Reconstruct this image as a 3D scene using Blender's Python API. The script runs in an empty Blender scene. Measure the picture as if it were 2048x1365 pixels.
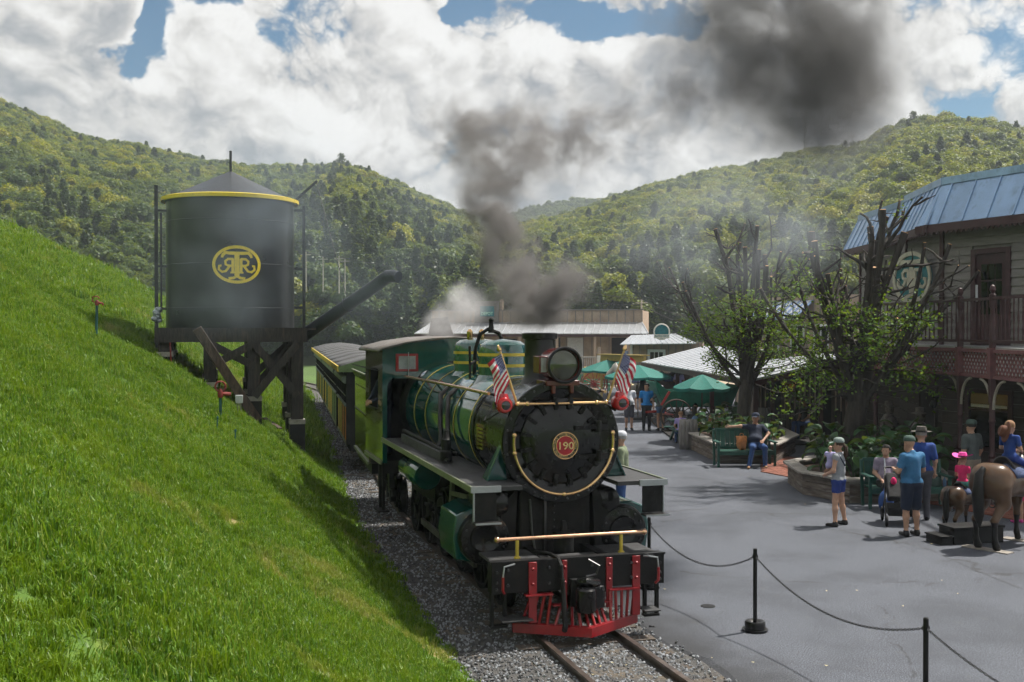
import bpy, bmesh, math, random
import numpy as np
from mathutils import Vector, Matrix, Euler

random.seed(7)
RNG = np.random.default_rng(11)
scene = bpy.context.scene
col = scene.collection
PI = math.pi
R = math.radians

# ------------------------------------------------------------------ camera
FPX, HORIZON, CAM_H = 2200.0, 660.0, 3.75          # focal length and horizon row of the photograph (2048 px wide)
PITCH = math.atan((682.5 - HORIZON) / FPX)
cam_data = bpy.data.cameras.new('camera')
cam_data.sensor_width = 36.0
cam_data.lens = 36.0 * FPX / 2048.0
cam_data.clip_start = 0.1
cam_data.clip_end = 6000
cam = bpy.data.objects.new('camera', cam_data)
col.objects.link(cam)
cam.location = (0, 0, CAM_H)
cam.rotation_euler = (PI / 2 - PITCH, 0, 0)
scene.camera = cam

# ------------------------------------------------------------------ sun, sky, exposure
SUN_AZ, SUN_EL = 62.0, 60.0            # degrees to the right of the view direction, degrees above the horizon
sd = Vector((math.sin(R(SUN_AZ)) * math.cos(R(SUN_EL)), math.cos(R(SUN_AZ)) * math.cos(R(SUN_EL)), math.sin(R(SUN_EL))))
sun_data = bpy.data.lights.new('sun', 'SUN')
sun_data.energy = 4.6
sun_data.angle = R(2.0)
sun_data.color = (1.0, 0.95, 0.86)
sun = bpy.data.objects.new('sun', sun_data)
sun.rotation_euler = sd.to_track_quat('Z', 'Y').to_euler()
sun.location = (40, 30, 60)
col.objects.link(sun)

scene.view_settings.view_transform = 'Standard'
scene.view_settings.look = 'None'
scene.view_settings.exposure = 0.55
scene.view_settings.gamma = 1.0
scene.render.engine = 'CYCLES'
scene.cycles.use_denoising = True
scene.cycles.use_adaptive_sampling = True
scene.cycles.adaptive_threshold = 0.035
scene.cycles.adaptive_min_samples = 20
scene.cycles.max_bounces = 5
scene.cycles.diffuse_bounces = 2
scene.cycles.glossy_bounces = 2
scene.cycles.transmission_bounces = 4
scene.cycles.transparent_max_bounces = 8
scene.cycles.volume_bounces = 1
scene.cycles.volume_step_rate = 1.0
scene.cycles.volume_max_steps = 96
scene.cycles.caustics_reflective = False
scene.cycles.caustics_refractive = False
scene.cycles.sample_clamp_indirect = 6.0


def ray(px, py):
    x, z = (px - 1024) / FPX, (682.5 - py) / FPX
    c, s = math.cos(PITCH), math.sin(PITCH)
    return Vector((x, c + z * s, -s + z * c))


def gp(px, py, z=0.0):
    """Point of the level z seen at this pixel of the photograph."""
    r = ray(px, py)
    return Vector((0, 0, CAM_H)) + r * ((z - CAM_H) / r.z)


def at(px, py, Y):
    """Point at depth Y seen at this pixel."""
    r = ray(px, py)
    return Vector((0, 0, CAM_H)) + r * (Y / r.y)


# ------------------------------------------------------------------ node helpers
class NT:
    def __init__(s, tree):
        s.t = tree

    def n(s, typ, ins=None, **props):
        nd = s.t.nodes.new(typ)
        for k, v in props.items():
            setattr(nd, k, v)
        for k, v in (ins or {}).items():
            i = nd.inputs[k]
            if isinstance(v, bpy.types.NodeSocket):
                s.t.links.new(v, i)
            else:
                i.default_value = v
        return nd

    def math(s, op, a, b=0.0, c=None, clamp=False):
        nd = s.n('ShaderNodeMath', {0: a, 1: b}, operation=op)
        nd.use_clamp = clamp
        if c is not None:
            if isinstance(c, bpy.types.NodeSocket):
                s.t.links.new(c, nd.inputs[2])
            else:
                nd.inputs[2].default_value = c
        return nd.outputs[0]

    def mix(s, f, a, b, blend='MIX'):
        nd = s.n('ShaderNodeMix', data_type='RGBA', blend_type=blend)
        for i, v in ((0, f), (6, a), (7, b)):
            if isinstance(v, bpy.types.NodeSocket):
                s.t.links.new(v, nd.inputs[i])
            elif i == 0:
                nd.inputs[0].default_value = v
            else:
                nd.inputs[i].default_value = (*v[:3], 1)
        return nd.outputs[2]

    def ramp(s, f, stops, interp='LINEAR'):
        nd = s.n('ShaderNodeValToRGB', {0: f})
        cr = nd.color_ramp
        cr.interpolation = interp
        while len(cr.elements) < len(stops):
            cr.elements.new(0.5)
        for e, (p, c) in zip(cr.elements, stops):
            e.position = p
            e.color = (*c[:3], 1) if hasattr(c, '__len__') else (c, c, c, 1)
        return nd.outputs[0]

    def smooth(s, f, lo, hi, a=0.0, b=1.0):
        nd = s.n('ShaderNodeMapRange', {0: f, 1: lo, 2: hi, 3: a, 4: b}, interpolation_type='SMOOTHSTEP')
        return nd.outputs[0]

    def noise(s, vec, scale, detail=3.0, rough=0.55, dist=0.0, out=0):
        ins = {'Scale': scale, 'Detail': detail, 'Roughness': rough, 'Distortion': dist}
        if vec is not None:
            ins['Vector'] = vec
        return s.n('ShaderNodeTexNoise', ins).outputs[out]


world = bpy.data.worlds.new('World')
scene.world = world
world.use_nodes = True


def build_world():
    t = world.node_tree
    t.nodes.clear()
    w = NT(t)
    sky = w.n('ShaderNodeTexSky', sky_type='NISHITA')
    sky.sun_disc = False
    sky.sun_elevation = R(SUN_EL)
    sky.sun_rotation = R(SUN_AZ)
    sky.altitude = 900
    sky.air_density = 1.0
    sky.dust_density = 0.5
    sky.ozone_density = 3.0
    d = w.n('ShaderNodeTexCoord').outputs['Generated']
    # cumulus: heaps of round puffs on the direction, warped, lit from the sun's side
    mp = w.n('ShaderNodeMapping', {'Vector': d, 'Location': (0.31, 0.12, 0.42), 'Scale': (1.0, 1.0, 1.2)}).outputs[0]
    c5 = lambda v, k: w.n('ShaderNodeVectorMath', {0: w.n('ShaderNodeVectorMath', {0: v, 1: (0.5, 0.5, 0.5)}, operation='SUBTRACT').outputs[0], 'Scale': k}, operation='SCALE').outputs[0]
    vadd = lambda p, q: w.n('ShaderNodeVectorMath', {0: p, 1: q}, operation='ADD').outputs[0]
    warp = vadd(c5(w.noise(mp, 7.0, 2.0, 0.5, 0.0, 1), 0.065), c5(w.noise(mp, 34.0, 3.0, 0.6, 0.0, 1), 0.016))
    mpw = vadd(mp, warp)

    def heap(v, k=6):
        # round tops with sharp creases between them, in six sizes
        h = None
        for sc, am in ((5.5, 0.46), (12.0, 0.27), (26.0, 0.13), (56.0, 0.075), (118.0, 0.045), (240.0, 0.026))[:k]:
            n = w.noise(v, sc, 0.0)
            q = w.math('MULTIPLY', w.math('ABSOLUTE', w.math('SUBTRACT', n, 0.5)), 4.2 * am)
            h = q if h is None else w.math('ADD', h, q)
        return h
    h0 = heap(mpw)
    h1 = w.math('ADD', heap(vadd(mpw, (0.010, 0.004, 0.016)), 4), 0.030)
    big = w.noise(mp, 3.1, 2.0, 0.5)
    dens = w.math('ADD', w.math('MULTIPLY', w.math('SUBTRACT', h0, 0.55), 0.42), big)
    # gaps of clear sky
    dw = vadd(d, w.n('ShaderNodeVectorMath', {0: warp, 'Scale': 1.7}, operation='SCALE').outputs[0])
    for (px, py, rx, a) in ((280, 100, 48, .42), (262, 60, 30, .36), (350, 12, 40, .36), (425, 22, 34, .36), (440, 88, 26, .34), (500, 112, 26, .32), (925, 8, 34, .40), (1085, 18, 34, .40),
                            (1160, 38, 40, .38), (1250, 48, 44, .38), (1330, 62, 44, .38), (1265, 278, 22, .34), (1395, 80, 28, .34), (1930, 235, 60, .16), (2020, 60, 70, .14)):
        v = ray(px, py).normalized()
        ds = w.n('ShaderNodeVectorMath', {0: dw, 1: v}, operation='DISTANCE').outputs['Value']
        dens = w.math('SUBTRACT', dens, w.smooth(ds, rx / FPX * 0.0, rx / FPX * 2.0, a * 0.88, 0.0))
    mask = w.smooth(dens, 0.255, 0.345)
    edge = w.math('MULTIPLY', w.math('SUBTRACT', h0, h1), 1.75)
    lump = w.math('MULTIPLY', w.math('SUBTRACT', h0, 0.55), 0.55)
    thick = w.smooth(dens, 0.30, 0.75, 0.22, -0.22)
    soft = w.math('MULTIPLY', w.math('SUBTRACT', w.noise(vadd(mp, (0.3, 0.1, 0.6)), 4.5, 2.0), 0.5), 1.1)
    shade = w.math('ADD', w.math('ADD', w.math('ADD', edge, lump), w.math('ADD', thick, soft)), 0.60, clamp=True)
    ccol = w.ramp(shade, [(0.0, (0.34, 0.37, 0.41)), (0.30, (0.53, 0.54, 0.56)), (0.58, (0.80, 0.785, 0.765)), (0.8, (1.0, 0.985, 0.96)), (1.0, (1.12, 1.11, 1.09))])
    scol = w.mix(1.0, sky.outputs[0], (0.50, 0.92, 1.0), 'MULTIPLY')
    bg1 = w.n('ShaderNodeBackground', {'Color': scol, 'Strength': 0.05})
    bg2 = w.n('ShaderNodeBackground', {'Color': ccol, 'Strength': 0.57})
    mx = w.n('ShaderNodeMixShader', {0: mask, 1: bg1.outputs[0], 2: bg2.outputs[0]})
    w.n('ShaderNodeOutputWorld', {'Surface': mx.outputs[0]})


build_world()


# ------------------------------------------------------------------ materials
MATS = {}


def new_mat(name):
    m = bpy.data.materials.new(name)
    m.use_nodes = True
    m.node_tree.nodes.clear()
    MATS[name] = m
    return m, NT(m.node_tree)


def pm(name, c, rough=0.55, metal=0.0, var=0.18, vs=6.0, bump=0.0, bs=60.0, dirt=None, ds=3.0, da=0.5, coat=0.0, cior=1.5, spec=0.5, stretch=None, wave=None, rv=0.12):
    """Procedural Principled surface: tone variation, patches of dirt, grain relief."""
    m, t = new_mat(name)
    tc = t.n('ShaderNodeTexCoord').outputs['Object']
    vec = tc
    if stretch:
        vec = t.n('ShaderNodeMapping', {'Vector': tc, 'Scale': stretch}).outputs[0]
    oi = t.n('ShaderNodeObjectInfo').outputs['Random']
    vec = t.n('ShaderNodeVectorMath', {0: vec, 1: t.n('ShaderNodeCombineXYZ', {0: t.math('MULTIPLY', oi, 37.0), 1: t.math('MULTIPLY', oi, 11.0)}).outputs[0]}, operation='ADD').outputs[0]
    n1 = t.noise(vec, vs, 4.0, 0.6)
    dark = tuple(max(0, x * (1 - var * 1.7)) for x in c)
    lite = tuple(min(1, x * (1 + var * 1.4)) for x in c)
    colr = t.ramp(n1, [(0.28, dark), (0.5, c), (0.75, lite)])
    f = t.math('MULTIPLY_ADD', oi, 0.22 * min(1, var * 5), 1 - 0.11 * min(1, var * 5))
    colr = t.mix(1.0, colr, t.n('ShaderNodeCombineColor', {0: f, 1: f, 2: f}).outputs[0], 'MULTIPLY')
    if dirt:
        n2 = t.noise(vec, ds, 6.0, 0.65, 0.3)
        colr = t.mix(t.smooth(n2, 0.5, 0.68, 0.0, da), colr, dirt)
    rr = t.math('ADD', t.math('MULTIPLY', t.noise(vec, vs * 2.3, 3.0), rv), rough - rv / 2, clamp=True)
    ins = {'Base Color': colr, 'Roughness': rr, 'Metallic': metal, 'Coat Weight': coat, 'Coat Roughness': 0.06, 'Coat IOR': cior, 'Specular IOR Level': spec}
    if bump:
        b = t.n('ShaderNodeBump', {'Height': t.noise(vec, bs, 5.0, 0.65), 'Strength': min(1.0, bump), 'Distance': 0.02})
        ins['Normal'] = b.outputs[0]
    p = t.n('ShaderNodeBsdfPrincipled', ins)
    t.n('ShaderNodeOutputMaterial', {'Surface': p.outputs[0]})
    return m


def leaf_mat(name, c, c2, trans=0.4, rough=0.5, spread=1.0):
    """Thin leaves: diffuse plus light that shines through; tone differs by plant and from leaf to leaf."""
    m, t = new_mat(name)
    oi = t.n('ShaderNodeObjectInfo').outputs['Random']
    geo = t.n('ShaderNodeNewGeometry')
    ri = geo.outputs['Random Per Island']
    f = t.math('ADD', t.math('MULTIPLY', oi, 0.62 * spread), t.math('MULTIPLY', ri, 0.38))
    colr = t.ramp(f, [(0.0, tuple(x * 0.55 for x in c)), (0.4, c), (0.8, tuple((a + b) / 2 for a, b in zip(c, c2))), (1.0, c2)])
    df = t.n('ShaderNodeBsdfPrincipled', {'Base Color': colr, 'Roughness': rough, 'Specular IOR Level': 0.3})
    tcol = t.mix(0.5, colr, (0.30, 0.34, 0.015))
    tr = t.n('ShaderNodeBsdfTranslucent', {'Color': tcol})
    mx = t.n('ShaderNodeMixShader', {0: trans, 1: df.outputs[0], 2: tr.outputs[0]})
    t.n('ShaderNodeOutputMaterial', {'Surface': mx.outputs[0]})
    return m


# ------------------------------------------------------------------ mesh builder
class MB:
    def __init__(s):
        s.v, s.f, s.m, s.c = [], [], [], 0

    def mi(s, i):
        s.c = i
        return s

    def add(s, vs, fs):
        o = len(s.v)
        s.v += [tuple(p) for p in vs]
        s.f += [[i + o for i in q] for q in fs]
        s.m += [s.c] * len(fs)
        return s

    def box(s, x0, x1, y0, y1, z0, z1):
        return s.add([(x0, y0, z0), (x1, y0, z0), (x1, y1, z0), (x0, y1, z0), (x0, y0, z1), (x1, y0, z1), (x1, y1, z1), (x0, y1, z1)],
                     [(3, 2, 1, 0), (4, 5, 6, 7), (0, 1, 5, 4), (1, 2, 6, 5), (2, 3, 7, 6), (3, 0, 4, 7)])

    def bar(s, p0, p1, w, h, up=(0, 0, 1)):
        """Rectangular timber or strap from p0 to p1, w across, h along the up side."""
        p0, p1 = Vector(p0), Vector(p1)
        a = (p1 - p0).normalized()
        u = Vector(up)
        if abs(a.dot(u)) > 0.98:
            u = Vector((0, 1, 0)) if abs(a.y) < 0.9 else Vector((1, 0, 0))
        x = a.cross(u).normalized() * (w / 2)
        y = x.cross(a).normalized() * (h / 2)
        vs = [p + q for p in (p0, p1) for q in (-x - y, x - y, x + y, -x + y)]
        return s.add(vs, [(0, 1, 2, 3), (7, 6, 5, 4), (0, 4, 5, 1), (1, 5, 6, 2), (2, 6, 7, 3), (3, 7, 4, 0)])

    @staticmethod
    def frame(a):
        a = a.normalized()
        u = Vector((0, 0, 1)) if abs(a.z) < 0.9 else Vector((1, 0, 0))
        x = a.cross(u).normalized()
        return x, x.cross(a).normalized()

    def lathe(s, prof, o=(0, 0, 0), axis=(0, 0, 1), n=24, cap=True, arc=None):
        """prof: (radius, distance along axis)."""
        o, axis = Vector(o), Vector(axis).normalized()
        x, y = MB.frame(axis)
        vs, fs = [], []
        for r, t in prof:
            for i in range(n):
                q = 2 * PI * i / n
                vs.append(o + axis * t + (x * math.cos(q) + y * math.sin(q)) * max(r, 1e-4))
        for k in range(len(prof) - 1):
            for i in range(n):
                j = (i + 1) % n
                fs.append((k * n + j, k * n + i, (k + 1) * n + i, (k + 1) * n + j))
        if cap:
            fs.append(tuple(range(n)))
            fs.append(tuple(reversed(range((len(prof) - 1) * n, len(prof) * n))))
        return s.add(vs, fs)

    def cyl(s, p0, p1, r0, r1=None, n=12, cap=True):
        p0, p1 = Vector(p0), Vector(p1)
        return s.lathe([(r0, 0), (r0 if r1 is None else r1, (p1 - p0).length)], p0, p1 - p0, n, cap)

    def tube(s, pts, r, n=8, cap=True, closed=False):
        pts = [Vector(p) for p in pts]
        m = len(pts)
        rs = r if hasattr(r, '__len__') else [r] * m
        vs, fs = [], []
        prev = None
        for k in range(m):
            if closed:
                a = pts[(k + 1) % m] - pts[k - 1]
            else:
                a = pts[min(k + 1, m - 1)] - pts[max(k - 1, 0)]
            if a.length < 1e-9:
                a = Vector((0, 0, 1))
            a.normalize()
            if prev is None:
                x, y = MB.frame(a)
            else:
                x = prev - a * prev.dot(a)
                if x.length < 1e-6:
                    x, y = MB.frame(a)
                x.normalize()
                y = x.cross(a)
            prev = x
            for i in range(n):
                q = 2 * PI * i / n
                vs.append(pts[k] + (x * math.cos(q) + y * math.sin(q)) * rs[k])
        mm = m if closed else m - 1
        for k in range(mm):
            k2 = (k + 1) % m
            for i in range(n):
                j = (i + 1) % n
                fs.append((k * n + j, k * n + i, k2 * n + i, k2 * n + j))
        if cap and not closed:
            fs.append(tuple(range(n)))
            fs.append(tuple(reversed(range((m - 1) * n, m * n))))
        return s.add(vs, fs)

    def sph(s, c, r, n=12, m=8):
        c = Vector(c)
        rx, ry, rz = r if hasattr(r, '__len__') else (r, r, r)
        vs, fs = [c + Vector((0, 0, -rz))], []
        for k in range(1, m):
            ph = -PI / 2 + PI * k / m
            for i in range(n):
                q = 2 * PI * i / n
                vs.append(c + Vector((rx * math.cos(ph) * math.cos(q), ry * math.cos(ph) * math.sin(q), rz * math.sin(ph))))
        vs.append(c + Vector((0, 0, rz)))
        for i in range(n):
            j = (i + 1) % n
            fs.append((0, 1 + j, 1 + i))
            for k in range(m - 2):
                a, b = 1 + k * n, 1 + (k + 1) * n
                fs.append((a + i, a + j, b + j, b + i))
            a = 1 + (m - 2) * n
            fs.append((a + i, a + j, len(vs) - 1))
        return s.add(vs, fs)

    def prism(s, poly, p, q):
        """poly: 3-D points of one face; extruded by the vector q-p."""
        e = Vector(q) - Vector(p)
        n = len(poly)
        vs = [Vector(a) for a in poly] + [Vector(a) + e for a in poly]
        fs = [tuple(range(n)), tuple(reversed(range(n, 2 * n)))]
        fs += [((i + 1) % n, i, n + i, n + (i + 1) % n) for i in range(n)]
        return s.add(vs, fs)

    def grid(s, rows):
        """rows of equally many points."""
        h, w = len(rows), len(rows[0])
        vs = [p for r in rows for p in r]
        fs = [(j * w + i, j * w + i + 1, (j + 1) * w + i + 1, (j + 1) * w + i) for j in range(h - 1) for i in range(w - 1)]
        return s.add(vs, fs)

    def torus(s, c, axis, R0, r, n=32, m=8, a0=0, a1=None):
        c, axis = Vector(c), Vector(axis)
        x, y = MB.frame(axis)
        if a1 is None:
            return s.tube([c + (x * math.cos(2 * PI * i / n) + y * math.sin(2 * PI * i / n)) * R0 for i in range(n)], r, m, closed=True)
        return s.tube([c + (x * math.cos(a0 + (a1 - a0) * i / n) + y * math.sin(a0 + (a1 - a0) * i / n)) * R0 for i in range(n + 1)], r, m)

    def xf(s, M, start=0):
        s.v[start:] = [tuple(M @ Vector(p)) for p in s.v[start:]]
        return s

    def mesh(s, name, mats, smooth=35):
        me = bpy.data.meshes.new(name)
        me.from_pydata(s.v, [], s.f)
        if not isinstance(mats, (list, tuple)):
            mats = [mats]
        for m in mats:
            me.materials.append(MATS[m] if isinstance(m, str) else m)
        if len(mats) > 1:
            me.polygons.foreach_set('material_index', s.m)
        bm = bmesh.new()
        bm.from_mesh(me)
        bmesh.ops.recalc_face_normals(bm, faces=bm.faces)
        bm.to_mesh(me)
        bm.free()
        if smooth:
            me.shade_smooth()
            me.set_sharp_from_angle(angle=R(smooth))
        return me

    def build(s, name, mats, parent=None, smooth=35, bevel=0.0, loc=None):
        o = link(name, s.mesh(name, mats, smooth), parent)
        if loc is not None:
            o.location = loc
        if bevel:
            b = o.modifiers.new('bevel', 'BEVEL')
            b.width = bevel
            b.segments = 2
            b.limit_method = 'ANGLE'
            b.angle_limit = R(40)
        return o


def link(name, data, parent=None):
    o = bpy.data.objects.new(name, data)
    col.objects.link(o)
    if parent is not None:
        o.parent = parent
    return o


def tag(o, label=None, cat=None, group=None, kind=None):
    for k, v in (('label', label), ('category', cat), ('group', group), ('kind', kind)):
        if v:
            o[k] = v
    return o


def empty(name, loc, rz=0.0, label=None, cat=None, group=None):
    o = link(name, None)
    o.empty_display_size = 0.2
    o.location = loc
    o.rotation_euler = (0, 0, rz)
    return tag(o, label, cat, group)


def copy_tree(o, parent=None):
    c = o.copy()
    col.objects.link(c)
    c.parent = parent
    for ch in [k for k in col.objects if k.parent == o]:
        copy_tree(ch, c)
    return c


def text_mesh(body, size, depth=0.004, font_scale=(1, 1), bold=0.0):
    """Lettering as a mesh in its own xy plane, centred; returns verts, faces."""
    cu = bpy.data.curves.new('lettering', 'FONT')
    cu.body = body
    cu.size = size
    cu.extrude = depth
    cu.offset = bold
    cu.align_x = 'CENTER'
    cu.align_y = 'CENTER'
    cu.resolution_u = 3
    o = bpy.data.objects.new('lettering', cu)
    me = bpy.data.meshes.new_from_object(o)
    vs = [(v.co.x * font_scale[0], v.co.y * font_scale[1], v.co.z) for v in me.vertices]
    fs = [tuple(p.vertices) for p in me.polygons]
    bpy.data.objects.remove(o)
    bpy.data.curves.remove(cu)
    bpy.data.meshes.remove(me)
    return vs, fs


def add_text(mb, body, size, M, depth=0.004, scale=(1, 1), bold=0.0):
    vs, fs = text_mesh(body, size, depth, scale, bold)
    mb.add([M @ Vector(v) for v in vs], fs)


def fast_mesh(name, verts, faces, mats, smooth=False, midx=None):
    """Mesh from numpy arrays: verts (n,3), faces (m,k)."""
    me = bpy.data.meshes.new(name)
    verts = np.asarray(verts, dtype=np.float32)
    faces = np.asarray(faces, dtype=np.int32)
    me.vertices.add(len(verts))
    me.vertices.foreach_set('co', verts.ravel())
    k = faces.shape[1]
    me.loops.add(faces.size)
    me.loops.foreach_set('vertex_index', faces.ravel())
    me.polygons.add(len(faces))
    me.polygons.foreach_set('loop_start', np.arange(0, faces.size, k, dtype=np.int32))
    for m in (mats if isinstance(mats, (list, tuple)) else [mats]):
        me.materials.append(MATS[m])
    if midx is not None:
        me.polygons.foreach_set('material_index', np.asarray(midx, dtype=np.int32))
    me.update(calc_edges=True)
    me.validate()
    if smooth:
        me.shade_smooth()
    return me


def instancer(name, pts, scales, rots, sources, pick, mat=None):
    """One object that repeats small source meshes on points (ground cover and the like)."""
    me = bpy.data.meshes.new(name)
    pts = np.asarray(pts, dtype=np.float32)
    me.vertices.add(len(pts))
    me.vertices.foreach_set('co', pts.ravel())
    for nm, typ, arr in (('sc', 'FLOAT', scales), ('pick', 'INT', pick)):
        a = me.attributes.new(nm, typ, 'POINT')
        a.data.foreach_set('value', np.asarray(arr, dtype=np.float32 if typ == 'FLOAT' else np.int32))
    a = me.attributes.new('rot', 'FLOAT_VECTOR', 'POINT')
    a.data.foreach_set('vector', np.asarray(rots, dtype=np.float32).ravel())
    o = link(name, me)
    ng = bpy.data.node_groups.new(name, 'GeometryNodeTree')
    ng.interface.new_socket('Geometry', in_out='INPUT', socket_type='NodeSocketGeometry')
    ng.interface.new_socket('Geometry', in_out='OUTPUT', socket_type='NodeSocketGeometry')
    N = ng.nodes
    gi, go = N.new('NodeGroupInput'), N.new('NodeGroupOutput')
    join = N.new('GeometryNodeGeometryToInstance')
    for s in sources:
        oi = N.new('GeometryNodeObjectInfo')
        oi.inputs['Object'].default_value = s
        oi.inputs['As Instance'].default_value = True
        ng.links.new(oi.outputs['Geometry'], join.inputs[0])
    # each source becomes one instance of the list that the points pick from

    def attr(nm, typ):
        a = N.new('GeometryNodeInputNamedAttribute')
        a.data_type = typ
        a.inputs['Name'].default_value = nm
        return [x for x in a.outputs if x.enabled and x.name == 'Attribute'][0]
    jg = N.new('GeometryNodeJoinGeometry')
    for l in list(join.inputs[0].links):
        ng.links.new(l.from_socket, jg.inputs[0])
    N.remove(join)
    ip = N.new('GeometryNodeInstanceOnPoints')
    ng.links.new(gi.outputs[0], ip.inputs['Points'])
    ng.links.new(jg.outputs[0], ip.inputs['Instance'])
    ip.inputs['Pick Instance'].default_value = True
    ng.links.new(attr('pick', 'INT'), ip.inputs['Instance Index'])
    e2r = N.new('FunctionNodeEulerToRotation')
    ng.links.new(attr('rot', 'FLOAT_VECTOR'), e2r.inputs[0])
    ng.links.new(e2r.outputs[0], ip.inputs['Rotation'])
    ng.links.new(attr('sc', 'FLOAT'), ip.inputs['Scale'])
    ng.links.new(ip.outputs[0], go.inputs[0])
    md = o.modifiers.new('scatter', 'NODES')
    md.node_group = ng
    return o


def source(name, me):
    """A mesh object that only serves as the pattern of an instancer (never linked to the scene)."""
    return bpy.data.objects.new(name, me)
# ================================================================== land
TH = math.atan(649 / 2200)
TS, TC = math.sin(TH), math.cos(TH)
TIP = gp(1182, 1268, 0.2)
TIP.z = 0
def build_land_materials():
    # asphalt: fine aggregate, worn paler lanes, dark oil near the track
    m, t = new_mat('asphalt')
    g = t.n('ShaderNodeNewGeometry').outputs['Position']
    n1 = t.noise(g, 60.0, 4.0, 0.75)
    n2 = t.noise(g, 0.55, 5.0, 0.6, 0.4)
    n3 = t.noise(g, 5.0, 5.0, 0.65)
    c = t.ramp(n1, [(0.34, (0.018, 0.020, 0.027)), (0.5, (0.076, 0.084, 0.104)), (0.66, (0.25, 0.265, 0.31))])
    c = t.mix(t.smooth(n2, 0.40, 0.66, 0.0, 0.5), c, (0.042, 0.046, 0.056))
    c = t.mix(t.smooth(n3, 0.58, 0.75, 0.0, 0.35), c, (0.16, 0.155, 0.15))
    vo = t.n('ShaderNodeTexVoronoi', {'Vector': t.n('ShaderNodeVectorMath', {0: g, 1: t.noise(g, 0.8, 4.0, 0.6, 0.0, 1)}, operation='ADD').outputs[0], 'Scale': 0.16}, feature='DISTANCE_TO_EDGE')
    crack = t.smooth(vo.outputs[0], 0.0015, 0.005, 0.75, 0.0)
    c = t.mix(t.math('MULTIPLY', crack, t.smooth(n2, 0.46, 0.56, 0.0, 0.8)), c, (0.03, 0.03, 0.03))
    # soot and oil trodden out from the track
    sx = t.n('ShaderNodeSeparateXYZ', {0: g})
    off = t.math('ADD', sx.outputs[0], t.math('MULTIPLY', sx.outputs[1], 649 / 2200))
    off = t.math('ADD', t.math('SUBTRACT', off, TIP.x + TIP.y * 649 / 2200), t.math('MULTIPLY', t.math('SUBTRACT', t.noise(g, 0.9, 4.0, 0.6), 0.5), 2.2))
    c = t.mix(t.smooth(off, 1.1, 2.3, 0.72, 0.0), c, (0.022, 0.022, 0.023))
    bp = t.n('ShaderNodeBump', {'Height': n1, 'Strength': 0.4, 'Distance': 0.006})
    p = t.n('ShaderNodeBsdfPrincipled', {'Base Color': c, 'Roughness': 0.82, 'Normal': bp.outputs[0], 'Specular IOR Level': 0.35})
    t.n('ShaderNodeOutputMaterial', {'Surface': p.outputs[0]})
    # turf under the blades
    m, t = new_mat('turf')
    g = t.n('ShaderNodeNewGeometry').outputs['Position']
    n1 = t.noise(g, 0.55, 5.0, 0.62, 0.4)
    n2 = t.noise(g, 9.0, 4.0, 0.7)
    c = t.ramp(n2, [(0.25, (0.030, 0.065, 0.008)), (0.5, (0.075, 0.150, 0.014)), (0.8, (0.15, 0.22, 0.025))])
    c = t.mix(t.smooth(n1, 0.57, 0.66, 0.0, 0.75), c, (0.30, 0.22, 0.09))
    p = t.n('ShaderNodeBsdfPrincipled', {'Base Color': c, 'Roughness': 0.9, 'Normal': t.n('ShaderNodeBump', {'Height': n2, 'Strength': 0.8, 'Distance': 0.05}).outputs[0]})
    t.n('ShaderNodeOutputMaterial', {'Surface': p.outputs[0]})
    # grass blades, tone drifting over the bank in patches
    m, t = new_mat('grass_blade')
    g = t.n('ShaderNodeNewGeometry')
    pos = g.outputs['Position']
    n1 = t.noise(pos, 0.55, 5.0, 0.62, 0.4)
    n2 = t.noise(pos, 1.7, 3.0, 0.6)
    ri = g.outputs['Random Per Island']
    c = t.ramp(ri, [(0.0, (0.030, 0.095, 0.006)), (0.45, (0.090, 0.21, 0.008)), (0.85, (0.17, 0.30, 0.018)), (1.0, (0.30, 0.36, 0.07))])
    c = t.mix(t.smooth(n2, 0.48, 0.68, 0.0, 0.5), c, (0.20, 0.29, 0.008))
    c = t.mix(t.smooth(n1, 0.57, 0.68, 0.0, 0.5), c, (0.42, 0.35, 0.11))
    d = t.n('ShaderNodeBsdfPrincipled', {'Base Color': c, 'Roughness': 0.45, 'Specular IOR Level': 0.35})
    tr = t.n('ShaderNodeBsdfTranslucent', {'Color': t.mix(0.35, c, (0.32, 0.42, 0.02))})
    mx = t.n('ShaderNodeMixShader', {0: 0.42, 1: d.outputs[0], 2: tr.outputs[0]})
    t.n('ShaderNodeOutputMaterial', {'Surface': mx.outputs[0]})
    pm('ballast_bed', (0.085, 0.082, 0.08), 0.95, var=0.5, vs=30, bump=1.0, bs=45, dirt=(0.17, 0.13, 0.085), ds=1.3, da=0.6)
    pm('stone', (0.30, 0.315, 0.34), 0.85, var=0.35, vs=12, bump=0.4, bs=60)
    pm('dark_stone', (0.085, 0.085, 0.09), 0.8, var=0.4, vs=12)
    pm('sand', (0.42, 0.33, 0.24), 0.95, var=0.2, vs=2.0, bump=0.4, bs=30)
    pm('meadow', (0.06, 0.11, 0.02), 0.95, var=0.4, vs=0.06)
    pm('forest_floor', (0.035, 0.05, 0.015), 1.0, var=0.4, vs=0.1)
    pm('rail_steel', (0.16, 0.13, 0.115), 0.42, 0.75, var=0.25, vs=7, dirt=(0.10, 0.055, 0.035), da=0.6)
    pm('tie_wood', (0.105, 0.085, 0.07), 0.92, var=0.4, vs=5, stretch=(1.5, 14, 14), bump=0.8, bs=9, dirt=(0.21, 0.17, 0.13), da=0.5)
    leaf_mat('leaf_wood', (0.115, 0.17, 0.014), (0.46, 0.40, 0.018), 0.44)
    leaf_mat('leaf_cool', (0.045, 0.095, 0.020), (0.14, 0.19, 0.022), 0.40)
    leaf_mat('leaf_conifer', (0.028, 0.065, 0.022), (0.075, 0.13, 0.03), 0.25)
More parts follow.
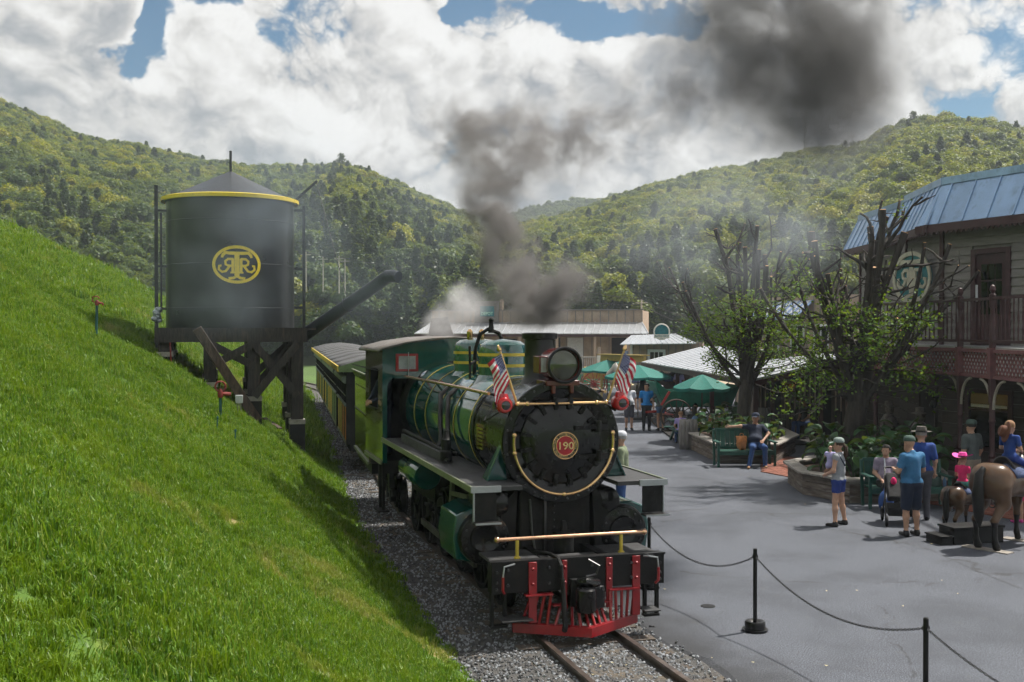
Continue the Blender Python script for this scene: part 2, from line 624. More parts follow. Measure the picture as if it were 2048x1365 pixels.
    pm('bark', (0.050, 0.042, 0.037), 0.92, var=0.4, vs=9, stretch=(1, 1, .25), bump=1.0, bs=22)


build_land_materials()

# track centre line X(Y): straight under the engine, easing right, then swinging left far behind the tower
_ys = np.arange(-40, 160, 0.1)
_sl = np.interp(_ys, [18.5, 25, 60, 85, 120], [-649 / 2200, -0.205, -0.205, -0.55, -0.9])
_xs = np.cumsum(_sl) * 0.1
_xs = _xs - np.interp(TIP.y, _ys, _xs) + TIP.x


def cx(Y):
    return float(np.interp(Y, _ys, _xs))


def head(Y):
    return float(np.interp(Y, _ys, _sl))


def toe(Y):
    return cx(Y) - float(np.interp(Y, [12, 24], [1.78, 1.45]))


def bank_z(x, y):
    d = toe(y) - x
    if d <= 0:
        return 0.0
    f = min(1.0, max(0.0, (104 - y) / 34.0))
    f = f * f * (3 - 2 * f)
    z = 21 * (1 - math.exp(-d / 29.0)) * f
    z += (0.10 * math.sin(x * 1.3 + 0.7 * y) + 0.13 * math.sin(0.43 * x - 0.61 * y) + 0.05 * math.sin(2.9 * y + x)) * min(1, d / 2.5)
    e = min(1.0, d / 1.2)
    return z * (0.55 + 0.45 * e) + 0.03


def on_bank(px, py):
    r = ray(px, py)
    t = 2.0
    while t < 150:
        p = Vector((0, 0, CAM_H)) + r * t
        if p.z < bank_z(p.x, p.y):
            return p
        t += 0.03
    return p


def build_ground():
    n = 64
    mb = MB()
    mb.add([(0, 0, -0.09)] + [(1100 * math.cos(2 * PI * i / n), 1100 * math.sin(2 * PI * i / n), -0.09) for i in range(n)], [(0, 1 + i, 1 + (i + 1) % n) for i in range(n)])
    tag(mb.build('ground', 'meadow', smooth=None), kind='structure')
    # grass bank
    ys = np.concatenate([np.arange(-14, 20, 0.35), np.arange(20, 60, 0.8), np.arange(60, 122, 2.0)])
    ds = np.concatenate([np.arange(-0.25, 8, 0.3), np.arange(8, 30, 1.0), np.arange(30, 75, 4.0)])
    mb = MB()
    mb.grid([[(toe(y) - d, y, bank_z(toe(y) - d, y) - (0.06 if d < 0 else 0)) for d in ds] for y in ys])
    tag(mb.build('grass_bank', 'turf', smooth=80), kind='structure')
    # plaza
    rg = random.Random(3)
    ys = list(np.arange(-10, 72, 0.5))
    mb = MB()
    rows = []
    for y in ys:
        e = cx(y) + 1.02 + 0.10 * math.sin(1.7 * y) + 0.07 * math.sin(4.1 * y + 1) + rg.uniform(-.05, .05)
        rows.append([(e, y, -0.03), (e + 0.10, y, 0.0)] + [(e + 0.1 + (55 - e) * k / 10, y, 0.0) for k in range(1, 11)])
    mb.grid(rows)
    tag(mb.build('plaza', 'asphalt', smooth=None), kind='structure')
    mb = MB()
    mb.grid([[(-8, 71, -0.03), (80, 71, -0.03)], [(-8, 130, -0.03), (80, 130, -0.03)]])
    tag(mb.build('depot_yard', 'sand', smooth=None), kind='structure')
    mb = MB()
    rows = []
    for y in np.arange(-10, 125, 0.5):
        c = cx(y)
        rows.append([(c + a, y, b) for a, b in ((-1.95, -0.05), (-1.5, 0.0), (-0.8, 0.005), (0, 0.01), (0.8, 0.005), (1.35, -0.045))])
    mb.grid(rows)
    tag(mb.build('ballast_bed', 'ballast_bed', smooth=80), kind='structure')


build_ground()


def build_track():
    tr = empty('railway_track', (cx(12), 12, 0), 0, 'narrow gauge railway track with worn steel rails under the train', 'track')
    inv = Vector((cx(12), 12, 0))
    ys = np.concatenate([np.arange(2, 60, 0.6), np.arange(60, 124, 1.5)])
    prof = [(-.055, -.03), (-.055, -.02), (-.012, -.008), (-.012, .06), (-.032, .072), (-.032, .10), (.032, .10), (.032, .072), (.012, .06), (.012, -.008), (.055, -.02), (.055, -.03)]
    for sgn in (-1, 1):
        mb = MB()
        rows = []
        for y in ys:
            s = head(y)
            nx, ny = 1 / math.hypot(1, s), -s / math.hypot(1, s)
            c = Vector((cx(y), y, 0)) - inv
            rows.append([c + Vector((nx * (sgn * .489 + a), ny * (sgn * .489 + a), b)) for a, b in prof + prof[:1]])
        mb.grid(rows)
        mb.build('rail', 'rail_steel', tr, smooth=30)
    mb = MB()
    mb.box(-0.86, 0.86, -0.10, 0.10, -0.14, -0.0)
    me = mb.mesh('tie', 'tie_wood', None)
    rg = random.Random(5)
    y = 7.5
    while y < 46:
        o = link('tie', me, tr)
        o.location = Vector((cx(y) + rg.uniform(-.05, .05), y, 0.012 + rg.uniform(-.012, .012))) - inv
        o.rotation_euler = (0, 0, -math.atan(head(y)) * 1.0 + rg.uniform(-.03, .03))
        y += 0.56
    return tr


build_track()


def pavement_seams():
    """Joints between lanes of asphalt, a little sunken and filled with tar."""
    rg = random.Random(21)
    for pts in ([(1262, 1026), (1330, 1024), (1425, 1017)], [(1790, 1082), (1860, 1100), (1960, 1145), (2060, 1185)], [(1640, 1000), (1720, 1040), (1800, 1085)]):
        P = []
        for (a, b), (c, d) in zip(pts, pts[1:]):
            for k in range(10):
                q = gp(a + (c - a) * k / 10, b + (d - b) * k / 10)
                P.append(q + Vector((rg.uniform(-.015, .015), rg.uniform(-.03, .03), 0)))
        mb = MB()
        mb.grid([[p + Vector((-.004, -.014 - rg.uniform(0, .01), .004)) for p in P], [p + Vector((.004, .014 + rg.uniform(0, .01), .004)) for p in P]])
        tag(mb.build('pavement_joint', 'dark_stone', smooth=None), kind='structure')


pavement_seams()


def scatter_stones():
    srcs = []
    rg = random.Random(9)
    for k in range(6):
        bm = bmesh.new()
        bmesh.ops.create_icosphere(bm, subdivisions=1, radius=0.5)
        for v in bm.verts:
            v.co *= rg.uniform(0.65, 1.25)
            v.co.z *= 0.65
        me = bpy.data.meshes.new('stone')
        bm.to_mesh(me)
        bm.free()
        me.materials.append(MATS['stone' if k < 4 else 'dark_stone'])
        srcs.append(source('stone', me))
    P, S, RT, K = [], [], [], []
    for y0, y1, dens, smin, smax in ((6, 16, 520, .022, .052), (16, 28, 230, .03, .065), (28, 60, 60, .04, .09)):
        n = int((y1 - y0) * 3.0 * dens)
        ys = RNG.uniform(y0, y1, n)
        vs = RNG.uniform(-1.95, 1.2, n)
        for y, v in zip(ys, vs):
            if abs(abs(v) - .489) < .05:
                continue
            if v > 0.75 and RNG.random() < (v - .75) * 2.2:
                continue
            P.append((cx(y) + v, y, 0.008))
            S.append(RNG.uniform(smin, smax))
            RT.append(RNG.uniform(0, 6.28, 3))
            K.append(RNG.integers(3, 6) if (v < -.7 and y > 11 and RNG.random() < .75) else RNG.integers(0, 6))  # mostly dark left of the engine: cinders plus its shadow in the stone colour
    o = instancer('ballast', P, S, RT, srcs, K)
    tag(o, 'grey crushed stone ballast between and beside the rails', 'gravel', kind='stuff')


scatter_stones()


def grass_clump(seed, nb, h, spread):
    rg = random.Random(seed)
    vs, fs = [], []
    for _ in range(nb):
        a = rg.uniform(0, 2 * PI)
        rr = spread * math.sqrt(rg.random())
        bx, by = rr * math.cos(a), rr * math.sin(a)
        la = rg.uniform(0, 2 * PI)
        ln = rg.uniform(0.2, 0.75)
        hh = h * rg.uniform(0.55, 1.15)
        w = 0.0034 * rg.uniform(0.7, 1.3) * (h / 0.09) ** 0.6
        wx, wy = -math.sin(la) * w, math.cos(la) * w
        o = len(vs)
        p1 = (bx + math.cos(la) * ln * hh * .3, by + math.sin(la) * ln * hh * .3, hh * .6)
        p2 = (bx + math.cos(la) * ln * hh * .95, by + math.sin(la) * ln * hh * .95, hh * (1 - .25 * ln))
        vs += [(bx - wx, by - wy, -0.02), (bx + wx, by + wy, -0.02), (p1[0] + wx, p1[1] + wy, p1[2]), (p1[0] - wx, p1[1] - wy, p1[2]), p2, p2]
        fs += [(o, o + 1, o + 2, o + 3), (o + 3, o + 2, o + 4, o + 4)]
    me = bpy.data.meshes.new('grass_clump')
    me.from_pydata(vs, [], [f if f[2] != f[3] else f[:3] for f in fs])
    me.materials.append(MATS['grass_blade'])
    return source('grass_clump', me)


def scatter_grass():
    srcs = [grass_clump(k, 34, 0.070, 0.075) for k in range(4)] + [grass_clump(10 + k, 20, 0.12, 0.09) for k in range(2)]
    P, S, RT, K = [], [], [], []
    for y0, y1, dmax, dens, smin, smax in ((1.5, 8, 7, 460, .6, 1.0), (8, 16, 9, 300, .7, 1.15), (16, 30, 12, 110, 1.1, 1.8), (30, 55, 18, 22, 2.0, 3.6), (55, 100, 26, 5, 3.5, 6)):
        n = int((y1 - y0) * dmax * dens)
        ys = RNG.uniform(y0, y1, n)
        dd = RNG.uniform(-0.12, dmax, n)
        for y, d in zip(ys, dd):
            x = toe(y) - d
            if abs(x) > 0.52 * y + 1.5:
                continue
            if d < 0.25 and RNG.random() < 0.5:
                continue
            P.append((x, y, bank_z(x, y)))
            S.append(RNG.uniform(smin, smax) * (0.55 if d < 0.5 and RNG.random() < .5 else 1.0))
            RT.append((RNG.normal(0, .18), RNG.normal(0, .18), RNG.uniform(0, 6.28)))
            K.append(RNG.integers(0, 4) if RNG.random() < .9 else RNG.integers(4, 6))
    o = instancer('grass', P, S, RT, srcs, K)
    tag(o, 'short bright green grass covering the railway bank', 'grass', kind='stuff')


scatter_grass()


# ------------------------------------------------------------------ wooded hills
def leaf_quads(P, N, size, rg, jitter=0.6):
    """One quad per point, facing roughly along N."""
    n = len(P)
    N = N + rg.normal(0, jitter, (n, 3))
    N /= np.linalg.norm(N, axis=1, keepdims=True) + 1e-9
    T = np.cross(N, rg.normal(0, 1, (n, 3)))
    T /= np.linalg.norm(T, axis=1, keepdims=True) + 1e-9
    B = np.cross(N, T)
    s = size * rg.uniform(0.6, 1.3, (n, 1))
    V = np.stack([P - T * s - B * s * .6, P + T * s - B * s * .6, P + T * s * .7 + B * s * .6, P - T * s * .7 + B * s * .6], 1).reshape(-1, 3)
    F = np.arange(n * 4).reshape(-1, 4)
    return V, F


def broadleaf(seed, n_blob=17, per=330, mat='leaf_wood'):
    """Crown of a broad-leaved tree, unit height about 1: overlapping leafy clumps with gaps."""
    rg = np.random.default_rng(seed)
    Ps, Ns = [], []
    for k in range(n_blob):
        h = rg.uniform(0.34, 0.88)
        rad = 0.44 * math.sqrt(max(0.05, 1 - ((h - 0.5) / 0.5) ** 2)) * rg.uniform(.35, 1.0)
        a = rg.uniform(0, 2 * PI)
        c = np.array([rad * math.cos(a), rad * math.sin(a), h])
        r = rg.uniform(.11, .19)
        d = rg.normal(0, 1, (per, 3))
        d /= np.linalg.norm(d, axis=1, keepdims=True)
        d[:, 2] = np.abs(d[:, 2]) * .9 + d[:, 2] * .1
        Ps.append(c + d * r * rg.uniform(.75, 1.08, (per, 1)))
        Ns.append(d + np.array([0, 0, .35]))
    V, F = leaf_quads(np.concatenate(Ps), np.concatenate(Ns), 0.0195, rg, .42)
    me = fast_mesh('broadleaf_crown', V, F, mat)
    return me


def conifer(seed, mat='leaf_conifer'):
    rg = np.random.default_rng(seed)
    Ps, Ns = [], []
    for k in range(26):
        h = 0.10 + 0.88 * k / 26
        R0 = 0.23 * (1 - h) ** 0.75 + 0.012
        for b in range(14):
            a = rg.uniform(0, 2 * PI)
            L = R0 * rg.uniform(.6, 1.15)
            m = 14
            tt = np.linspace(.2, 1, m)
            P = np.stack([np.cos(a) * L * tt, np.sin(a) * L * tt, h - 0.05 * tt ** 2 + rg.normal(0, .006, m)], 1)
            Ps.append(P + rg.normal(0, .008, P.shape))
            Ns.append(np.tile([np.cos(a) * .4, np.sin(a) * .4, 1.0], (m, 1)))
    V, F = leaf_quads(np.concatenate(Ps), np.concatenate(Ns), 0.0155, rg, .45)
    return fast_mesh('conifer_crown', V, F, mat)


LEFT_SKY = [(-500, 120), (-200, 165), (0, 212), (100, 250), (150, 278), (270, 298), (330, 312), (400, 327), (500, 342), (640, 338), (700, 338), (750, 358), (830, 392), (900, 424), (930, 440), (965, 490), (1000, 560), (1040, 640)]
RIGHT_SKY = [(930, 560), (980, 490), (1040, 458), (1150, 432), (1222, 405), (1300, 378), (1400, 352), (1500, 338), (1600, 310), (1700, 298), (1750, 283), (1820, 252), (1880, 243), (1950, 250), (2048, 272), (2200, 292), (2500, 300)]
FAR_SKY = [(600, 440), (880, 436), (930, 430), (1000, 424), (1040, 428), (1100, 410), (1170, 401), (1250, 396), (1500, 380)]


def make_hill(name, sky, r0, rr, x0, x1, tree_h, backdrop):
    """Hill whose ridge runs at the depth rr(px); ground below the canopy."""
    px = np.array([p[0] for p in sky], float)
    py = np.array([p[1] for p in sky], float)

    def zg(x, r):
        Rg = rr(x)
        top = (HORIZON - np.interp(x, px, py)) / FPX * Rg + CAM_H - tree_h
        t = (r - r0) / (Rg - r0)
        if t < 0:
            return -0.3
        if t > 1:
            return top * (1 - 0.5 * (t - 1))
        return top * (0.25 * t + 0.75 * t ** 1.35 if backdrop else t ** 0.92)
    rows = []
    xs = np.linspace(x0, x1, 60)
    for q in np.linspace(-0.05, 1.35, 30):
        row = []
        for x in xs:
            r = r0 + (rr(x) - r0) * q
            row.append(((x - 1024) / FPX * r, r, zg(x, r)))
        rows.append(row)
    mb = MB()
    mb.grid(rows)
    tag(mb.build(name, 'forest_floor', smooth=80), kind='structure')
    return zg


def build_hills():
    rl = lambda x: 330 + 60 * np.interp(x, [0, 700, 1040], [0, 0.2, 0.5])
    rrt = lambda x: float(np.interp(x, [930, 1222, 1600, 1800, 2100], [330, 430, 400, 300, 260]))
    rf = lambda x: 760.0
    hills = [('hill', LEFT_SKY, 118, rl, -520, 1045, 6.5, False, 6800, (0, 1)),
             ('hill', RIGHT_SKY, 112, rrt, 920, 2520, 6.5, False, 6800, (0, 1)),
             ('far_hill', FAR_SKY, 430, rf, 560, 1520, 7.0, False, 2600, (0, 1))]
    srcs = [source('broadleaf_crown', broadleaf(20 + k, 15 + 3 * (k % 3), 330, 'leaf_wood' if k < 3 else 'leaf_cool')) for k in range(6)] + [source('conifer_crown', conifer(40 + k)) for k in range(3)]
    rg = np.random.default_rng(5)
    for hi, (name, sky, r0, rr, x0, x1, th, bd, n, _) in enumerate(hills):
        zg = make_hill(name, sky, r0, rr, x0, x1, th, bd)
        P, S, RT, K = [], [], [], []
        x_lo, x_hi = max(x0, -160), min(x1, 2210)
        tries = 0
        while len(P) < n and tries < n * 4:
            tries += 1
            x = rg.uniform(x_lo, x_hi)
            Rg = rr(x)
            r = math.sqrt(rg.uniform((r0 + 2) ** 2, (Rg * 1.03) ** 2))
            q = (r - r0) / (Rg - r0)
            con = ((0.55 - 1.1 * q) if hi == 0 else (0.36 - 1.1 * q)) if hi < 2 else 0.15
            if hi == 0 and 520 < x < 900:
                con += 0.42
            con += 0.25 * math.sin(x * .013 + hi) * math.sin(r * .045)
            if hi == 1 and q < .16:
                con += .35
            isc = rg.random() < max(0.05, min(0.85, con))
            h = (rg.uniform(7.5, 12.0) if isc else rg.uniform(6.2, 10)) * (1 if hi < 2 else 1.25)
            P.append(((x - 1024) / FPX * r, r, zg(x, r) - 0.12 * h))
            S.append(h)
            RT.append((rg.normal(0, .05), rg.normal(0, .05), rg.uniform(0, 6.28)))
            warm = {0: .28 + .35 * (q > .45), 1: .80, 2: .15}[hi] + .25 * math.sin(x * .021 + 1.3) * math.sin(r * .06)
            if q < .16:
                warm *= .3
            K.append(rg.integers(6, 9) if isc else (rg.integers(0, 3) if rg.random() < warm else rg.integers(3, 6)))
        o = instancer('woodland', P, S, RT, srcs, K)
        tag(o, ['mixed green woodland covering the hill behind the water tower', 'sunlit yellow green woodland covering the hill above the shops', 'dark hazy woodland on the far ridge in the gap between the hills'][hi], 'woodland', kind='stuff')


build_hills()
# ================================================================== locomotive and tender
pm('black_paint', (0.007, 0.007, 0.008), 0.34, spec=0.28, var=0.3, vs=5, coat=0.25, bump=0.05, bs=30, dirt=(0.028, 0.026, 0.024), da=0.25)
pm('smokebox_black', (0.005, 0.005, 0.006), 0.26, spec=0.28, var=0.3, vs=4, coat=0.35, bump=0.06, bs=18, dirt=(0.016, 0.016, 0.016), ds=2, da=0.3)
pm('matt_black', (0.008, 0.008, 0.009), 0.55, spec=0.28, var=0.35, vs=6, dirt=(0.030, 0.026, 0.022), da=0.4, bump=0.2, bs=30)
pm('loco_green', (0.005, 0.078, 0.070), 0.13, var=0.15, vs=3, coat=1.0, cior=1.7, dirt=(0.02, 0.06, 0.045), da=0.3, rv=0.06)
pm('side_grass_sheen', (0.085, 0.085, 0.020), 0.22, var=0.2, vs=2.5, coat=1.0, cior=1.7, stretch=(1, 3, .4), dirt=(0.02, 0.045, 0.03), ds=1.5, da=0.6)  # olive base and streaks stand in for sunlit grass reflected in green paint
pm('stripe_yellow', (0.62, 0.46, 0.06), 0.4, var=0.12, vs=5)
pm('trim_grey', (0.17, 0.19, 0.12), 0.4, var=0.15, vs=5)
pm('brass', (0.83, 0.55, 0.27), 0.2, 1.0, var=0.12, vs=9)
pm('copper_brass', (0.86, 0.52, 0.33), 0.22, 1.0, var=0.12, vs=9)
pm('bolt_steel', (0.09, 0.09, 0.095), 0.35, 0.7, var=0.2)
pm('pilot_red', (0.30, 0.012, 0.018), 0.33, var=0.15, vs=6, coat=0.4, dirt=(0.16, 0.02, 0.02), da=0.35)
pm('plate_red', (0.40, 0.012, 0.025), 0.4, var=0.1)
pm('maroon', (0.10, 0.012, 0.013), 0.25, var=0.2, coat=0.6)
pm('lamp_red', (0.45, 0.012, 0.018), 0.2, var=0.12, coat=0.8)
pm('lens_dark', (0.02, 0.02, 0.025), 0.05, var=0.1, coat=1.0)
pm('lens_headlight', (0.07, 0.075, 0.05), 0.08, 0.6, var=0.3, vs=9, coat=1.0)
pm('walkway', (0.045, 0.045, 0.048), 0.6, var=0.25, vs=9, dirt=(0.022, 0.022, 0.022), da=0.5, bump=0.3, bs=90)
pm('rod_steel', (0.20, 0.19, 0.17), 0.42, 0.7, var=0.3, dirt=(0.05, 0.045, 0.035), da=0.6)
pm('roof_tin', (0.17, 0.155, 0.145), 0.55, 0.2, var=0.2, vs=4, dirt=(0.16, 0.10, 0.07), da=0.5)
pm('chrome_edge', (0.42, 0.44, 0.46), 0.3, 0.7, var=0.1)
pm('wood_pole', (0.55, 0.36, 0.13), 0.4, var=0.15, coat=0.3)
pm('flag_red', (0.50, 0.015, 0.045), 0.75, var=0.08, vs=20)
pm('flag_white', (0.80, 0.79, 0.80), 0.75, var=0.05, vs=20)
pm('flag_blue', (0.025, 0.035, 0.17), 0.75, var=0.08, vs=20)
pm('window_grey', (0.30, 0.31, 0.32), 0.1, var=0.2, coat=1.0)
m_, t_ = new_mat('pane')
t_.n('ShaderNodeOutputMaterial', {'Surface': t_.n('ShaderNodeBsdfPrincipled', {'Base Color': (0.006, 0.008, 0.008, 1), 'Roughness': 0.08, 'Specular IOR Level': 0.35}).outputs[0]})


def ring_bolts(par, c, axis, rad, n, r, l, a0=0.0):
    x, y = MB.frame(Vector(axis))
    me = MB().cyl((0, 0, 0), Vector(axis).normalized() * l, r, r * .8, 6).mesh('bolt', 'bolt_steel')
    for i in range(n):
        a = a0 + 2 * PI * i / n
        p = Vector(c) + (x * math.cos(a) + y * math.sin(a)) * rad
        link('bolt', me, par).location = p


def cyl_band(y0, y1, r, o=(0, 0, 2.35)):
    return MB().lathe([(r, y0), (r, y1)], o, (0, 1, 0), 48, cap=False)


def spoked_wheel(mb, c, r, n, w=.11):
    c = Vector(c)
    mb.lathe([(r + .03, -w * .75), (r + .03, -w * .5), (r, -w * .45), (r, w / 2), (r - .055, w / 2), (r - .055, -w * .75), (r + .03, -w * .75)], c, (1, 0, 0) if c.x > 0 else (-1, 0, 0), 32, cap=False)
    mb.cyl(c - Vector((w * .6, 0, 0)), c + Vector((w * .6, 0, 0)), r * .24, None, 14)
    for i in range(n):
        a = 2 * PI * i / n + .1
        d = Vector((0, math.cos(a), math.sin(a)))
        mb.bar(c + d * r * .2, c + d * (r - .04), .05, .045, (1, 0, 0))


def build_loco():
    L = empty('steam_locomotive', TIP, TH, 'green and black steam locomotive with red pilot and number 190 plate', 'locomotive')
    CZ = 2.35
    Y = (0, 1, 0)
    # --- smokebox
    MB().lathe([(.735, 1.10), (.735, 2.72)], (0, 0, CZ), Y, 56, cap=False).build('smokebox', 'smokebox_black', L)
    fr = MB().lathe([(.30, 1.02), (.50, 1.025), (.535, 1.045), (.545, 1.07), (.60, 1.06), (.655, 1.045), (.665, 1.06), (.765, 1.06), (.778, 1.072), (.778, 1.13), (.73, 1.14)], (0, 0, CZ), Y, 64).build('smokebox_front', 'smokebox_black', L)
    ring_bolts(fr, (0, 1.062, CZ), (0, -1, 0), .725, 30, .016, .022)
    dr = MB().lathe([(.0, .985), (.16, .988), (.30, .998), (.40, 1.014), (.455, 1.032), (.475, 1.05)], (0, 0, CZ), Y, 56).build('smokebox_door', 'smokebox_black', L)
    for i in range(16):
        a = 2 * PI * (i + .5) / 16
        if abs(math.sin(a)) < .45 and math.cos(a) > 0:
            continue
        d = Vector((math.cos(a), 0, math.sin(a)))
        c = Vector((0, 1.0, CZ))
        mb = MB().bar(c + d * .42, c + d * .56, .045, .028, (0, 1, 0))
        mb.cyl(c + d * .50 - Vector((0, .05, 0)), c + d * .50 + Vector((0, .06, 0)), .022, None, 8)
        mb.build('door_clamp', 'matt_black', L)
    for z in (CZ + .17, CZ - .20):
        mb = MB().bar((.15, .975, z), (.46, .985, z + .005), .035, .055, (0, 0, 1)).cyl((.47, .97, z - .06), (.47, .97, z + .08), .036, None, 12)
        mb.bar((.47, .99, z), (.60, 1.04, z), .05, .075, (0, 0, 1))
        for q in (.20, .27, .34, .41):
            mb.cyl((q, .965, z), (q, .935, z), .014, .011, 6)
        mb.build('door_hinge', 'matt_black', L)
    # --- number plate
    c = Vector((.02, .982, CZ - .05))
    pl = MB().lathe([(.0, -.012), (.168, -.012), (.170, 0), (.17, .02)], c, Y, 48).build('number_plate', 'black_paint', L)
    MB().lathe([(.0, -.017), (.122, -.017), (.122, 0)], c, Y, 40).build('plate_disc', 'plate_red', pl)
    mb = MB().torus(c + Vector((0, -.014, 0)), Y, .166, .006, 48, 6).torus(c + Vector((0, -.016, 0)), Y, .122, .0055, 48, 6)
    mb.build('plate_rim', 'brass', pl)
    mb = MB()
    add_text(mb, '190', .13, Matrix.Translation(c + Vector((0, -.02, -.005))) @ Matrix.Rotation(PI / 2, 4, 'X'), .005, (1.15, 1), .003)
    for word, a_mid, step, flip in (('BALDWIN LOCOMOTIVE WORKS', PI / 2, .158, 1), ('PHILADELPHIA, U.S.A.', -PI / 2, .115, -1)):
        for i, ch in enumerate(word):
            if ch == ' ':
                continue
            a = a_mid - flip * (i - (len(word) - 1) / 2) * step
            p = c + Vector((math.cos(a) * .144, -.013, math.sin(a) * .144))
            M = Matrix.Translation(p) @ Matrix.Rotation(-(a - PI / 2) if flip > 0 else -(a + PI / 2), 4, 'Y') @ Matrix.Rotation(PI / 2, 4, 'X')
            add_text(mb, ch, .034, M, .002, (.85, 1), .0006)
    mb.build('lettering', 'brass', pl, smooth=None)
    # --- boiler with bands
    MB().lathe([(.735, 2.72), (.745, 2.75), (.75, 4.4), (.80, 6.3), (.82, 7.1)], (0, 0, CZ), Y, 56, cap=False).build('boiler', 'loco_green', L)
    for y, r in ((2.80, .755), (3.75, .757), (4.72, .766), (5.6, .789), (6.4, .81)):
        cyl_band(y, y + .045, r).build('boiler_band', 'stripe_yellow', L)
    cyl_band(2.66, 2.74, .752).build('smokebox_band', 'matt_black', L)
    # --- chimney
    MB().lathe([(.30, 2.98), (.25, 3.06), (.205, 3.14), (.20, 3.62), (.235, 3.63), (.24, 3.70), (.205, 3.71), (.17, 3.6), (.16, 3.2)], (0, 1.95, 0), (0, 0, 1), 36, cap=False).build('chimney', 'black_paint', L)
    # --- headlight
    hl = MB().lathe([(.17, 1.40), (.205, 1.36), (.212, 1.02), (.228, 1.0), (.228, .93), (.20, .93), (.195, .96)], (.0, 0, 3.31), Y, 40).build('headlight', 'maroon', L)
    MB().lathe([(.0, .935), (.09, .94), (.15, .95), (.198, .962)], (0, 0, 3.31), Y, 36, cap=False).build('headlight_lens', 'lens_headlight', hl)
    MB().torus((0, .93, 3.31), Y, .213, .02, 40, 8).build('headlight_rim', 'black_paint', hl)
    mb = MB().torus((0, .955, 3.31), Y, .12, .006, 32, 6).torus((0, .95, 3.31), Y, .07, .005, 32, 6)
    mb.build('lens_ring', 'rod_steel', hl)
    MB().box(-.30, -.18, 1.05, 1.30, 3.20, 3.42).build('number_box', 'maroon', hl, bevel=.01)
    MB().box(-.275, -.205, 1.035, 1.049, 3.22, 3.40).build('number_glass', 'window_grey', hl)
    MB().box(-.22, .22, .99, 1.42, 3.05, 3.115).bar((-.12, 1.1, 2.95), (-.12, 1.1, 3.06), .05, .2).bar((.12, 1.1, 2.95), (.12, 1.1, 3.06), .05, .2).build('headlight_bracket', 'maroon', hl, bevel=.01)
    # --- domes
    for y, r, zt in ((3.75, .365, 3.60), (5.35, .36, 3.60)):
        d = MB().lathe([(r + .16, 2.86), (r + .06, 3.0), (r, 3.08), (r, zt - .16), (r - .03, zt - .07), (r - .10, zt - .02), (0, zt + .012)], (0, y, 0), (0, 0, 1), 44, cap=False).build('dome', 'loco_green', L)
        for z in (zt - .24, zt - .40):
            MB().lathe([(r + .004, z), (r + .004, z + .045)], (0, y, 0), (0, 0, 1), 44, cap=False).build('dome_band', 'stripe_yellow', d)
    # --- pipes over the dome, bell between
    mb = MB()
    pts = [(-.25, 4.5, 3.0), (-.24, 4.45, 3.45), (-.18, 4.4, 3.68), (-.05, 4.4, 3.76), (.12, 4.4, 3.70), (.2, 4.4, 3.55)]
    mb.tube(pts, .03, 8)
    mb.cyl((0, 4.4, 3.7), (0, 4.4, 3.88), .05, .03, 10).sph((0, 4.4, 3.9), .04, 8, 6)
    mb.build('turret_pipe', 'matt_black', L)
    for xx in (-.1, .1):
        MB().lathe([(.03, 3.58), (.05, 3.62), (.05, 3.72), (.02, 3.76)], (xx, 5.35, 0), (0, 0, 1), 12).build('safety_valve', 'brass', L)
    MB().tube([(-.36, 4.3, 2.95), (-.37, 4.3, 3.5)], .02, 8).tube([(-.36, 4.35, 3.2), (-.2, 4.5, 3.3)], .02, 8).build('sand_pipe', 'matt_black', L)
    # --- handrails
    for s in (-1, 1):
        h = MB().tube([(s * .80, 1.6, 2.93), (s * .83, 3, 2.94), (s * .88, 6.9, 2.94)], .022, 10).build('handrail', 'copper_brass', L)
        for y in (1.75, 3.0, 4.3, 5.6, 6.7):
            MB().cyl((s * .55, y, 2.86), (s * (.80 + .015 * (y - 1.6)), y, 2.94), .018, .022, 8).build('rail_stanchion', 'matt_black', h)
        # --- running board, valance strip, front apron
        rb = MB().box(s * .62, s * 1.24, .70, 7.02, 1.81, 1.86).build('running_board', 'walkway', L)
        MB().box(s * 1.243, s * 1.275, .70, 7.02, 1.80, 1.875).build('valance_strip', 'trim_grey', rb)
        MB().box(s * .90, s * 1.275, .662, .698, 1.80, 1.875).build('front_strip', 'chrome_edge', rb)
        ap = MB().box(s * .95, s * 1.22, .70, .72, 1.46, 1.797).bar((s * .93, .63, 1.445), (s * 1.24, .63, 1.445), .17, .02).build('front_apron', 'matt_black', rb)
        MB().box(s * 1.222, s * 1.24, .69, .73, 1.44, 1.80).box(s * .93, s * 1.25, .53, .545, 1.436, 1.456).build('apron_edge', 'chrome_edge', rb)
        mb = MB().prism([(s * .66, 1.25, 1.863), (s * .93, 1.25, 1.863), (s * .72, 1.25, 2.32)], (0, 1.25, 0), (0, 1.31, 0))
        mb.prism([(s * .72, 1.2, 2.33), (s * .93, 1.2, 1.863), (s * .90, 1.55, 1.863), (s * .72, 1.35, 2.33)], (0, 0, 0), (-s * .02, .0, .0))
        mb.build('smokebox_gusset', 'loco_green', L)
        # pipes and pump along the boiler
        mb = MB().tube([(s * .80, 3.3, 1.97), (s * .93, 3.4, 1.98), (s * .95, 6.6, 2.02)], .035, 10).tube([(s * 1.0, 3.0, 1.91), (s * 1.0, 6.5, 1.91)], .025, 8)
        mb.build('running_pipe', 'matt_black', L)
        MB().bar((s * 1.03, 3.2, 1.93), (s * 1.03, 6.3, 1.93), .05, .13).build('toe_board', 'walkway', L)
        for y in (3.55, 4.05):
            MB().tube([(s * .60, y + .5, 2.90), (s * .80, y + .35, 2.75), (s * .86, y + .12, 2.35), (s * .87, y, 2.1), (s * .95, y - .05, 1.95)], .038, 10).build('steam_pipe', 'black_paint', L)
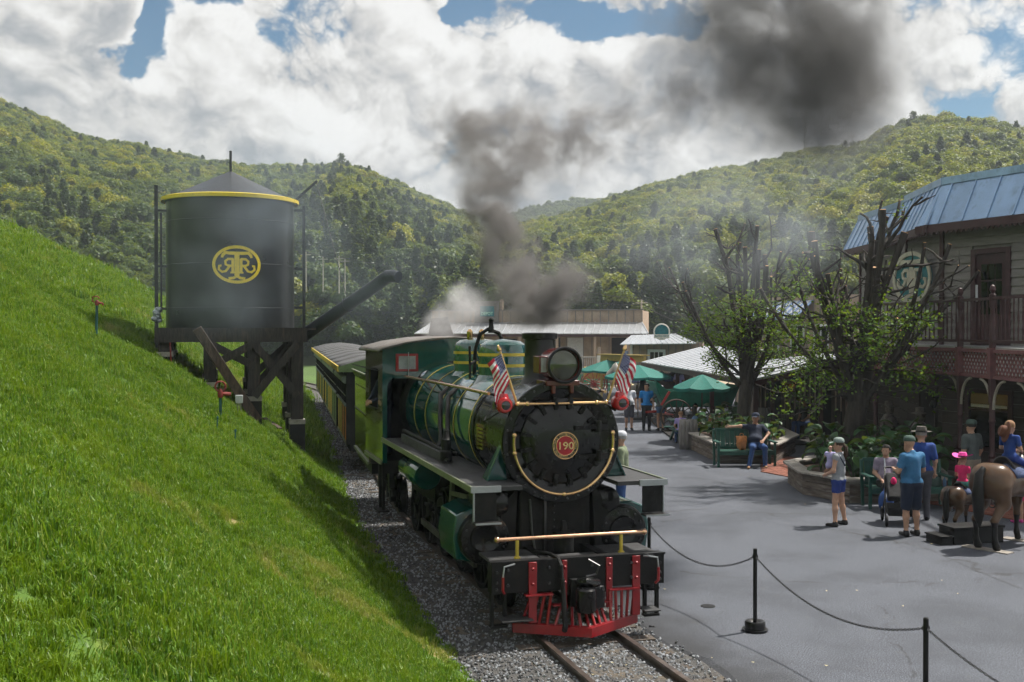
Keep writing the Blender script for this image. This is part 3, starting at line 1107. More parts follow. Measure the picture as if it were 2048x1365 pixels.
        mb = MB().lathe([(.07, 0), (.09, .02), (.09, .15), (.07, .17), (.07, .32), (.05, .34), (.03, .45)], (s * .98, 3.25, 1.87), (0, 0, 1), 14)
        mb.build('lubricator', 'matt_black', L)
        mb = MB()
        for k in range(6):
            z = 2.17 + .052 * k
            mb.bar((s * .755, 2.05, z), (s * .755, 2.32, z), .02, .03)
        mb.box(s * .73, s * .765, 2.32, 2.37, 2.15, 2.48)
        mb.build('builder_plate', 'brass', L)
        # --- cylinder
        cy = MB().lathe([(.28, 1.30), (.33, 1.32), (.34, 1.36), (.34, 2.3), (.30, 2.33)], (s * .93, 0, 1.13), Y, 36).build('cylinder', 'black_paint', L)
        MB().lathe([(.0, 1.255), (.15, 1.255), (.16, 1.25), (.19, 1.25), (.20, 1.285), (.31, 1.295), (.31, 1.33)], (s * .93, 0, 1.13), Y, 36).build('cylinder_head', 'smokebox_black', cy)
        ring_bolts(cy, (s * .93, 1.295, 1.13), (0, -1, 0), .265, 14, .016, .025)
        mb = MB().prism([(s * 1.0, 1.38, .80), (s * 1.29, 1.38, .86), (s * 1.33, 1.38, 1.13), (s * 1.29, 1.38, 1.42), (s * 1.1, 1.38, 1.50), (s * .9, 1.38, 1.5)], (0, 1.38, 0), (0, 2.22, 0))
        mb.build('cylinder_jacket', 'loco_green', cy, bevel=.02)
        vc = MB().lathe([(.15, 1.34), (.19, 1.36), (.19, 2.24), (.15, 2.26)], (s * .72, 0, 1.52), Y, 28).build('valve_chest', 'black_paint', cy)
        MB().lathe([(.0, 1.30), (.10, 1.30), (.17, 1.325), (.17, 1.35)], (s * .72, 0, 1.52), Y, 24).build('valve_cover', 'smokebox_black', vc)
        MB().prism([(s * .55, 1.3, .82), (s * .72, 1.3, .82), (s * .72, 1.3, 1.4), (s * .62, 1.3, 1.62), (s * .5, 1.3, 1.75)], (0, 0, 0), (0, .9, 0)).build('saddle_side', 'matt_black', L)
        # --- wheels and rods
        for y in (3.0, 4.15, 5.3, 6.45):
            mb = MB()
            spoked_wheel(mb, (s * .50, y, .10 + .55), .55, 12)
            w = mb.build('driving_wheel', 'matt_black', L)
            MB().prism([(s * .57, y + .40 * math.cos(a), .65 + .40 * math.sin(a)) for a in np.linspace(.5, 2.3, 7)], (0, 0, 0), (s * .03, 0, 0)).build('counterweight', 'matt_black', w)
        for y, r in ((2.0, .34), (7.6, .40)):
            mb = MB()
            spoked_wheel(mb, (s * .50, y, .10 + r), r, 9)
            mb.build('truck_wheel', 'matt_black', L)
        MB().bar((s * .64, 2.9, .46), (s * .64, 6.55, .46), .05, .10).build('coupling_rod', 'rod_steel', L)
        MB().bar((s * .72, 2.45, 1.10), (s * .70, 4.15, .46), .05, .11).build('connecting_rod', 'rod_steel', L)
        MB().bar((s * .93, 2.3, 1.26), (s * .93, 3.2, 1.26), .07, .05).bar((s * .93, 2.3, 1.0), (s * .93, 3.2, 1.0), .07, .05).bar((s * .93, 2.55, 1.13), (s * .93, 2.75, 1.13), .12, .28).build('crosshead', 'rod_steel', L)
        MB().tube([(s * .93, 2.7, 1.05), (s * .95, 2.75, .75), (s * .94, 2.62, .62)], .028, 8).bar((s * .94, 2.62, .62), (s * .94, 3.25, .70), .04, .06).build('combination_lever', 'rod_steel', L)
        MB().bar((s * .86, 3.35, 1.62), (s * .86, 3.5, 1.05), .05, .11).bar((s * .90, 2.3, 1.5), (s * .88, 3.4, 1.4), .035, .06).bar((s * .88, 3.5, 1.08), (s * .84, 4.15, .62), .035, .06).build('valve_gear', 'rod_steel', L)
        MB().bar((s * .85, 2.4, 1.72), (s * .85, 7, 1.72), .10, .14).build('gear_hanger', 'matt_black', L)
        MB().lathe([(.20, 0), (.22, .03), (.22, 1.3), (.20, 1.33)], (s * .98, 4.5, 1.5), Y, 24).build('air_tank', 'loco_green', L)
        # --- marker lamps
        c = Vector((s * .77, 1.02, 2.82))
        ml = MB().lathe([(.0, -.10), (.085, -.10), (.10, -.07), (.105, .05), (.09, .10), (.03, .12)], c, Y, 20).lathe([(.05, .06), (.07, .09), (.05, .14), (.02, .15)], c, (0, 0, 1), 14).build('marker_lamp', 'lamp_red', L)
        MB().lathe([(.0, -.118), (.045, -.112), (.06, -.10)], c, Y, 20).build('lamp_lens', 'lens_dark', ml)
        MB().torus(c + Vector((0, -.10, 0)), Y, .066, .012, 20, 6).build('lamp_rim', 'lamp_red', ml)
        sd_ = MB().lathe([(.0, 0), (.05, 0), (.055, .02), (.03, .03)], c + Vector((s * .105, 0, 0)), (s, 0, 0), 14).build('side_lens', 'lens_dark', ml)
        MB().bar(c + Vector((-s * .03, .05, -.1)), c + Vector((-s * .16, .12, -.02)), .05, .03).build('lamp_bracket', 'matt_black', ml)
    mb = MB().tube([(-.80, 1.05, 2.74), (-.90, 1.15, 2.66), (-.93, 1.35, 2.60), (-.85, 1.55, 2.64), (-.76, 1.6, 2.72)], .009, 6)
    mb.build('lamp_cable', 'matt_black', L)
    # --- brass handrails on the smokebox front
    hb = MB().tube([(-.60, .98, 2.83), (.58, .98, 2.83)], .019, 10).build('front_handrail', 'brass', L)
    for x in (-.60, -.47, .44, .57):
        MB().sph((x, .98, 2.83), .034 if abs(x) < .5 else .03, 10, 8).build('rail_knob', 'brass', hb)
    for x in (-.47, .44):
        MB().cyl((x, .98, 2.83), (x, 1.06, 2.82), .014, None, 8).build('rail_post', 'brass', hb)
    lr = MB().tube([(.655 * math.sin(a), .955, CZ - .0 - .655 * math.cos(a)) for a in np.linspace(-1.72, 1.72, 40)], .019, 10).build('lower_handrail', 'brass', L)
    for a in (-1.72, -1.38, 0, 1.38, 1.72):
        MB().sph((.655 * math.sin(a), .955, CZ - .655 * math.cos(a)), .033, 10, 8).build('rail_knob', 'brass', lr)
        if abs(a) < 1.5:
            MB().cyl((.655 * math.sin(a), .955, CZ - .655 * math.cos(a)), (.67 * math.sin(a), 1.06, CZ - .67 * math.cos(a)), .014, None, 8).build('rail_post', 'brass', lr)
    # --- saddle, frame
    MB().box(-.48, .48, 1.30, 2.3, .70, 1.72).build('saddle', 'matt_black', L, bevel=.03)
    b = MB()
    for k in range(9):
        b.sph((-.02, 1.295, .78 + .09 * k), .014, 6, 4)
    b.bar((-.14, 1.29, .7), (-.14, 1.29, 1.6), .03, .02).tube([(-.30, 1.2, .95), (-.33, 1.25, 1.2), (-.35, 1.27, 1.6)], .014, 6)
    b.build('rivet_row', 'bolt_steel', L)
    for s in (-1, 1):
        MB().box(s * .33, s * .42, .5, 8.6, .55, 1.0).build('frame_plate', 'matt_black', L)
    MB().box(-.62, .62, 5.6, 7.4, .9, 1.78).build('firebox', 'matt_black', L)
    MB().box(-.32, .32, 2.3, 5.8, .8, 1.7).build('frame_filler', 'matt_black', L)
    # --- pilot deck
    dk = MB().box(-1.06, -.45, .58, 1.12, .965, 1.0).box(.45, 1.06, .58, 1.12, .965, 1.0).box(-.46, .46, .58, .80, .95, .985).build('pilot_deck', 'walkway', L)
    MB().box(-.95, -.48, .56, 1.1, .66, .955).box(.48, .95, .56, 1.1, .66, .955).build('deck_box', 'matt_black', dk)
    bm_ = MB().box(-1.1, 1.1, .38, .56, .64, 1.01).build('pilot_beam', 'matt_black', L, bevel=.008)
    MB().box(-1.11, 1.11, .37, .40, .995, 1.02).build('beam_lip', 'black_paint', bm_)
    for x in (-1.04, 1.04):
        for z in (.70, .78, .90):
            MB().cyl((x, .38, z), (x, .35, z), .02, .015, 6).build('bolt', 'bolt_steel', bm_)
    for x in (-.78, -.27, .27, .78):
        for z in (.74, .92):
            MB().cyl((x - .12, .38, z), (x - .12, .35, z), .022, .017, 6).build('bolt', 'bolt_steel', bm_)
    for x, w, z0 in ((-.60, .10, .28), (-.20, .06, .40), (.37, .08, .40), (.72, .10, .28)):
        st = MB().box(x - w / 2, x + w / 2, .352, .377, z0, 1.0).build('pilot_strap', 'pilot_red', L, bevel=.004)
        for z in (.92, .74):
            MB().lathe([(.024, 0), (.022, .012), (.012, .022)], (x, .352, z), (0, -1, 0), 6).build('strap_bolt', 'pilot_red', st)
    # cowcatcher
    pil = empty('pilot', (0, 0, 0))
    pil.parent = L
    zb = .20
    A, B, Cc = Vector((-.80, .50, zb)), Vector((0.02, .02, zb)), Vector((.80, .50, zb))
    for p, q in ((A, B), (B, Cc)):
        MB().prism([p + Vector((0, 0, -.055)), q + Vector((0, 0, -.055)), q + Vector((0, 0, .055)), p + Vector((0, 0, .055))], (0, 0, 0), (0, .05, 0)).build('pilot_base', 'pilot_red', pil)
        mb = MB().prism([p + Vector((0, .03, .056)), q + Vector((0, .03, .056)), q + Vector((0, .09, .056)), p + Vector((0, .09, .056))], (0, 0, 0), (0, 0, .004))
        mb.build('base_flange', 'pilot_red', pil)
    for i in range(17):
        t = (i + .5) / 17
        x = -.74 + 1.50 * t
        lo = (A.lerp(B, (x + .80) / .82) if x < .02 else B.lerp(Cc, (x - .02) / .78)) + Vector((0, .05, .05))
        outer = abs(x) > .36
        zt = .60 if outer else .46
        xt = x * (.93 if outer else .80) + (.03 if outer else .03)
        MB().cyl(lo, (xt, .37 if not outer else .36, zt), .019, .019, 8).build('pilot_bar', 'pilot_red', pil)
    for x0, x1, z in ((-.70, -.36, .605), (.36, .74, .605), (-.36, -.2, .47), (.28, .38, .47)):
        MB().box(x0, x1, .30, .385, z, z + .018).build('pilot_top', 'pilot_red', pil)
    MB().box(-1.0, -.62, .25, .55, .33, .345).build('step_plate', 'walkway', L)
    MB().box(.80, 1.0, .25, .5, .33, .345).build('step_plate', 'walkway', L)
    # steps and grab irons
    for s in (-1, 1):
        st = MB().bar((s * 1.06, .52, .64), (s * 1.06, .52, .22), .04, .05).bar((s * .90, .52, .64), (s * .90, .52, .25), .04, .05).bar((s * .88, .52, .23), (s * 1.08, .52, .23), .10, .03)
        st.build('stirrup_step', 'matt_black', L)
        MB().tube([(s * .82, .37, .99), (s * .86, .30, 1.0), (s * .97, .29, .98), (s * .985, .29, .86)], .011, 6).build('grab_iron', 'chrome_edge', L)
        MB().tube([(s * .985, .29, .86), (s * .985, .30, .70), (s * .96, .33, .66)], .017, 6).build('grab_sleeve', 'pilot_red', L)
    # brass rail over the beam
    br = MB().tube([(-.97, .60, 1.24), (.93, .60, 1.24)], .024, 12).build('beam_handrail', 'copper_brass', L)
    for x in (-.97, .93):
        MB().sph((x, .60, 1.24), .038, 12, 8).build('rail_knob', 'copper_brass', br)
    for x in (-.72, .62):
        MB().cyl((x, .60, 1.0), (x, .60, 1.23), .022, None, 10).cyl((x, .60, 1.0), (x, .60, 1.02), .04, None, 10).build('rail_post', 'stripe_yellow', br)
    # coupler, air hose, pump
    cp = MB().box(-.14, .16, .30, .376, .45, .78).build('coupler_pocket', 'matt_black', L, bevel=.01)
    MB().lathe([(.115, 0), (.125, .02), (.125, .26), (.105, .28)], (.0, .17, .42), (0, 0, 1), 20).build('coupler_knuckle', 'smokebox_black', cp)
    MB().prism([(.09, .22, .42), (.27, .25, .42), (.30, .34, .42), (.24, .40, .42), (.04, .38, .42)], (0, 0, 0), (0, 0, .27)).build('coupler_guard', 'smokebox_black', cp, bevel=.02)
    MB().tube([(-.05, .30, .74), (.02, .2, .76), (.12, .22, .74), (.2, .3, .72)], .05, 8).build('coupler_head', 'smokebox_black', cp)
    MB().tube([(.05, .30, .80), (.18, .31, .82), (.22, .30, .92), (.1, .36, .99)], .014, 6).build('lift_chain', 'bolt_steel', cp)
    MB().tube([(-.42, .9, 1.02), (-.30, .62, 1.03), (-.27, .40, 1.02), (-.265, .30, .95), (-.26, .28, .78)], .025, 8).tube([(-.26, .28, .80), (-.25, .27, .62)], .032, 8).tube([(-.25, .27, .62), (-.25, .22, .40), (-.27, .13, .27), (-.30, .08, .24)], .034, 8).build('air_hose', 'matt_black', L)
    MB().lathe([(.13, .98), (.13, 1.20), (.145, 1.2), (.145, 1.23), (.05, 1.24), (.05, 1.28), (.035, 1.34), (.02, 1.36)], (-.0, .98, 0), (0, 0, 1), 22).build('pump_pot', 'matt_black', L)
    # --- cab
    cab = empty('cab', (0, 7.05, 0))
    cab.parent = L
    hw, y0, y1, zb, zt = 1.25, 0.0, 1.85, 1.42, 3.40
    for s in (-1, 1):
        mb = MB()
        wy0, wy1, wz0, wz1 = .42, 1.45, 2.35, 3.05
        t = .03
        xa, xb = s * hw, s * (hw - t)
        mb.box(xa, xb, y0, wy0, zb, zt).box(xa, xb, wy1, y1, zb, zt).box(xa, xb, wy0, wy1, zb, wz0).box(xa, xb, wy0, wy1, wz1, zt)
        side = mb.build('cab_side', 'side_grass_sheen', cab, smooth=None)
        MB().box(s * (hw + .002), s * (hw + .03), y0, y1, zb - .03, zb + .03).build('sill_strip', 'trim_grey', side)
        for z in (2.30,):
            MB().box(s * (hw + .002), s * (hw + .012), y0 + .03, y1 - .03, z - .012, z + .012).build('side_bead', 'black_paint', side)
        MB().box(s * (hw + .003), s * (hw + .05), wy0, wy1, wz0 - .04, wz0).build('arm_rest', 'black_paint', side)
        MB().bar((s * (hw + .14), wy0 - .05, 3.06), (s * (hw + .14), wy1 + .05, 3.06), .34, .02, (-s * .25, 0, 1)).build('window_awning', 'walkway', side)
        fw = MB()
        # front wall either side of the boiler with a red framed window
        prof = []
        fw.prism([(s * .0, 0, 3.2), (s * .55, 0, 3.0), (s * .68, 0, 2.86), (s * .76, 0, 2.90), (s * 1.08, 0, 2.90), (s * 1.15, 0, 2.82), (s * 1.17, 0, 2.7), (s * 1.17, 0, zb), (s * hw, 0, zb), (s * hw, 0, zt), (s * .75, 0, 3.52), (s * .0, 0, 3.60)], (0, .0, 0), (0, -.04, 0))
        f_ = fw.build('cab_front', 'loco_green', cab, smooth=None)
        MB().box(s * .62, s * 1.02, -.075, -.042, 3.02, 3.33).build('front_window_frame', 'pilot_red', f_, bevel=.01)
        MB().box(s * .67, s * .97, -.082, -.076, 3.06, 3.29).build('front_pane', 'window_grey', f_)
        MB().bar((s * .8, -.10, 3.36), (s * .8, -.10, 2.9), .012, .012).build('wiper', 'chrome_edge', f_)
    pts = [(-1.36, 3.38), (-1.30, 3.44), (-.9, 3.54), (-.4, 3.61), (0, 3.63), (.4, 3.61), (.9, 3.54), (1.30, 3.44), (1.36, 3.38)]
    mb = MB()
    mb.grid([[(x, y, z) for x, z in pts] for y in (-.22, .7, 1.3, 2.05)])
    rf = mb.build('cab_roof', 'roof_tin', cab, smooth=60)
    so = rf.modifiers.new('solid', 'SOLIDIFY')
    so.thickness = .03
    MB().box(-1.2, 1.2, y0, y1, 1.40, 1.45).build('cab_floor', 'matt_black', cab)
    MB().box(-1.2, 1.2, y1 - .04, y1, 1.45, 3.4).build('cab_dark_plane', 'matt_black', cab)  # dark sheet added so the cab interior looks unlit
    MB().lathe([(.82, 7.1), (.82, 7.75)], (0, -7.05, CZ), Y, 40).build('backhead', 'matt_black', cab)
    for s in (-1, 1):
        MB().bar((s * 1.2, .15, 1.4), (s * 1.2, .15, .55), .05, .05).bar((s * 1.2, .5, 1.4), (s * 1.2, .5, .55), .05, .05).bar((s * 1.2, .1, .55), (s * 1.2, .55, .55), .2, .03).build('cab_step', 'matt_black', cab)
    return L


LOCO = build_loco()
RZ = Matrix.Rotation(TH, 3, 'Z')


def lw(v, u, z):
    """Engine coordinates (right of centre, back from the pilot tip, height) to world."""
    return TIP + RZ @ Vector((v, u, z))


def build_flag(s, label):
    F = empty('flag', lw(s * .77, 1.02, 2.90), TH, label, 'flag', 'national flags on the engine front')
    base = Vector((-s * .17, .0, -.06))
    top = Vector((s * .05, -.02, .58))
    MB().tube([base, top], .016, 8).build('flag_pole', 'wood_pole', F)
    MB().lathe([(.0, 0), (.025, .01), (.03, .03), (.012, .075), (0, .09)], top, top - base, 10).build('finial', 'brass', F)
    rows, W = [], 26
    n_r = 39
    rg = random.Random(4 + s)
    for i in range(n_r + 1):
        sI = i / n_r
        p = top.lerp(base, .04 + sI * .52)
        row = []
        for j in range(W + 1):
            t = j / W
            out = s * (.15 * t + .03 * math.sin(t * 2.4)) * (1 - .25 * sI)
            sag = -(.12 + .20 * sI) * t - .08 * t * t * sI
            rip = .035 * math.sin(t * 7 + sI * 4) * t + .02 * math.sin(sI * 11 + t * 3) * t
            row.append((p.x + out + .03 * math.sin(sI * 6) * t, p.y - .02 + rip, p.z + sag))
        rows.append(row)
    mb = MB()
    for i in range(n_r):
        for j in range(W):
            st = i // 3
            if st < 7 and j < 11:
                star = (i % 3 == 1 and j % 2 == (st % 2))
                mb.mi(1 if star else 2)
            else:
                mb.mi(0 if st % 2 == 0 else 1)
            mb.add([rows[i][j], rows[i][j + 1], rows[i + 1][j + 1], rows[i + 1][j]], [(0, 1, 2, 3)])
    me = mb.mesh('flag_cloth', ['flag_red', 'flag_white', 'flag_blue'], None)
    bm = bmesh.new()
    bm.from_mesh(me)
    bmesh.ops.remove_doubles(bm, verts=bm.verts, dist=1e-5)
    bm.to_mesh(me)
    bm.free()
    me.shade_smooth()
    link('flag_cloth', me, F)


build_flag(-1, 'stars and stripes flag on the lamp bracket left of the headlight')
build_flag(1, 'stars and stripes flag on the lamp bracket right of the headlight')


def track_frame(y):
    return Vector((cx(y), y, 0)), math.atan2(-head(y), 1)


def build_tender():
    yc = TIP.y + 9.15 * TC
    p, a = track_frame(yc + 1.6)
    p0, _ = track_frame(yc)
    a = math.atan2(-(cx(yc + 3.2) - cx(yc)), 3.2)
    T = empty('tender', p0, a, 'dark green coal tender with riveted sides behind the cab', 'tender')
    Lh = 3.25
    hw = 1.2
    MB().box(-1.15, 1.15, 0, Lh, .95, 1.15).build('tender_frame', 'matt_black', T)
    for s in (-1, 1):
        sd_ = MB().box(s * (hw - .03), s * hw, .05, Lh, 1.15, 2.72).build('tender_side', 'side_grass_sheen', T)
        MB().prism([(s * hw, .1, 2.72), (s * (hw + .08), .1, 2.86), (s * (hw + .05), .1, 2.87), (s * (hw - .03), .1, 2.72)], (0, 0, 0), (0, Lh - .2, 0)).build('side_flare', 'side_grass_sheen', sd_)
        MB().box(s * (hw + .002), s * (hw + .03), .05, Lh, 1.12, 1.18).box(s * (hw + .05), s * (hw + .09), .1, Lh - .1, 2.86, 2.89).build('side_edge', 'trim_grey', sd_)
        b = MB()
        for z in (2.02, 2.56):
            for k in range(16):
                b.sph((s * hw, .15 + k * .19, z), .014, 6, 4)
        tag(b.build('rivet_row', 'side_grass_sheen', sd_), kind='stuff')
        MB().box(s * (hw + .002), s * (hw + .01), .1, Lh, 2.03, 2.05).build('side_bead', 'black_paint', sd_)
        MB().box(s * (hw - .35), s * (hw - .3), .3, 1.7, 2.7, 3.1).build('coal_board', 'loco_green', T)
    MB().box(-hw, hw, Lh - .03, Lh, 1.15, 2.8).build('tender_back', 'loco_green', T)
    MB().box(-hw + .04, hw - .04, .3, Lh - .04, 2.3, 2.55).build('tank_top', 'matt_black', T)
    rg = random.Random(8)
    mb = MB()
    for _ in range(160):
        x, y = rg.uniform(-.9, .9), rg.uniform(.3, 2.2)
        mb.sph((x, y, 2.58 + rg.uniform(0, .25) * (1 - abs(x))), (rg.uniform(.06, .12), rg.uniform(.06, .12), rg.uniform(.05, .1)), 6, 4)
    tag(mb.build('coal', 'matt_black', T, smooth=20), kind='stuff')
    for y in (.55, 1.2, 2.1, 2.75):
        for s in (-1, 1):
            mb = MB()
            spoked_wheel(mb, (s * .5, y, .42), .32, 9)
            mb.build('tender_wheel', 'matt_black', T)
    for y in (.87, 2.42):
        for s in (-1, 1):
            MB().bar((s * .68, y - .55, .5), (s * .68, y + .55, .5), .08, .14).bar((s * .68, y - .15, .72), (s * .68, y + .15, .72), .10, .3).box(s * .62, s * .74, y - .4, y - .24, .32, .55).box(s * .62, s * .74, y + .24, y + .4, .32, .55).build('side_frame', 'matt_black', T)


build_tender()
# ================================================================== coaches, water tower
pm('coach_orange', (0.62, 0.23, 0.05), 0.6, var=0.2, vs=4, dirt=(0.3, 0.13, 0.04), da=0.3)
pm('coach_yellow', (0.60, 0.43, 0.07), 0.6, var=0.2, vs=4)
pm('coach_green', (0.12, 0.18, 0.07), 0.6, var=0.2, vs=4)
pm('coach_roof', (0.085, 0.085, 0.088), 0.55, 0.2, var=0.2, vs=2, dirt=(0.07, 0.065, 0.06), ds=1.2, da=0.7)
pm('canvas_grey', (0.20, 0.23, 0.22), 0.5, var=0.2, vs=5)
pm('tank_black', (0.011, 0.013, 0.015), 0.30, var=0.25, vs=1.2, bump=0.05, bs=12, dirt=(0.026, 0.028, 0.031), ds=0.9, da=0.5)
pm('tank_roof', (0.022, 0.027, 0.036), 0.45, var=0.2, vs=1.5)
pm('logo_yellow', (0.80, 0.60, 0.025), 0.5, var=0.06, vs=6)
pm('creosote', (0.028, 0.023, 0.021), 0.75, var=0.4, vs=4, stretch=(6, 6, 1), bump=0.5, bs=16, dirt=(0.10, 0.065, 0.05), ds=2, da=0.45)
pm('brown_plank', (0.075, 0.048, 0.036), 0.8, var=0.4, vs=4, stretch=(4, 4, 1), bump=0.5, bs=14, dirt=(0.17, 0.12, 0.09), da=0.4)
pm('concrete', (0.33, 0.31, 0.27), 0.9, var=0.2, vs=5, bump=0.4, bs=40, dirt=(0.12, 0.12, 0.08), da=0.5)
pm('hydrant_red', (0.25, 0.035, 0.028), 0.5, var=0.25)
pm('hydrant_green', (0.02, 0.10, 0.10), 0.5, var=0.2)
pm('tarp_silver', (0.45, 0.5, 0.54), 0.35, 0.5, var=0.3, vs=14, bump=0.6, bs=25)
pm('pale_box', (0.55, 0.57, 0.58), 0.5, var=0.1)


def build_coach(y0, length, colours, label):
    y1 = y0 + length
    p0 = Vector((cx(y0), y0, 0))
    p1 = Vector((cx(y1), y1, 0))
    d = p1 - p0
    a = math.atan2(-d.x, d.y)
    Lg = d.length - .35
    T = empty('open_coach', p0, a, label, 'rail coach', 'open sided excursion coaches behind the tender')
    hw = 1.18
    MB().box(-1.1, 1.1, .1, Lg, .62, .80).build('underframe', 'matt_black', T)
    n = len(colours)
    seg = (Lg - .1) / n
    for s in (-1, 1):
        for k in range(n):
            ya, yb = .1 + k * seg, .1 + (k + 1) * seg - .05
            MB().box(s * (hw - .04), s * hw, ya, yb, .80, 1.78).build('side_panel', colours[k], T, bevel=.006)
            MB().box(s * (hw - .08), s * (hw + .012), yb, yb + .05, .80, 2.62).build('post', 'matt_black', T)
        MB().box(s * (hw - .08), s * (hw + .02), .05, .1, .80, 2.62).build('post', 'matt_black', T)
        MB().box(s * hw, s * (hw + .05), .1, Lg, 1.78, 1.83).build('side_rail', 'canvas_grey', T)
        MB().tube([(s * (hw + .03), .15, 2.05), (s * (hw + .03), Lg, 2.05)], .012, 6).build('safety_bar', 'trim_grey', T)
        MB().box(s * (hw + .002), s * (hw + .02), .1, Lg, .78, .86).build('sill_strip', 'trim_grey', T)
        for k in range(max(1, n // 2)):
            q = Lg / max(1, n // 2)
            MB().tube([(s * (hw + .02), .12 + q * k, 2.47), (s * (hw + .02), q * (k + 1), 2.47)], .11, 10).build('rolled_curtain', 'canvas_grey', T)
    pts = [(-1.42, 2.82), (-1.2, 2.89), (-.7, 3.02), (0, 3.09), (.7, 3.02), (1.2, 2.89), (1.42, 2.82)]
    nseg = max(2, int(Lg / 2.2))
    for k in range(nseg):
        ya, yb = -.35 + (Lg + .55) * k / nseg, -.35 + (Lg + .55) * (k + 1) / nseg - .015
        mb = MB()
        mb.grid([[(x, y, z) for x, z in pts] for y in (ya, yb)])
        o = mb.build('roof_panel', 'coach_roof', T, smooth=60)
        so = o.modifiers.new('solid', 'SOLIDIFY')
        so.thickness = .03
    for s in (-1, 1):
        MB().box(s * 1.405, s * 1.44, -.35, Lg + .2, 2.69, 2.835).build('roof_fascia', 'coach_yellow', T)
    mb = MB().prism([(-1.40, -.36, 2.68)] + [(x, -.36, z - .01) for x, z in pts] + [(1.40, -.36, 2.68)], (0, 0, 0), (0, .03, 0))
    mb.build('roof_end', 'coach_green', T)
    MB().box(-1.1, -.5, .1, .16, .8, 2.7).box(.5, 1.1, .1, .16, .8, 2.7).box(-.5, .5, .12, .16, .8, 1.6).build('end_wall', 'matt_black', T)
    for k in range(int(Lg / 1.1)):
        y = .9 + k * 1.1
        if y < Lg - .3:
            MB().box(-1.05, 1.05, y, y + .45, 1.05, 1.12).box(-1.05, 1.05, y + .40, y + .46, 1.12, 1.65).build('bench', 'brown_plank', T)
    for y in (1.0, 2.0, Lg - 2.0, Lg - 1.0):
        for s in (-1, 1):
            mb = MB()
            spoked_wheel(mb, (s * .5, y, .40), .30, 8)
            mb.build('coach_wheel', 'matt_black', T)
            if y in (1.0, Lg - 2.0):
                MB().bar((s * .66, y - .3, .48), (s * .66, y + 1.3, .48), .08, .16).build('side_frame', 'matt_black', T)
    return T


yt = TIP.y + (9.15 + 3.7) * TC
build_coach(yt + 3.2, 5.2, ['coach_orange', 'coach_orange', 'coach_yellow', 'coach_yellow'], 'orange and yellow open excursion coach right behind the tender')
build_coach(yt + 8.8, 11, ['coach_green', 'coach_green', 'coach_yellow', 'coach_yellow', 'coach_green', 'coach_yellow'], 'green and yellow open coach second behind the tender')
build_coach(yt + 20.2, 12, ['coach_yellow', 'coach_green', 'coach_yellow', 'coach_green', 'coach_yellow', 'coach_green'], 'rearmost coach in view, half hidden by the tower post')


def logo_shapes():
    """Round railway monogram (ring, tall T, mirrored R and R) as strokes in a plane: lists of (points, half width)."""
    S = []
    ring = [(math.cos(a), .78 * math.sin(a)) for a in np.linspace(0, 2 * PI, 49)]
    S.append((ring, .062))
    S.append(([(0, .55), (0, -.55)], .10))
    S.append(([(-.62, .40), (-.50, .52), (-.30, .50), (0, .50), (.30, .50), (.50, .52), (.62, .40)], .065))
    S.append(([(-.62, .42), (-.64, .30)], .05))
    S.append(([(.62, .42), (.64, .30)], .05))
    S.append(([(-.36, -.62), (-.15, -.60), (0, -.52), (.15, -.60), (.36, -.62)], .055))
    for s in (-1, 1):
        S.append(([(s * .18, .26), (s * .18, -.36)], .055))
        S.append(([(s * .16, .24), (s * .38, .24), (s * .50, .14), (s * .48, .0), (s * .36, -.06), (s * .2, -.06)], .05))
        S.append(([(s * .30, -.06), (s * .48, -.30), (s * .64, -.33), (s * .78, -.22), (s * .76, -.06), (s * .66, -.06)], .048))
        S.append(([(s * .10, -.36), (s * .28, -.36)], .035))
    return S


def add_logo(mb, fn, k, depth=.012):
    """fn maps (a, b, c) in logo units to a point; strokes become raised ribbons."""
    for pts, w in logo_shapes():
        pts = [Vector((p[0], p[1])) for p in pts]
        w = w * 1.08
        L, Rr = [], []
        m = len(pts)
        for i in range(m):
            d = (pts[min(i + 1, m - 1)] - pts[max(i - 1, 0)])
            if pts[0] == pts[-1] or (pts[0] - pts[-1]).length < 1e-6:
                d = pts[(i + 1) % (m - 1)] - pts[(i - 1) % (m - 1)]
            d.normalize()
            nn = Vector((-d.y, d.x)) * w
            L.append(pts[i] + nn)
            Rr.append(pts[i] - nn)
        rows = [[fn(p.x * k, p.y * k, c) for p in q] for q, c in ((L, 0), (L, depth), (Rr, depth), (Rr, 0))]
        mb.grid(rows)


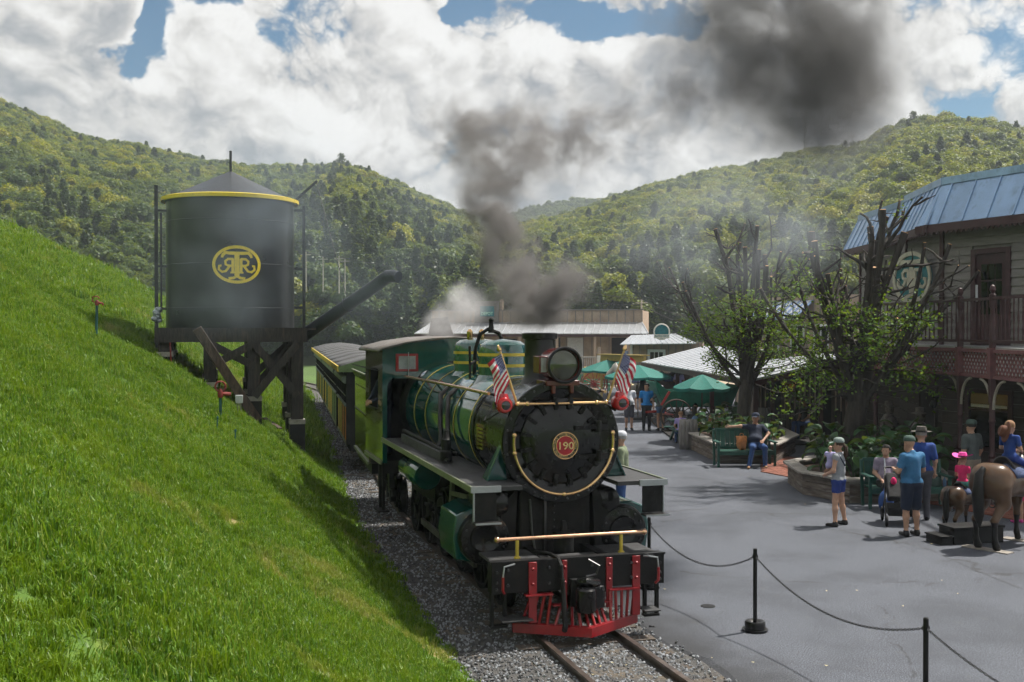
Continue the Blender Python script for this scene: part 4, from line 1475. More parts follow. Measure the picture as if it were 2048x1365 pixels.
def build_tower():
    c = at(462, 660, 29.4)
    c.z = 0
    rz = TH * .92
    RT = Matrix.Rotation(rz, 3, 'Z')
    W = empty('water_tower', c, rz, 'black railway water tower with yellow monogram on timber legs', 'water tower')
    RB, Z0, Z1 = 1.66, 3.80, 7.16
    tk = MB().lathe([(RB, Z0), (RB, Z0 + .02), (RB, Z1 - .02), (RB, Z1)], (0, 0, 0), (0, 0, 1), 96).build('tank', 'tank_black', W)
    for z in (4.3, 5.42, 6.55):
        MB().lathe([(RB + .004, z), (RB + .010, z + .012), (RB + .004, z + .024)], (0, 0, 0), (0, 0, 1), 96, cap=False).build('tank_seam', 'tank_black', tk)
    rf = MB().lathe([(RB + .12, Z1 + .0), (.02, Z1 + .82)], (0, 0, 0), (0, 0, 1), 12).build('tank_roof', 'tank_roof', W, smooth=15)
    MB().lathe([(RB + .125, Z1 - .05), (RB + .13, Z1 + .04), (RB + .07, Z1 + .06), (RB + .03, Z1 - .05)], (0, 0, 0), (0, 0, 1), 64, cap=False).build('eave_ring', 'logo_yellow', rf)
    MB().cyl((0, 0, Z1 + .78), (0, 0, Z1 + 1.36), .035, None, 8).build('roof_pole', 'tank_black', rf)
    th0 = -PI / 2 + math.atan2(c.x, c.y) * -1 - rz + .09

    def fn(a, b, d):
        q = th0 + a / RB
        return ((RB + .004 + d) * math.cos(q), (RB + .004 + d) * math.sin(q), 5.40 + b)
    mb = MB()
    add_logo(mb, fn, .57)
    mb.build('monogram', 'logo_yellow', tk, smooth=None)
    # platform
    for k in range(5):
        y = -1.55 + k * .775
        MB().box(-1.85, 1.85, y - .11, y + .11, 3.47, 3.74).build('platform_beam', 'creosote', W, bevel=.01)
    for k in range(14):
        x = -1.84 + k * .282
        MB().box(x, x + .27, -1.75, 1.75, 3.742, 3.796).build('deck_plank', 'creosote', W)
    MB().box(-1.86, 1.86, -1.79, -1.752, 3.44, 3.80).build('platform_fascia', 'creosote', W)
    inv = Matrix.Rotation(-rz, 3, 'Z')
    xs = (-1.62, -.54, .54, 1.62)
    ysr = (-1.55, 0.0, 1.55)

    def gz(x, y):
        p = c + RT @ Vector((x, y, 0))
        return bank_z(p.x, p.y)
    for j, y in enumerate(ysr):
        for x in xs:
            zg = gz(x, y)
            r = .155
            zc = min(3.2, zg + (.75 if x > .3 else .35))
            lg = MB().box(x - r, x + r, y - r, y + r, zc, 3.465).build('leg', 'creosote', W, bevel=.012)
            MB().box(x - .20, x + .20, y - .20, y + .20, zc - .12, zc - .002).build('leg_cap', 'concrete', lg)
            MB().box(x - .19, x + .19, y - .19, y + .19, zg - .5, zc - .122).build('leg_footing', 'matt_black', lg)
        for k in range(3):
            x0, x1 = xs[k], xs[k + 1]
            zl = max(gz(x0, y), gz(x1, y)) + .75
            if zl < 2.9:
                yy = y - .205
                MB().bar((x0, yy, 3.4), (x1, yy, zl), .19, .06, (0, 1, 0)).build('brace', 'creosote', W)
                MB().bar((x0, yy - .06, zl), (x1, yy - .065, 3.4), .19, .06, (0, 1, 0)).build('brace', 'creosote', W)
    MB().bar((-.85, -1.95, 3.78), (.62, -1.80, 1.45), .24, .07, (0, 1, 0)).build('long_brace', 'brown_plank', W, bevel=.01)
    # ladder post with cable on the left, spout frame on the right
    xl = -RB - .22
    zl = gz(xl, -.3)
    MB().bar((xl, -.3, zl), (xl, -.3, 7.5), .09, .09).build('side_post', 'tank_black', W)
    MB().bar((xl + .12, -.3, 4.2), (xl + .12, -.3, 6.8), .05, .05).build('side_post', 'tank_black', W)
    for z in (4.3, 5.4, 6.85):
        MB().bar((xl, -.3, z), (-RB + .05, -.3, z), .06, .06).build('post_tie', 'tank_black', W)
    mb = MB()
    rg = random.Random(2)
    for k in range(9):
        mb.sph((xl + rg.uniform(-.05, .05), -.38 + rg.uniform(-.05, .05), 4.0 + k * .035), (.10, .09, .07), 7, 5)
    mb.build('wrapped_valve', 'tarp_silver', W)
    xr = RB + .26
    MB().bar((xr, 0, 3.75), (xr, 0, 7.1), .08, .08).build('spout_post', 'tank_black', W)
    for z in (4.35, 5.4, 6.98):
        MB().bar((RB - .03, 0, z), (xr, 0, z), .07, .07).build('post_tie', 'tank_black', W)
    MB().bar((RB - .1, 0, 7.12), (RB + .62, 0, 7.80), .05, .07).build('spout_arm', 'tank_black', W)
    # spout reaching over the track
    p0 = inv @ (at(607, 672, 29.0) - c)
    p1 = inv @ (at(752, 571, 26.7) - c)
    elb = inv @ (at(776, 553, 26.4) - c)
    d = (p1 - p0).normalized()
    tip = inv @ (at(797, 553, 26.2) - c)
    sp = MB().tube([p0, p0.lerp(p1, .5), p1, p1.lerp(elb, .6), elb, elb.lerp(tip, .6), tip + Vector((0, 0, -.02))], [.17, .165, .16, .16, .158, .15, .14], 20).build('spout', 'tank_roof', W, smooth=50)
    MB().tube([p0.lerp(p1, .62) + d * t for t in (0, .05)], .185, 20).build('spout_collar', 'tank_black', sp)
    MB().box(xr - .2, xr + .1, -.16, .16, 3.42, 3.74).build('spout_hinge', 'tank_black', W)
    MB().tube([Vector((RB + .6, 0, 7.78)), p0.lerp(p1, .62) + Vector((0, 0, .19))], .008, 5).build('spout_cable', 'matt_black', W)
    MB().tube([(-1.50, -1.75, 3.7), (-1.47, -1.80, 3.0), (-1.42, -1.78, gz(-1.42, -1.78))], .02, 6).build('drain_hose', 'hydrant_red', W)
    # electric lamp under the deck
    MB().lathe([(.0, .06), (.05, .05), (.09, 0), (.11, -.05)], (-.45, -1.72, 3.2), (0.2, 0, 1), 14).build('work_lamp', 'pale_box', W)


build_tower()


def yard_hydrant(px, py, h, label):
    p = on_bank(px, py)
    Hy = empty('yard_hydrant', p, .3, label, 'hydrant', 'frost proof yard hydrants on the bank')
    MB().cyl((0, 0, -.1), (.02, 0, h - .12), .028, None, 10).build('standpipe', 'hydrant_green', Hy)
    hd = MB().lathe([(.03, 0), (.042, .02), (.038, .09), (.015, .12)], (.02, 0, h - .13), (0, 0, 1), 12).cyl((.02, 0, h - .07), (.13, 0, h - .085), .026, .022, 10).cyl((.13, 0, h - .08), (.14, 0, h - .13), .022, .02, 10).build('hydrant_head', 'hydrant_red', Hy)
    MB().tube([(.0, 0, h - .08), (-.07, 0, h - .04), (-.06, 0, h + .05), (.03, 0, h + .06), (.07, 0, h + .015)], .013, 8).build('pump_handle', 'hydrant_red', hd)


yard_hydrant(192, 678, .82, 'red headed yard hydrant standing alone on the grass left of the tower')
p = on_bank(441, 838)
Hy = empty('yard_hydrant', p, .4, 'red yard hydrant with hose among the tower legs', 'hydrant', 'frost proof yard hydrants on the bank')
MB().cyl((0, 0, -.1), (0, 0, .5), .03, None, 10).build('standpipe', 'hydrant_green', Hy)
MB().lathe([(.05, .42), (.06, .5), (.02, .6)], (0, 0, 0), (0, 0, 1), 12).cyl((0, 0, .5), (.2, 0, .48), .04, None, 8).torus((0, 0, .64), (0, 1, 0), .10, .018, 18, 8).build('hydrant_head', 'hydrant_red', Hy)
for px, py in ((434, 868), (470, 895)):
    p = on_bank(px, py)
    tag(MB().cyl((0, 0, -.1), (.01, 0, .30), .014, .012, 8).lathe([(.018, .28), (.022, .30), (.01, .33)], (.01, 0, 0), (0, 0, 1), 8).build('marker_stake', 'hydrant_green', loc=p), 'thin blue green marker stake on the bank, ' + ('upper one near the hydrant' if px < 450 else 'lower one nearer the track'), 'stake', 'marker stakes on the bank')
p = on_bank(478, 832)
u = empty('utility_box', p, TH, 'small pale electrical box on a post beside the tower leg', 'utility box')
MB().box(-.05, .05, -.05, .05, -.2, .42).build('box_post', 'concrete', u)
MB().box(-.08, .08, -.10, -.052, .28, .46).build('box_cover', 'pale_box', u, bevel=.01)
p = on_bank(528, 848)
tag(MB().bar(p + Vector((0, 0, .12)), on_bank(560, 868) + Vector((0, 0, .10)), .14, .12).build('fallen_timber', 'brown_plank', bevel=.01), 'old weathered timber lying on the bank under the tower', 'timber')
p = on_bank(30, 446)
rk = MB()
rg_ = random.Random(3)
for k in range(7):
    q = on_bank(12 + k * 7, 449 + k * 1.2)
    rk.sph(q, (rg_.uniform(.5, .9), .6, rg_.uniform(.25, .45)), 8, 6)
tag(rk.build('rock_outcrop', 'concrete'), 'pale rocks at the top of the grass bank', 'rock')
# ================================================================== buildings
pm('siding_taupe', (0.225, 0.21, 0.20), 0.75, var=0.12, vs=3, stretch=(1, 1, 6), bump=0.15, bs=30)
pm('siding_shade', (0.062, 0.050, 0.044), 0.8, var=0.2, vs=3, stretch=(1, 1, 6))  # ground floor siding with the porch shade put into a darker colour
pm('trim_maroon', (0.055, 0.022, 0.025), 0.55, var=0.2, vs=5)
pm('lattice_rose', (0.20, 0.085, 0.09), 0.65, var=0.15)
pm('monogram_tan', (0.46, 0.44, 0.36), 0.6, var=0.15)
pm('bracket_tan', (0.33, 0.30, 0.25), 0.7, var=0.15)
pm('blue_tin', (0.30, 0.44, 0.66), 0.36, 0.35, var=0.12, vs=1.2, dirt=(0.12, 0.16, 0.24), ds=2.5, da=0.4)
pm('silver_tin', (0.55, 0.57, 0.60), 0.34, 0.65, var=0.1, vs=1.5, dirt=(0.4, 0.4, 0.4), da=0.4)
pm('white_tin', (0.50, 0.52, 0.56), 0.4, 0.3, var=0.08, vs=1.5, dirt=(0.5, 0.48, 0.46), da=0.3)
pm('dark_board', (0.075, 0.055, 0.043), 0.85, var=0.3, vs=4, stretch=(3, 3, .5), bump=0.4, bs=20)
pm('batten_tan', (0.40, 0.31, 0.24), 0.8, var=0.12, vs=2)
pm('interior_dark', (0.012, 0.010, 0.010), 0.9, var=0.3)  # near black stands in for shade inside openings and under porches
pm('sign_maroon', (0.07, 0.012, 0.012), 0.5, var=0.2)
pm('sign_cream', (0.75, 0.73, 0.65), 0.6, var=0.1)
pm('sign_teal', (0.02, 0.16, 0.19), 0.5, var=0.15)
pm('sign_mint', (0.35, 0.68, 0.55), 0.5, var=0.1)
pm('statue_grey', (0.15, 0.13, 0.12), 0.6, var=0.4, vs=9)
pm('white_paint', (0.75, 0.77, 0.80), 0.5, var=0.06)
pm('door_blue', (0.16, 0.24, 0.42), 0.5, var=0.1)
pm('ochre_paint', (0.42, 0.30, 0.07), 0.6, var=0.15)
pm('canvas_green', (0.006, 0.135, 0.11), 0.75, var=0.1, vs=8)
pm('bench_green', (0.012, 0.075, 0.055), 0.5, var=0.2, vs=4)
pm('plastic_green', (0.01, 0.26, 0.15), 0.35, var=0.1)
pm('wagon_green', (0.015, 0.17, 0.11), 0.5, var=0.2)
pm('wagon_red', (0.40, 0.04, 0.035), 0.5, var=0.2)
pm('planter_wood', (0.15, 0.12, 0.10), 0.85, var=0.35, vs=3, stretch=(1, 1, 7), bump=0.5, bs=14, dirt=(0.32, 0.31, 0.30), ds=1.5, da=0.6)
pm('planter_cap', (0.36, 0.33, 0.30), 0.8, var=0.25, vs=4, stretch=(1, 5, 1), bump=0.4, bs=18)
pm('soil', (0.10, 0.06, 0.04), 0.95, var=0.3, bump=0.6)
pm('barrel_wood', (0.20, 0.19, 0.185), 0.75, var=0.25, vs=5, stretch=(6, 6, .6), bump=0.3, bs=20)
pm('barrel_hoop', (0.22, 0.22, 0.23), 0.5, 0.5, var=0.25)
pm('brick_red', (0.24, 0.085, 0.055), 0.85, var=0.3, vs=5)
pm('cut_wood', (0.70, 0.40, 0.20), 0.75, var=0.2)
leaf_mat('leaf_pear', (0.10, 0.23, 0.03), (0.27, 0.36, 0.04), 0.45, 0.55, 0.3)
leaf_mat('leaf_hosta', (0.022, 0.085, 0.028), (0.07, 0.17, 0.05), 0.22, 0.45, 0.8)
pm('galvanised', (0.5, 0.5, 0.48), 0.5, 0.4, var=0.15)
pm('wire_black', (0.02, 0.02, 0.02), 0.6)
pm('pole_grey', (0.42, 0.39, 0.35), 0.8, var=0.2)
pm('stall_orange', (0.75, 0.16, 0.02), 0.6, var=0.2)


class Wall:
    """Upright plane over the ground line p0-p1; out is the outer side. Points are relative to the building's base o."""

    def __init__(s, p0, p1, o):
        s.p0, s.p1 = Vector((p0[0], p0[1], 0)), Vector((p1[0], p1[1], 0))
        s.L = (s.p1 - s.p0).length
        s.d = (s.p1 - s.p0).normalized()
        n = Vector((s.d.y, -s.d.x, 0))
        mid = (s.p0 + s.p1) / 2
        s.n = n if n.dot(-mid) > 0 else -n
        s.o = Vector(o)

    def p(s, a, z, out=0.0):
        return s.p0 + s.d * a + s.n * out + Vector((0, 0, z)) - s.o

    def slab(s, mb, a0, a1, z0, z1, o0, o1):
        vs = [s.p(a, z, o) for z in (z0, z1) for o in (o0, o1) for a in (a0, a1)]
        return mb.add(vs, [(0, 1, 3, 2), (4, 6, 7, 5), (0, 4, 5, 1), (2, 3, 7, 6), (0, 2, 6, 4), (1, 5, 7, 3)])

    def box(s, name, mat, par, a0, a1, z0, z1, o0, o1, bevel=0.0):
        return s.slab(MB(), a0, a1, z0, z1, o0, o1).build(name, mat, par, smooth=None, bevel=bevel)


def px_y(px, Y):
    return ((px - 1024) / FPX * Y, Y)


def build_store():
    o = Vector((11.2, 28, 0))
    B = empty('general_store', o, 0, 'two storey taupe store with blue tin mansard roof and maroon balcony', 'building')
    C = Vector((10.97, 28.0, 0))
    Rr = C + Vector((.395, -.918, 0)).normalized() * 6.5
    Lf = Vector((11.36, 31.6, 0))
    wr, wl = Wall(C, Rr, o), Wall(C, Lf, o)
    L2a = Vector((px_y(1800, 33.2)[0], 33.2, 0))
    L2b = Vector((px_y(1722, 37.0)[0], 37.0, 0))
    w2 = Wall(L2a, L2b, o)
    w2a = Wall(Lf, L2a, o)
    z0, z1 = 3.36, 6.42
    nb = 15
    for w, skip in ((wr, (.95, 2.15)), (wl, None), (w2, None), (w2a, None)):
        w.box('wall', 'siding_taupe', B, 0, w.L, 0, z1 + .2, -.25, -.03)
        for k in range(nb):
            za = z0 + (z1 - z0) * k / nb
            zb_ = z0 + (z1 - z0) * (k + 1) / nb
            spans = [(0, w.L)]
            if skip and za < 5.72:
                spans = [(0, skip[0]), (skip[1], w.L)]
            for a0, a1 in spans:
                mb = MB().add([w.p(a0, za, .038), w.p(a1, za, .038), w.p(a1, zb_ + .012, .004), w.p(a0, zb_ + .012, .004), w.p(a0, za, -.03), w.p(a1, za, -.03), w.p(a1, zb_, -.03), w.p(a0, zb_, -.03)],
                              [(0, 1, 2, 3), (5, 4, 7, 6), (4, 5, 1, 0), (3, 2, 6, 7), (0, 3, 7, 4), (1, 5, 6, 2)])
                mb.build('siding_board', 'siding_taupe', B, smooth=None)
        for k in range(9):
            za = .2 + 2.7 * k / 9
            w.box('siding_board', 'siding_shade', B, 0, w.L, za, za + .285, -.028, .006)
    for w, a in ((wr, -.06), (wl, wl.L - .1), (w2, w2.L - .1), (wr, 3.15)):
        w.box('corner_board', 'trim_maroon', B, a, a + .12, 3.36, 6.42, .023, .075)
    # upper door
    d = wr.box('upper_door', 'trim_maroon', B, 1.08, 2.02, 3.38, 5.60, -.028, .0)
    for a0, a1, za, zb_ in ((.95, 1.08, 3.38, 5.72), (2.02, 2.15, 3.38, 5.72), (1.08, 2.02, 5.60, 5.72)):
        wr.box('door_frame', 'trim_maroon', d, a0, a1, za, zb_, -.05, .06)
    for i in range(3):
        for j in range(3):
            wr.box('pane', 'pane', d, 1.24 + i * .215, 1.43 + i * .215, 4.12 + j * .42, 4.50 + j * .42, .002, .008)
    wr.box('door_handle', 'white_paint', d, 1.10, 1.13, 4.45, 4.85, .002, .05)
    # mansard roofs in tin panels
    for w, a0, a1, n, mat, za, zb_, ins in ((wr, -.42, wr.L, 9, 'blue_tin', 6.40, 7.45, .0), (wl, -.30, wl.L + .2, 9, 'blue_tin', 6.40, 7.45, .0), (w2, -.5, w2.L + .2, 9, 'blue_tin', 6.45, 7.45, .0)):
        for k in range(n):
            q0, q1 = a0 + (a1 - a0) * k / n, a0 + (a1 - a0) * (k + 1) / n
            b0, b1 = (max(q0, .02) if k == 0 else q0), q1
            vs = [w.p(q0, za, .52), w.p(q1, za, .52), w.p(b1, zb_, .02), w.p(b0, zb_, .02), w.p(q0, za, .48), w.p(q1, za, .48), w.p(b1, zb_, -.04), w.p(b0, zb_, -.04)]
            MB().add(vs, [(0, 1, 2, 3), (5, 4, 7, 6), (4, 5, 1, 0), (3, 2, 6, 7), (0, 3, 7, 4), (1, 5, 6, 2)]).build('roof_panel', mat, B, smooth=None)
            MB().bar(w.p(q1, za, .53), w.p(b1, zb_, .03), .035, .04, w.n).build('roof_seam', mat, B)
        w.box('ridge_cap', 'blue_tin', B, .0 if w is not w2 else a0, a1, zb_ - .02, zb_ + .16, -.10, .06)
        w.box('soffit', 'trim_maroon', B, a0, a1, za - .06, za - .022, -.02, .50)
        w.box('fascia', 'trim_maroon', B, a0, a1, za - .20, za - .02, .49, .545)
        n2 = int((a1 - a0) / .16)
        mb = MB()
        for k in range(n2):
            q = a0 + (a1 - a0) * (k + .5) / n2
            mb.prism([w.p(q - .07, za - .20, .53), w.p(q + .07, za - .20, .53), w.p(q, za - .27, .53)], (0, 0, 0), w.n * -.02)
        tag(mb.build('fascia_scallops', 'trim_maroon', B, smooth=None), kind='stuff')
    # round monogram on the left face
    # the sign hangs off the corner on stays, turned towards the track
    mn = (wl.n + Vector((-.35, -.94, 0)) * .7).normalized()
    md = Vector((-mn.y, mn.x, 0))
    mc = wl.p(1.45, 5.14, .05) + mn * .42
    mg = MB().lathe([(.0, 0), (.66, 0), (.66, .05), (.0, .05)], (0, 0, 0), (0, 0, 1), 48)
    M = Matrix.Translation(mc) @ Matrix(((md.x, 0, mn.x, 0), (md.y, 0, mn.y, 0), (0, 1, 0, 0), (0, 0, 0, 1)))
    mg.xf(M)
    for dz in (-.3, .3):
        MB().cyl(wl.p(1.45, 5.14 + dz, .0), mc + Vector((0, 0, dz)), .02, None, 8).build('sign_stay', 'trim_maroon', B)
    disc = mg.build('monogram_disc', 'sign_teal', B)
    mb = MB()
    add_logo(mb, lambda a, b, c: M @ Vector((a, b * 1.28, .055 + c)), .64, .05)
    mb.build('monogram', 'monogram_tan', disc, smooth=None)
    # balcony along X about 10: posts, lattice, railing
    F0, F1 = Vector((10.24, 21.2, 0)), Vector((10.30, 25.2, 0))
    F2 = Vector((9.62, 31.6, 0))
    fa, fb = Wall(F1, F0, o), Wall(F1, F2, o)
    mb = MB().prism([fa.p(fa.L, 3.30), fa.p(0, 3.30), fb.p(fb.L, 3.30), w2.p(w2.L, 3.30, -.1), wl.p(0, 3.30, -.1), wr.p(wr.L, 3.30, -.1)], (0, 0, 0), (0, 0, .07))
    mb.build('balcony_floor', 'silver_tin', B, smooth=None)
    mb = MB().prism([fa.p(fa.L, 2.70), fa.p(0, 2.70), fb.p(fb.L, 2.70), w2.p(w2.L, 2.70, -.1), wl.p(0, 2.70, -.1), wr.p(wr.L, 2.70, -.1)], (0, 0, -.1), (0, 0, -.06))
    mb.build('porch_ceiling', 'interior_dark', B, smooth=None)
    posts = [(fa, 0.0), (fa, 1.75), (fa, 3.6), (fb, 4.45), (fb, 6.3)]
    for w, a in posts:
        q = w.p(a, 0, .03)
        pst = MB().lathe([(.085, 0), (.085, .95), (.06, 1.0), (.075, 1.05), (.055, 1.1), (.055, 1.75), (.075, 1.8), (.06, 1.85), (.06, 2.2)], q, (0, 0, 1), 14).build('porch_post', 'trim_maroon', B)
        w.box('post_head', 'trim_maroon', pst, a - .06, a + .06, 2.2, 2.70, -.03, .09)
        w.box('post_head', 'lattice_rose', pst, a - .085, a + .085, 2.70, 3.36, -.05, .115)
        for s in (-1, 1):
            pts = [w.p(a + s * (.07 + .55 * (1 - math.cos(t))), 2.05 + .62 * math.sin(t), .03) for t in np.linspace(0, PI / 2, 9)]
            MB().tube(pts, .030, 6).build('arch_bracket', 'bracket_tan', pst)
        up = MB().lathe([(.07, 3.36), (.07, 3.9), (.05, 3.95), (.05, 4.2), (.07, 4.25), (.07, 4.5), (.03, 4.53), (.065, 4.6), (.05, 4.68), (.0, 4.72)], q, (0, 0, 1), 12)
        up.build('newel_post', 'trim_maroon', B)
    for w, a0, a1 in ((fa, 0.09, 1.66), (fa, 1.84, 3.51), (fb, .09, 4.36), (fb, 4.54, 6.2)):
        w.box('lattice_rail', 'lattice_rose', B, a0, a1, 2.70, 2.77, -.02, .06)
        w.box('lattice_rail', 'lattice_rose', B, a0, a1, 3.25, 3.33, -.02, .06)
        w.box('lattice_back', 'white_paint', B, a0, a1, 2.77, 3.25, -.02, -.005)
        hgt = .48
        x = a0 - hgt
        while x < a1:
            for sg, oo in ((1, .004), (-1, .018)):
                s0, s1 = (x, x + hgt) if sg > 0 else (x + hgt, x)
                za, zb_ = 2.77, 3.25
                # clip to the panel
                def cl(s0, za, s1, zb_):
                    for lim, hi in ((a0, False), (a1, True)):
                        for e in (0, 1):
                            s = s0 if e == 0 else s1
                            if (s > lim) if hi else (s < lim):
                                t = (lim - s0) / (s1 - s0)
                                if e == 0:
                                    za = za + (zb_ - za) * t
                                    s0 = lim
                                else:
                                    zb_ = za + (zb_ - za) * t
                                    s1 = lim
                    return s0, za, s1, zb_
                q = cl(s0, za, s1, zb_)
                if abs(q[2] - q[0]) > .05:
                    MB().bar(w.p(q[0], q[1], oo), w.p(q[2], q[3], oo), .045, .012, w.n).build('lattice_strip', 'lattice_rose', B, smooth=None)
            x += .165
        MB().bar(w.p(a0, 4.42, .03), w.p(a1, 4.42, .03), .09, .06).build('top_rail', 'trim_maroon', B)
        MB().bar(w.p(a0, 3.50, .03), w.p(a1, 3.50, .03), .06, .06).build('bottom_rail', 'trim_maroon', B)
        k = a0 + .1
        while k < a1:
            MB().lathe([(.016, 3.53), (.016, 3.65), (.026, 3.75), (.012, 3.85), (.024, 4.0), (.014, 4.15), (.016, 4.4)], w.p(k, 0, .03), (0, 0, 1), 6).build('baluster', 'trim_maroon', B)
            k += .21
    # ground floor: shop door with sign, window
    wl.box('shop_opening', 'interior_dark', B, .55, 2.05, 0, 2.15, .008, .02)  # dark sheet on the wall in place of an unlit doorway
    for a0, a1, za, zb_ in ((.42, .55, 0, 2.30), (2.05, 2.18, 0, 2.30), (.55, 2.05, 2.15, 2.30)):
        wl.box('shop_door_frame', 'siding_shade', B, a0, a1, za, zb_, .01, .07)
    sg = wl.box('store_sign', 'sign_maroon', B, .40, 2.30, 2.33, 2.68, .05, .10)
    vs, fs = text_mesh('STORE', .24, .004, (1.25, 1), .004)
    mb = MB()
    mb.add([wl.p(1.35 - v[0], 2.47 + v[1], .102 + v[2]) for v in vs], fs)
    mb.build('sign_lettering', 'sign_cream', sg, smooth=None)
    wf = wr.box('shop_window', 'pane', B, .9, 2.1, .9, 2.2, .008, .02)
    for a0, a1, za, zb_ in ((.78, .9, .8, 2.3), (2.1, 2.22, .8, 2.3), (.9, 2.1, .8, .9), (.9, 2.1, 2.2, 2.3), (.9, 2.1, 1.78, 1.82)):
        wr.box('window_frame', 'trim_maroon', wf, a0, a1, za, zb_, .01, .06)
    mb = MB()
    wr.slab(mb, .95, 2.05, 1.86, 1.93, .022, .03)
    mb.build('window_pelmet', 'sign_cream', wf)
    MB().lathe([(.0, 0), (.05, .0), (.09, -.12), (.07, -.2), (.0, -.22)], wl.p(.15, 1.95, .2), (0, 0, 1), 10).tube([wl.p(.15, 2.0, .02), wl.p(.15, 2.02, .2)], .02, 6).build('wall_lantern', 'pane', B)


build_store()


def carved_statue(p, label):
    S = empty('carved_figure', p, .4, label, 'statue', 'carved wooden figures by the store door')
    MB().lathe([(.26, 0), (.26, .2), (.19, .26), (.22, .5), (.25, .75), (.20, .95), (.24, 1.15), (.14, 1.32), (.09, 1.36)], (0, 0, 0), (0, 0, 1), 14).build('carved_body', 'statue_grey', S)
    MB().sph((0, -.03, 1.5), (.12, .13, .16), 12, 8).build('carved_head', 'statue_grey', S)
    for s in (-1, 1):
        MB().tube([(s * .22, 0, 1.18), (s * .30, -.08, .95), (s * .16, -.24, .90)], [.07, .06, .05], 8).build('carved_arm', 'statue_grey', S)
    MB().lathe([(.2, 1.56), (.2, 1.58), (.11, 1.6), (.10, 1.72), (0, 1.74)], (0, 0, 0), (0, 0, 1), 14).build('carved_hat', 'statue_grey', S)


carved_statue((10.62, 31.0, 0.02), 'carved grey figure left of the store doorway')
carved_statue((10.55, 28.45, 0.02), 'carved grey figure right of the store doorway')


def roof_sheet(B, o, A, Bq, Cq, Dq, n, mat, name='roof_panel', th=.04, rib=.03):
    """Ribbed sheet roof A-B (eave) to D-C (top), laid in n panels with raised seams."""
    A, Bq, Cq, Dq = [Vector(p) - o for p in (A, Bq, Cq, Dq)]
    nrm = (Bq - A).cross(Dq - A).normalized()
    if nrm.z < 0:
        nrm = -nrm
    for k in range(n):
        a0, a1 = A.lerp(Bq, k / n), A.lerp(Bq, (k + 1) / n)
        d0, d1 = Dq.lerp(Cq, k / n), Dq.lerp(Cq, (k + 1) / n)
        MB().prism([a0, a1, d1, d0], (0, 0, 0), -nrm * th).build(name, mat, B, smooth=None)
        MB().bar(a1 + nrm * .01, d1 + nrm * .01, rib, rib, nrm).build('roof_seam', mat, B, smooth=None)


def build_porch():
    """Dark board-and-batten snack porch with a pale tin roof between the two pollarded trees."""
    o = Vector((8, 37, 0))
    B = empty('snack_porch', o, 0, 'dark board shelter with pale tin roof behind the first pollarded tree', 'building')
    A, Bq, Cq, Dq = at(1283, 724, 50), at(1508, 760, 34.5), at(1712, 712, 36), at(1410, 692, 53)
    roof_sheet(B, o, A, Bq, Cq, Dq, 22, 'white_tin', rib=.04)
    for p, q in ((A, Bq), (Bq, Cq)):
        MB().bar(p - o + Vector((0, 0, -.13)), q - o + Vector((0, 0, -.13)), .05, .17).build('fascia', 'trim_maroon', B)
    # posts under the eave and along the rake
    for t in (.03, .35, .66, .97):
        q = A.lerp(Bq, t) - o
        MB().box(q.x - .07 + .25, q.x + .07 + .25, q.y + .1, q.y + .24, -o.z, q.z - .1).build('porch_post', 'trim_maroon', B)
    for px, Y in ((1545, 36.0), (1642, 35.2)):
        x, y = px_y(px, Y)
        MB().box(x - .06 - o.x, x + .06 - o.x, y - .06 - o.y, y + .06 - o.y, 0, 2.5).build('porch_post', 'trim_maroon', B)
    w = Wall(px_y(1505, 40.5), px_y(1700, 38.2), o)
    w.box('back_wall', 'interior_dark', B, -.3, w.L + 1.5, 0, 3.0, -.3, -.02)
    k = 0
    a = -.2
    while a < w.L + .6:
        if not (.55 < a < .95 or 2.35 < a < 3.0):
            w.box('wall_board', 'dark_board', B, a, a + .13, .0, 2.9, -.015, .012)
            w.box('batten', 'batten_tan', B, a + .135, a + .175, .9, 2.9, -.01, .03)
        a += .19
    wf = w.box('poster_window', 'pane', B, 1.20, 1.72, 1.45, 2.55, .035, .05)
    for a0, a1, z0, z1 in ((1.14, 1.20, 1.38, 2.6), (1.72, 1.78, 1.38, 2.6), (1.2, 1.72, 1.38, 1.45)):
        w.box('window_frame', 'dark_board', wf, a0, a1, z0, z1, .035, .07)
    MB().sph(w.p(1.6, 1.72, .1), (.14, .05, .09), 10, 6).build('window_display', 'stall_orange', wf)
    MB().prism([w.p(.35, 2.15, .1), w.p(.95, 2.15, .1), w.p(.95, 2.6, .1), w.p(.35, 2.6, .1)], (0, 0, 0), w.n * .04).build('hanging_board', 'dark_board', B)
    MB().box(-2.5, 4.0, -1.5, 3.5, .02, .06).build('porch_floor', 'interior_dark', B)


build_porch()


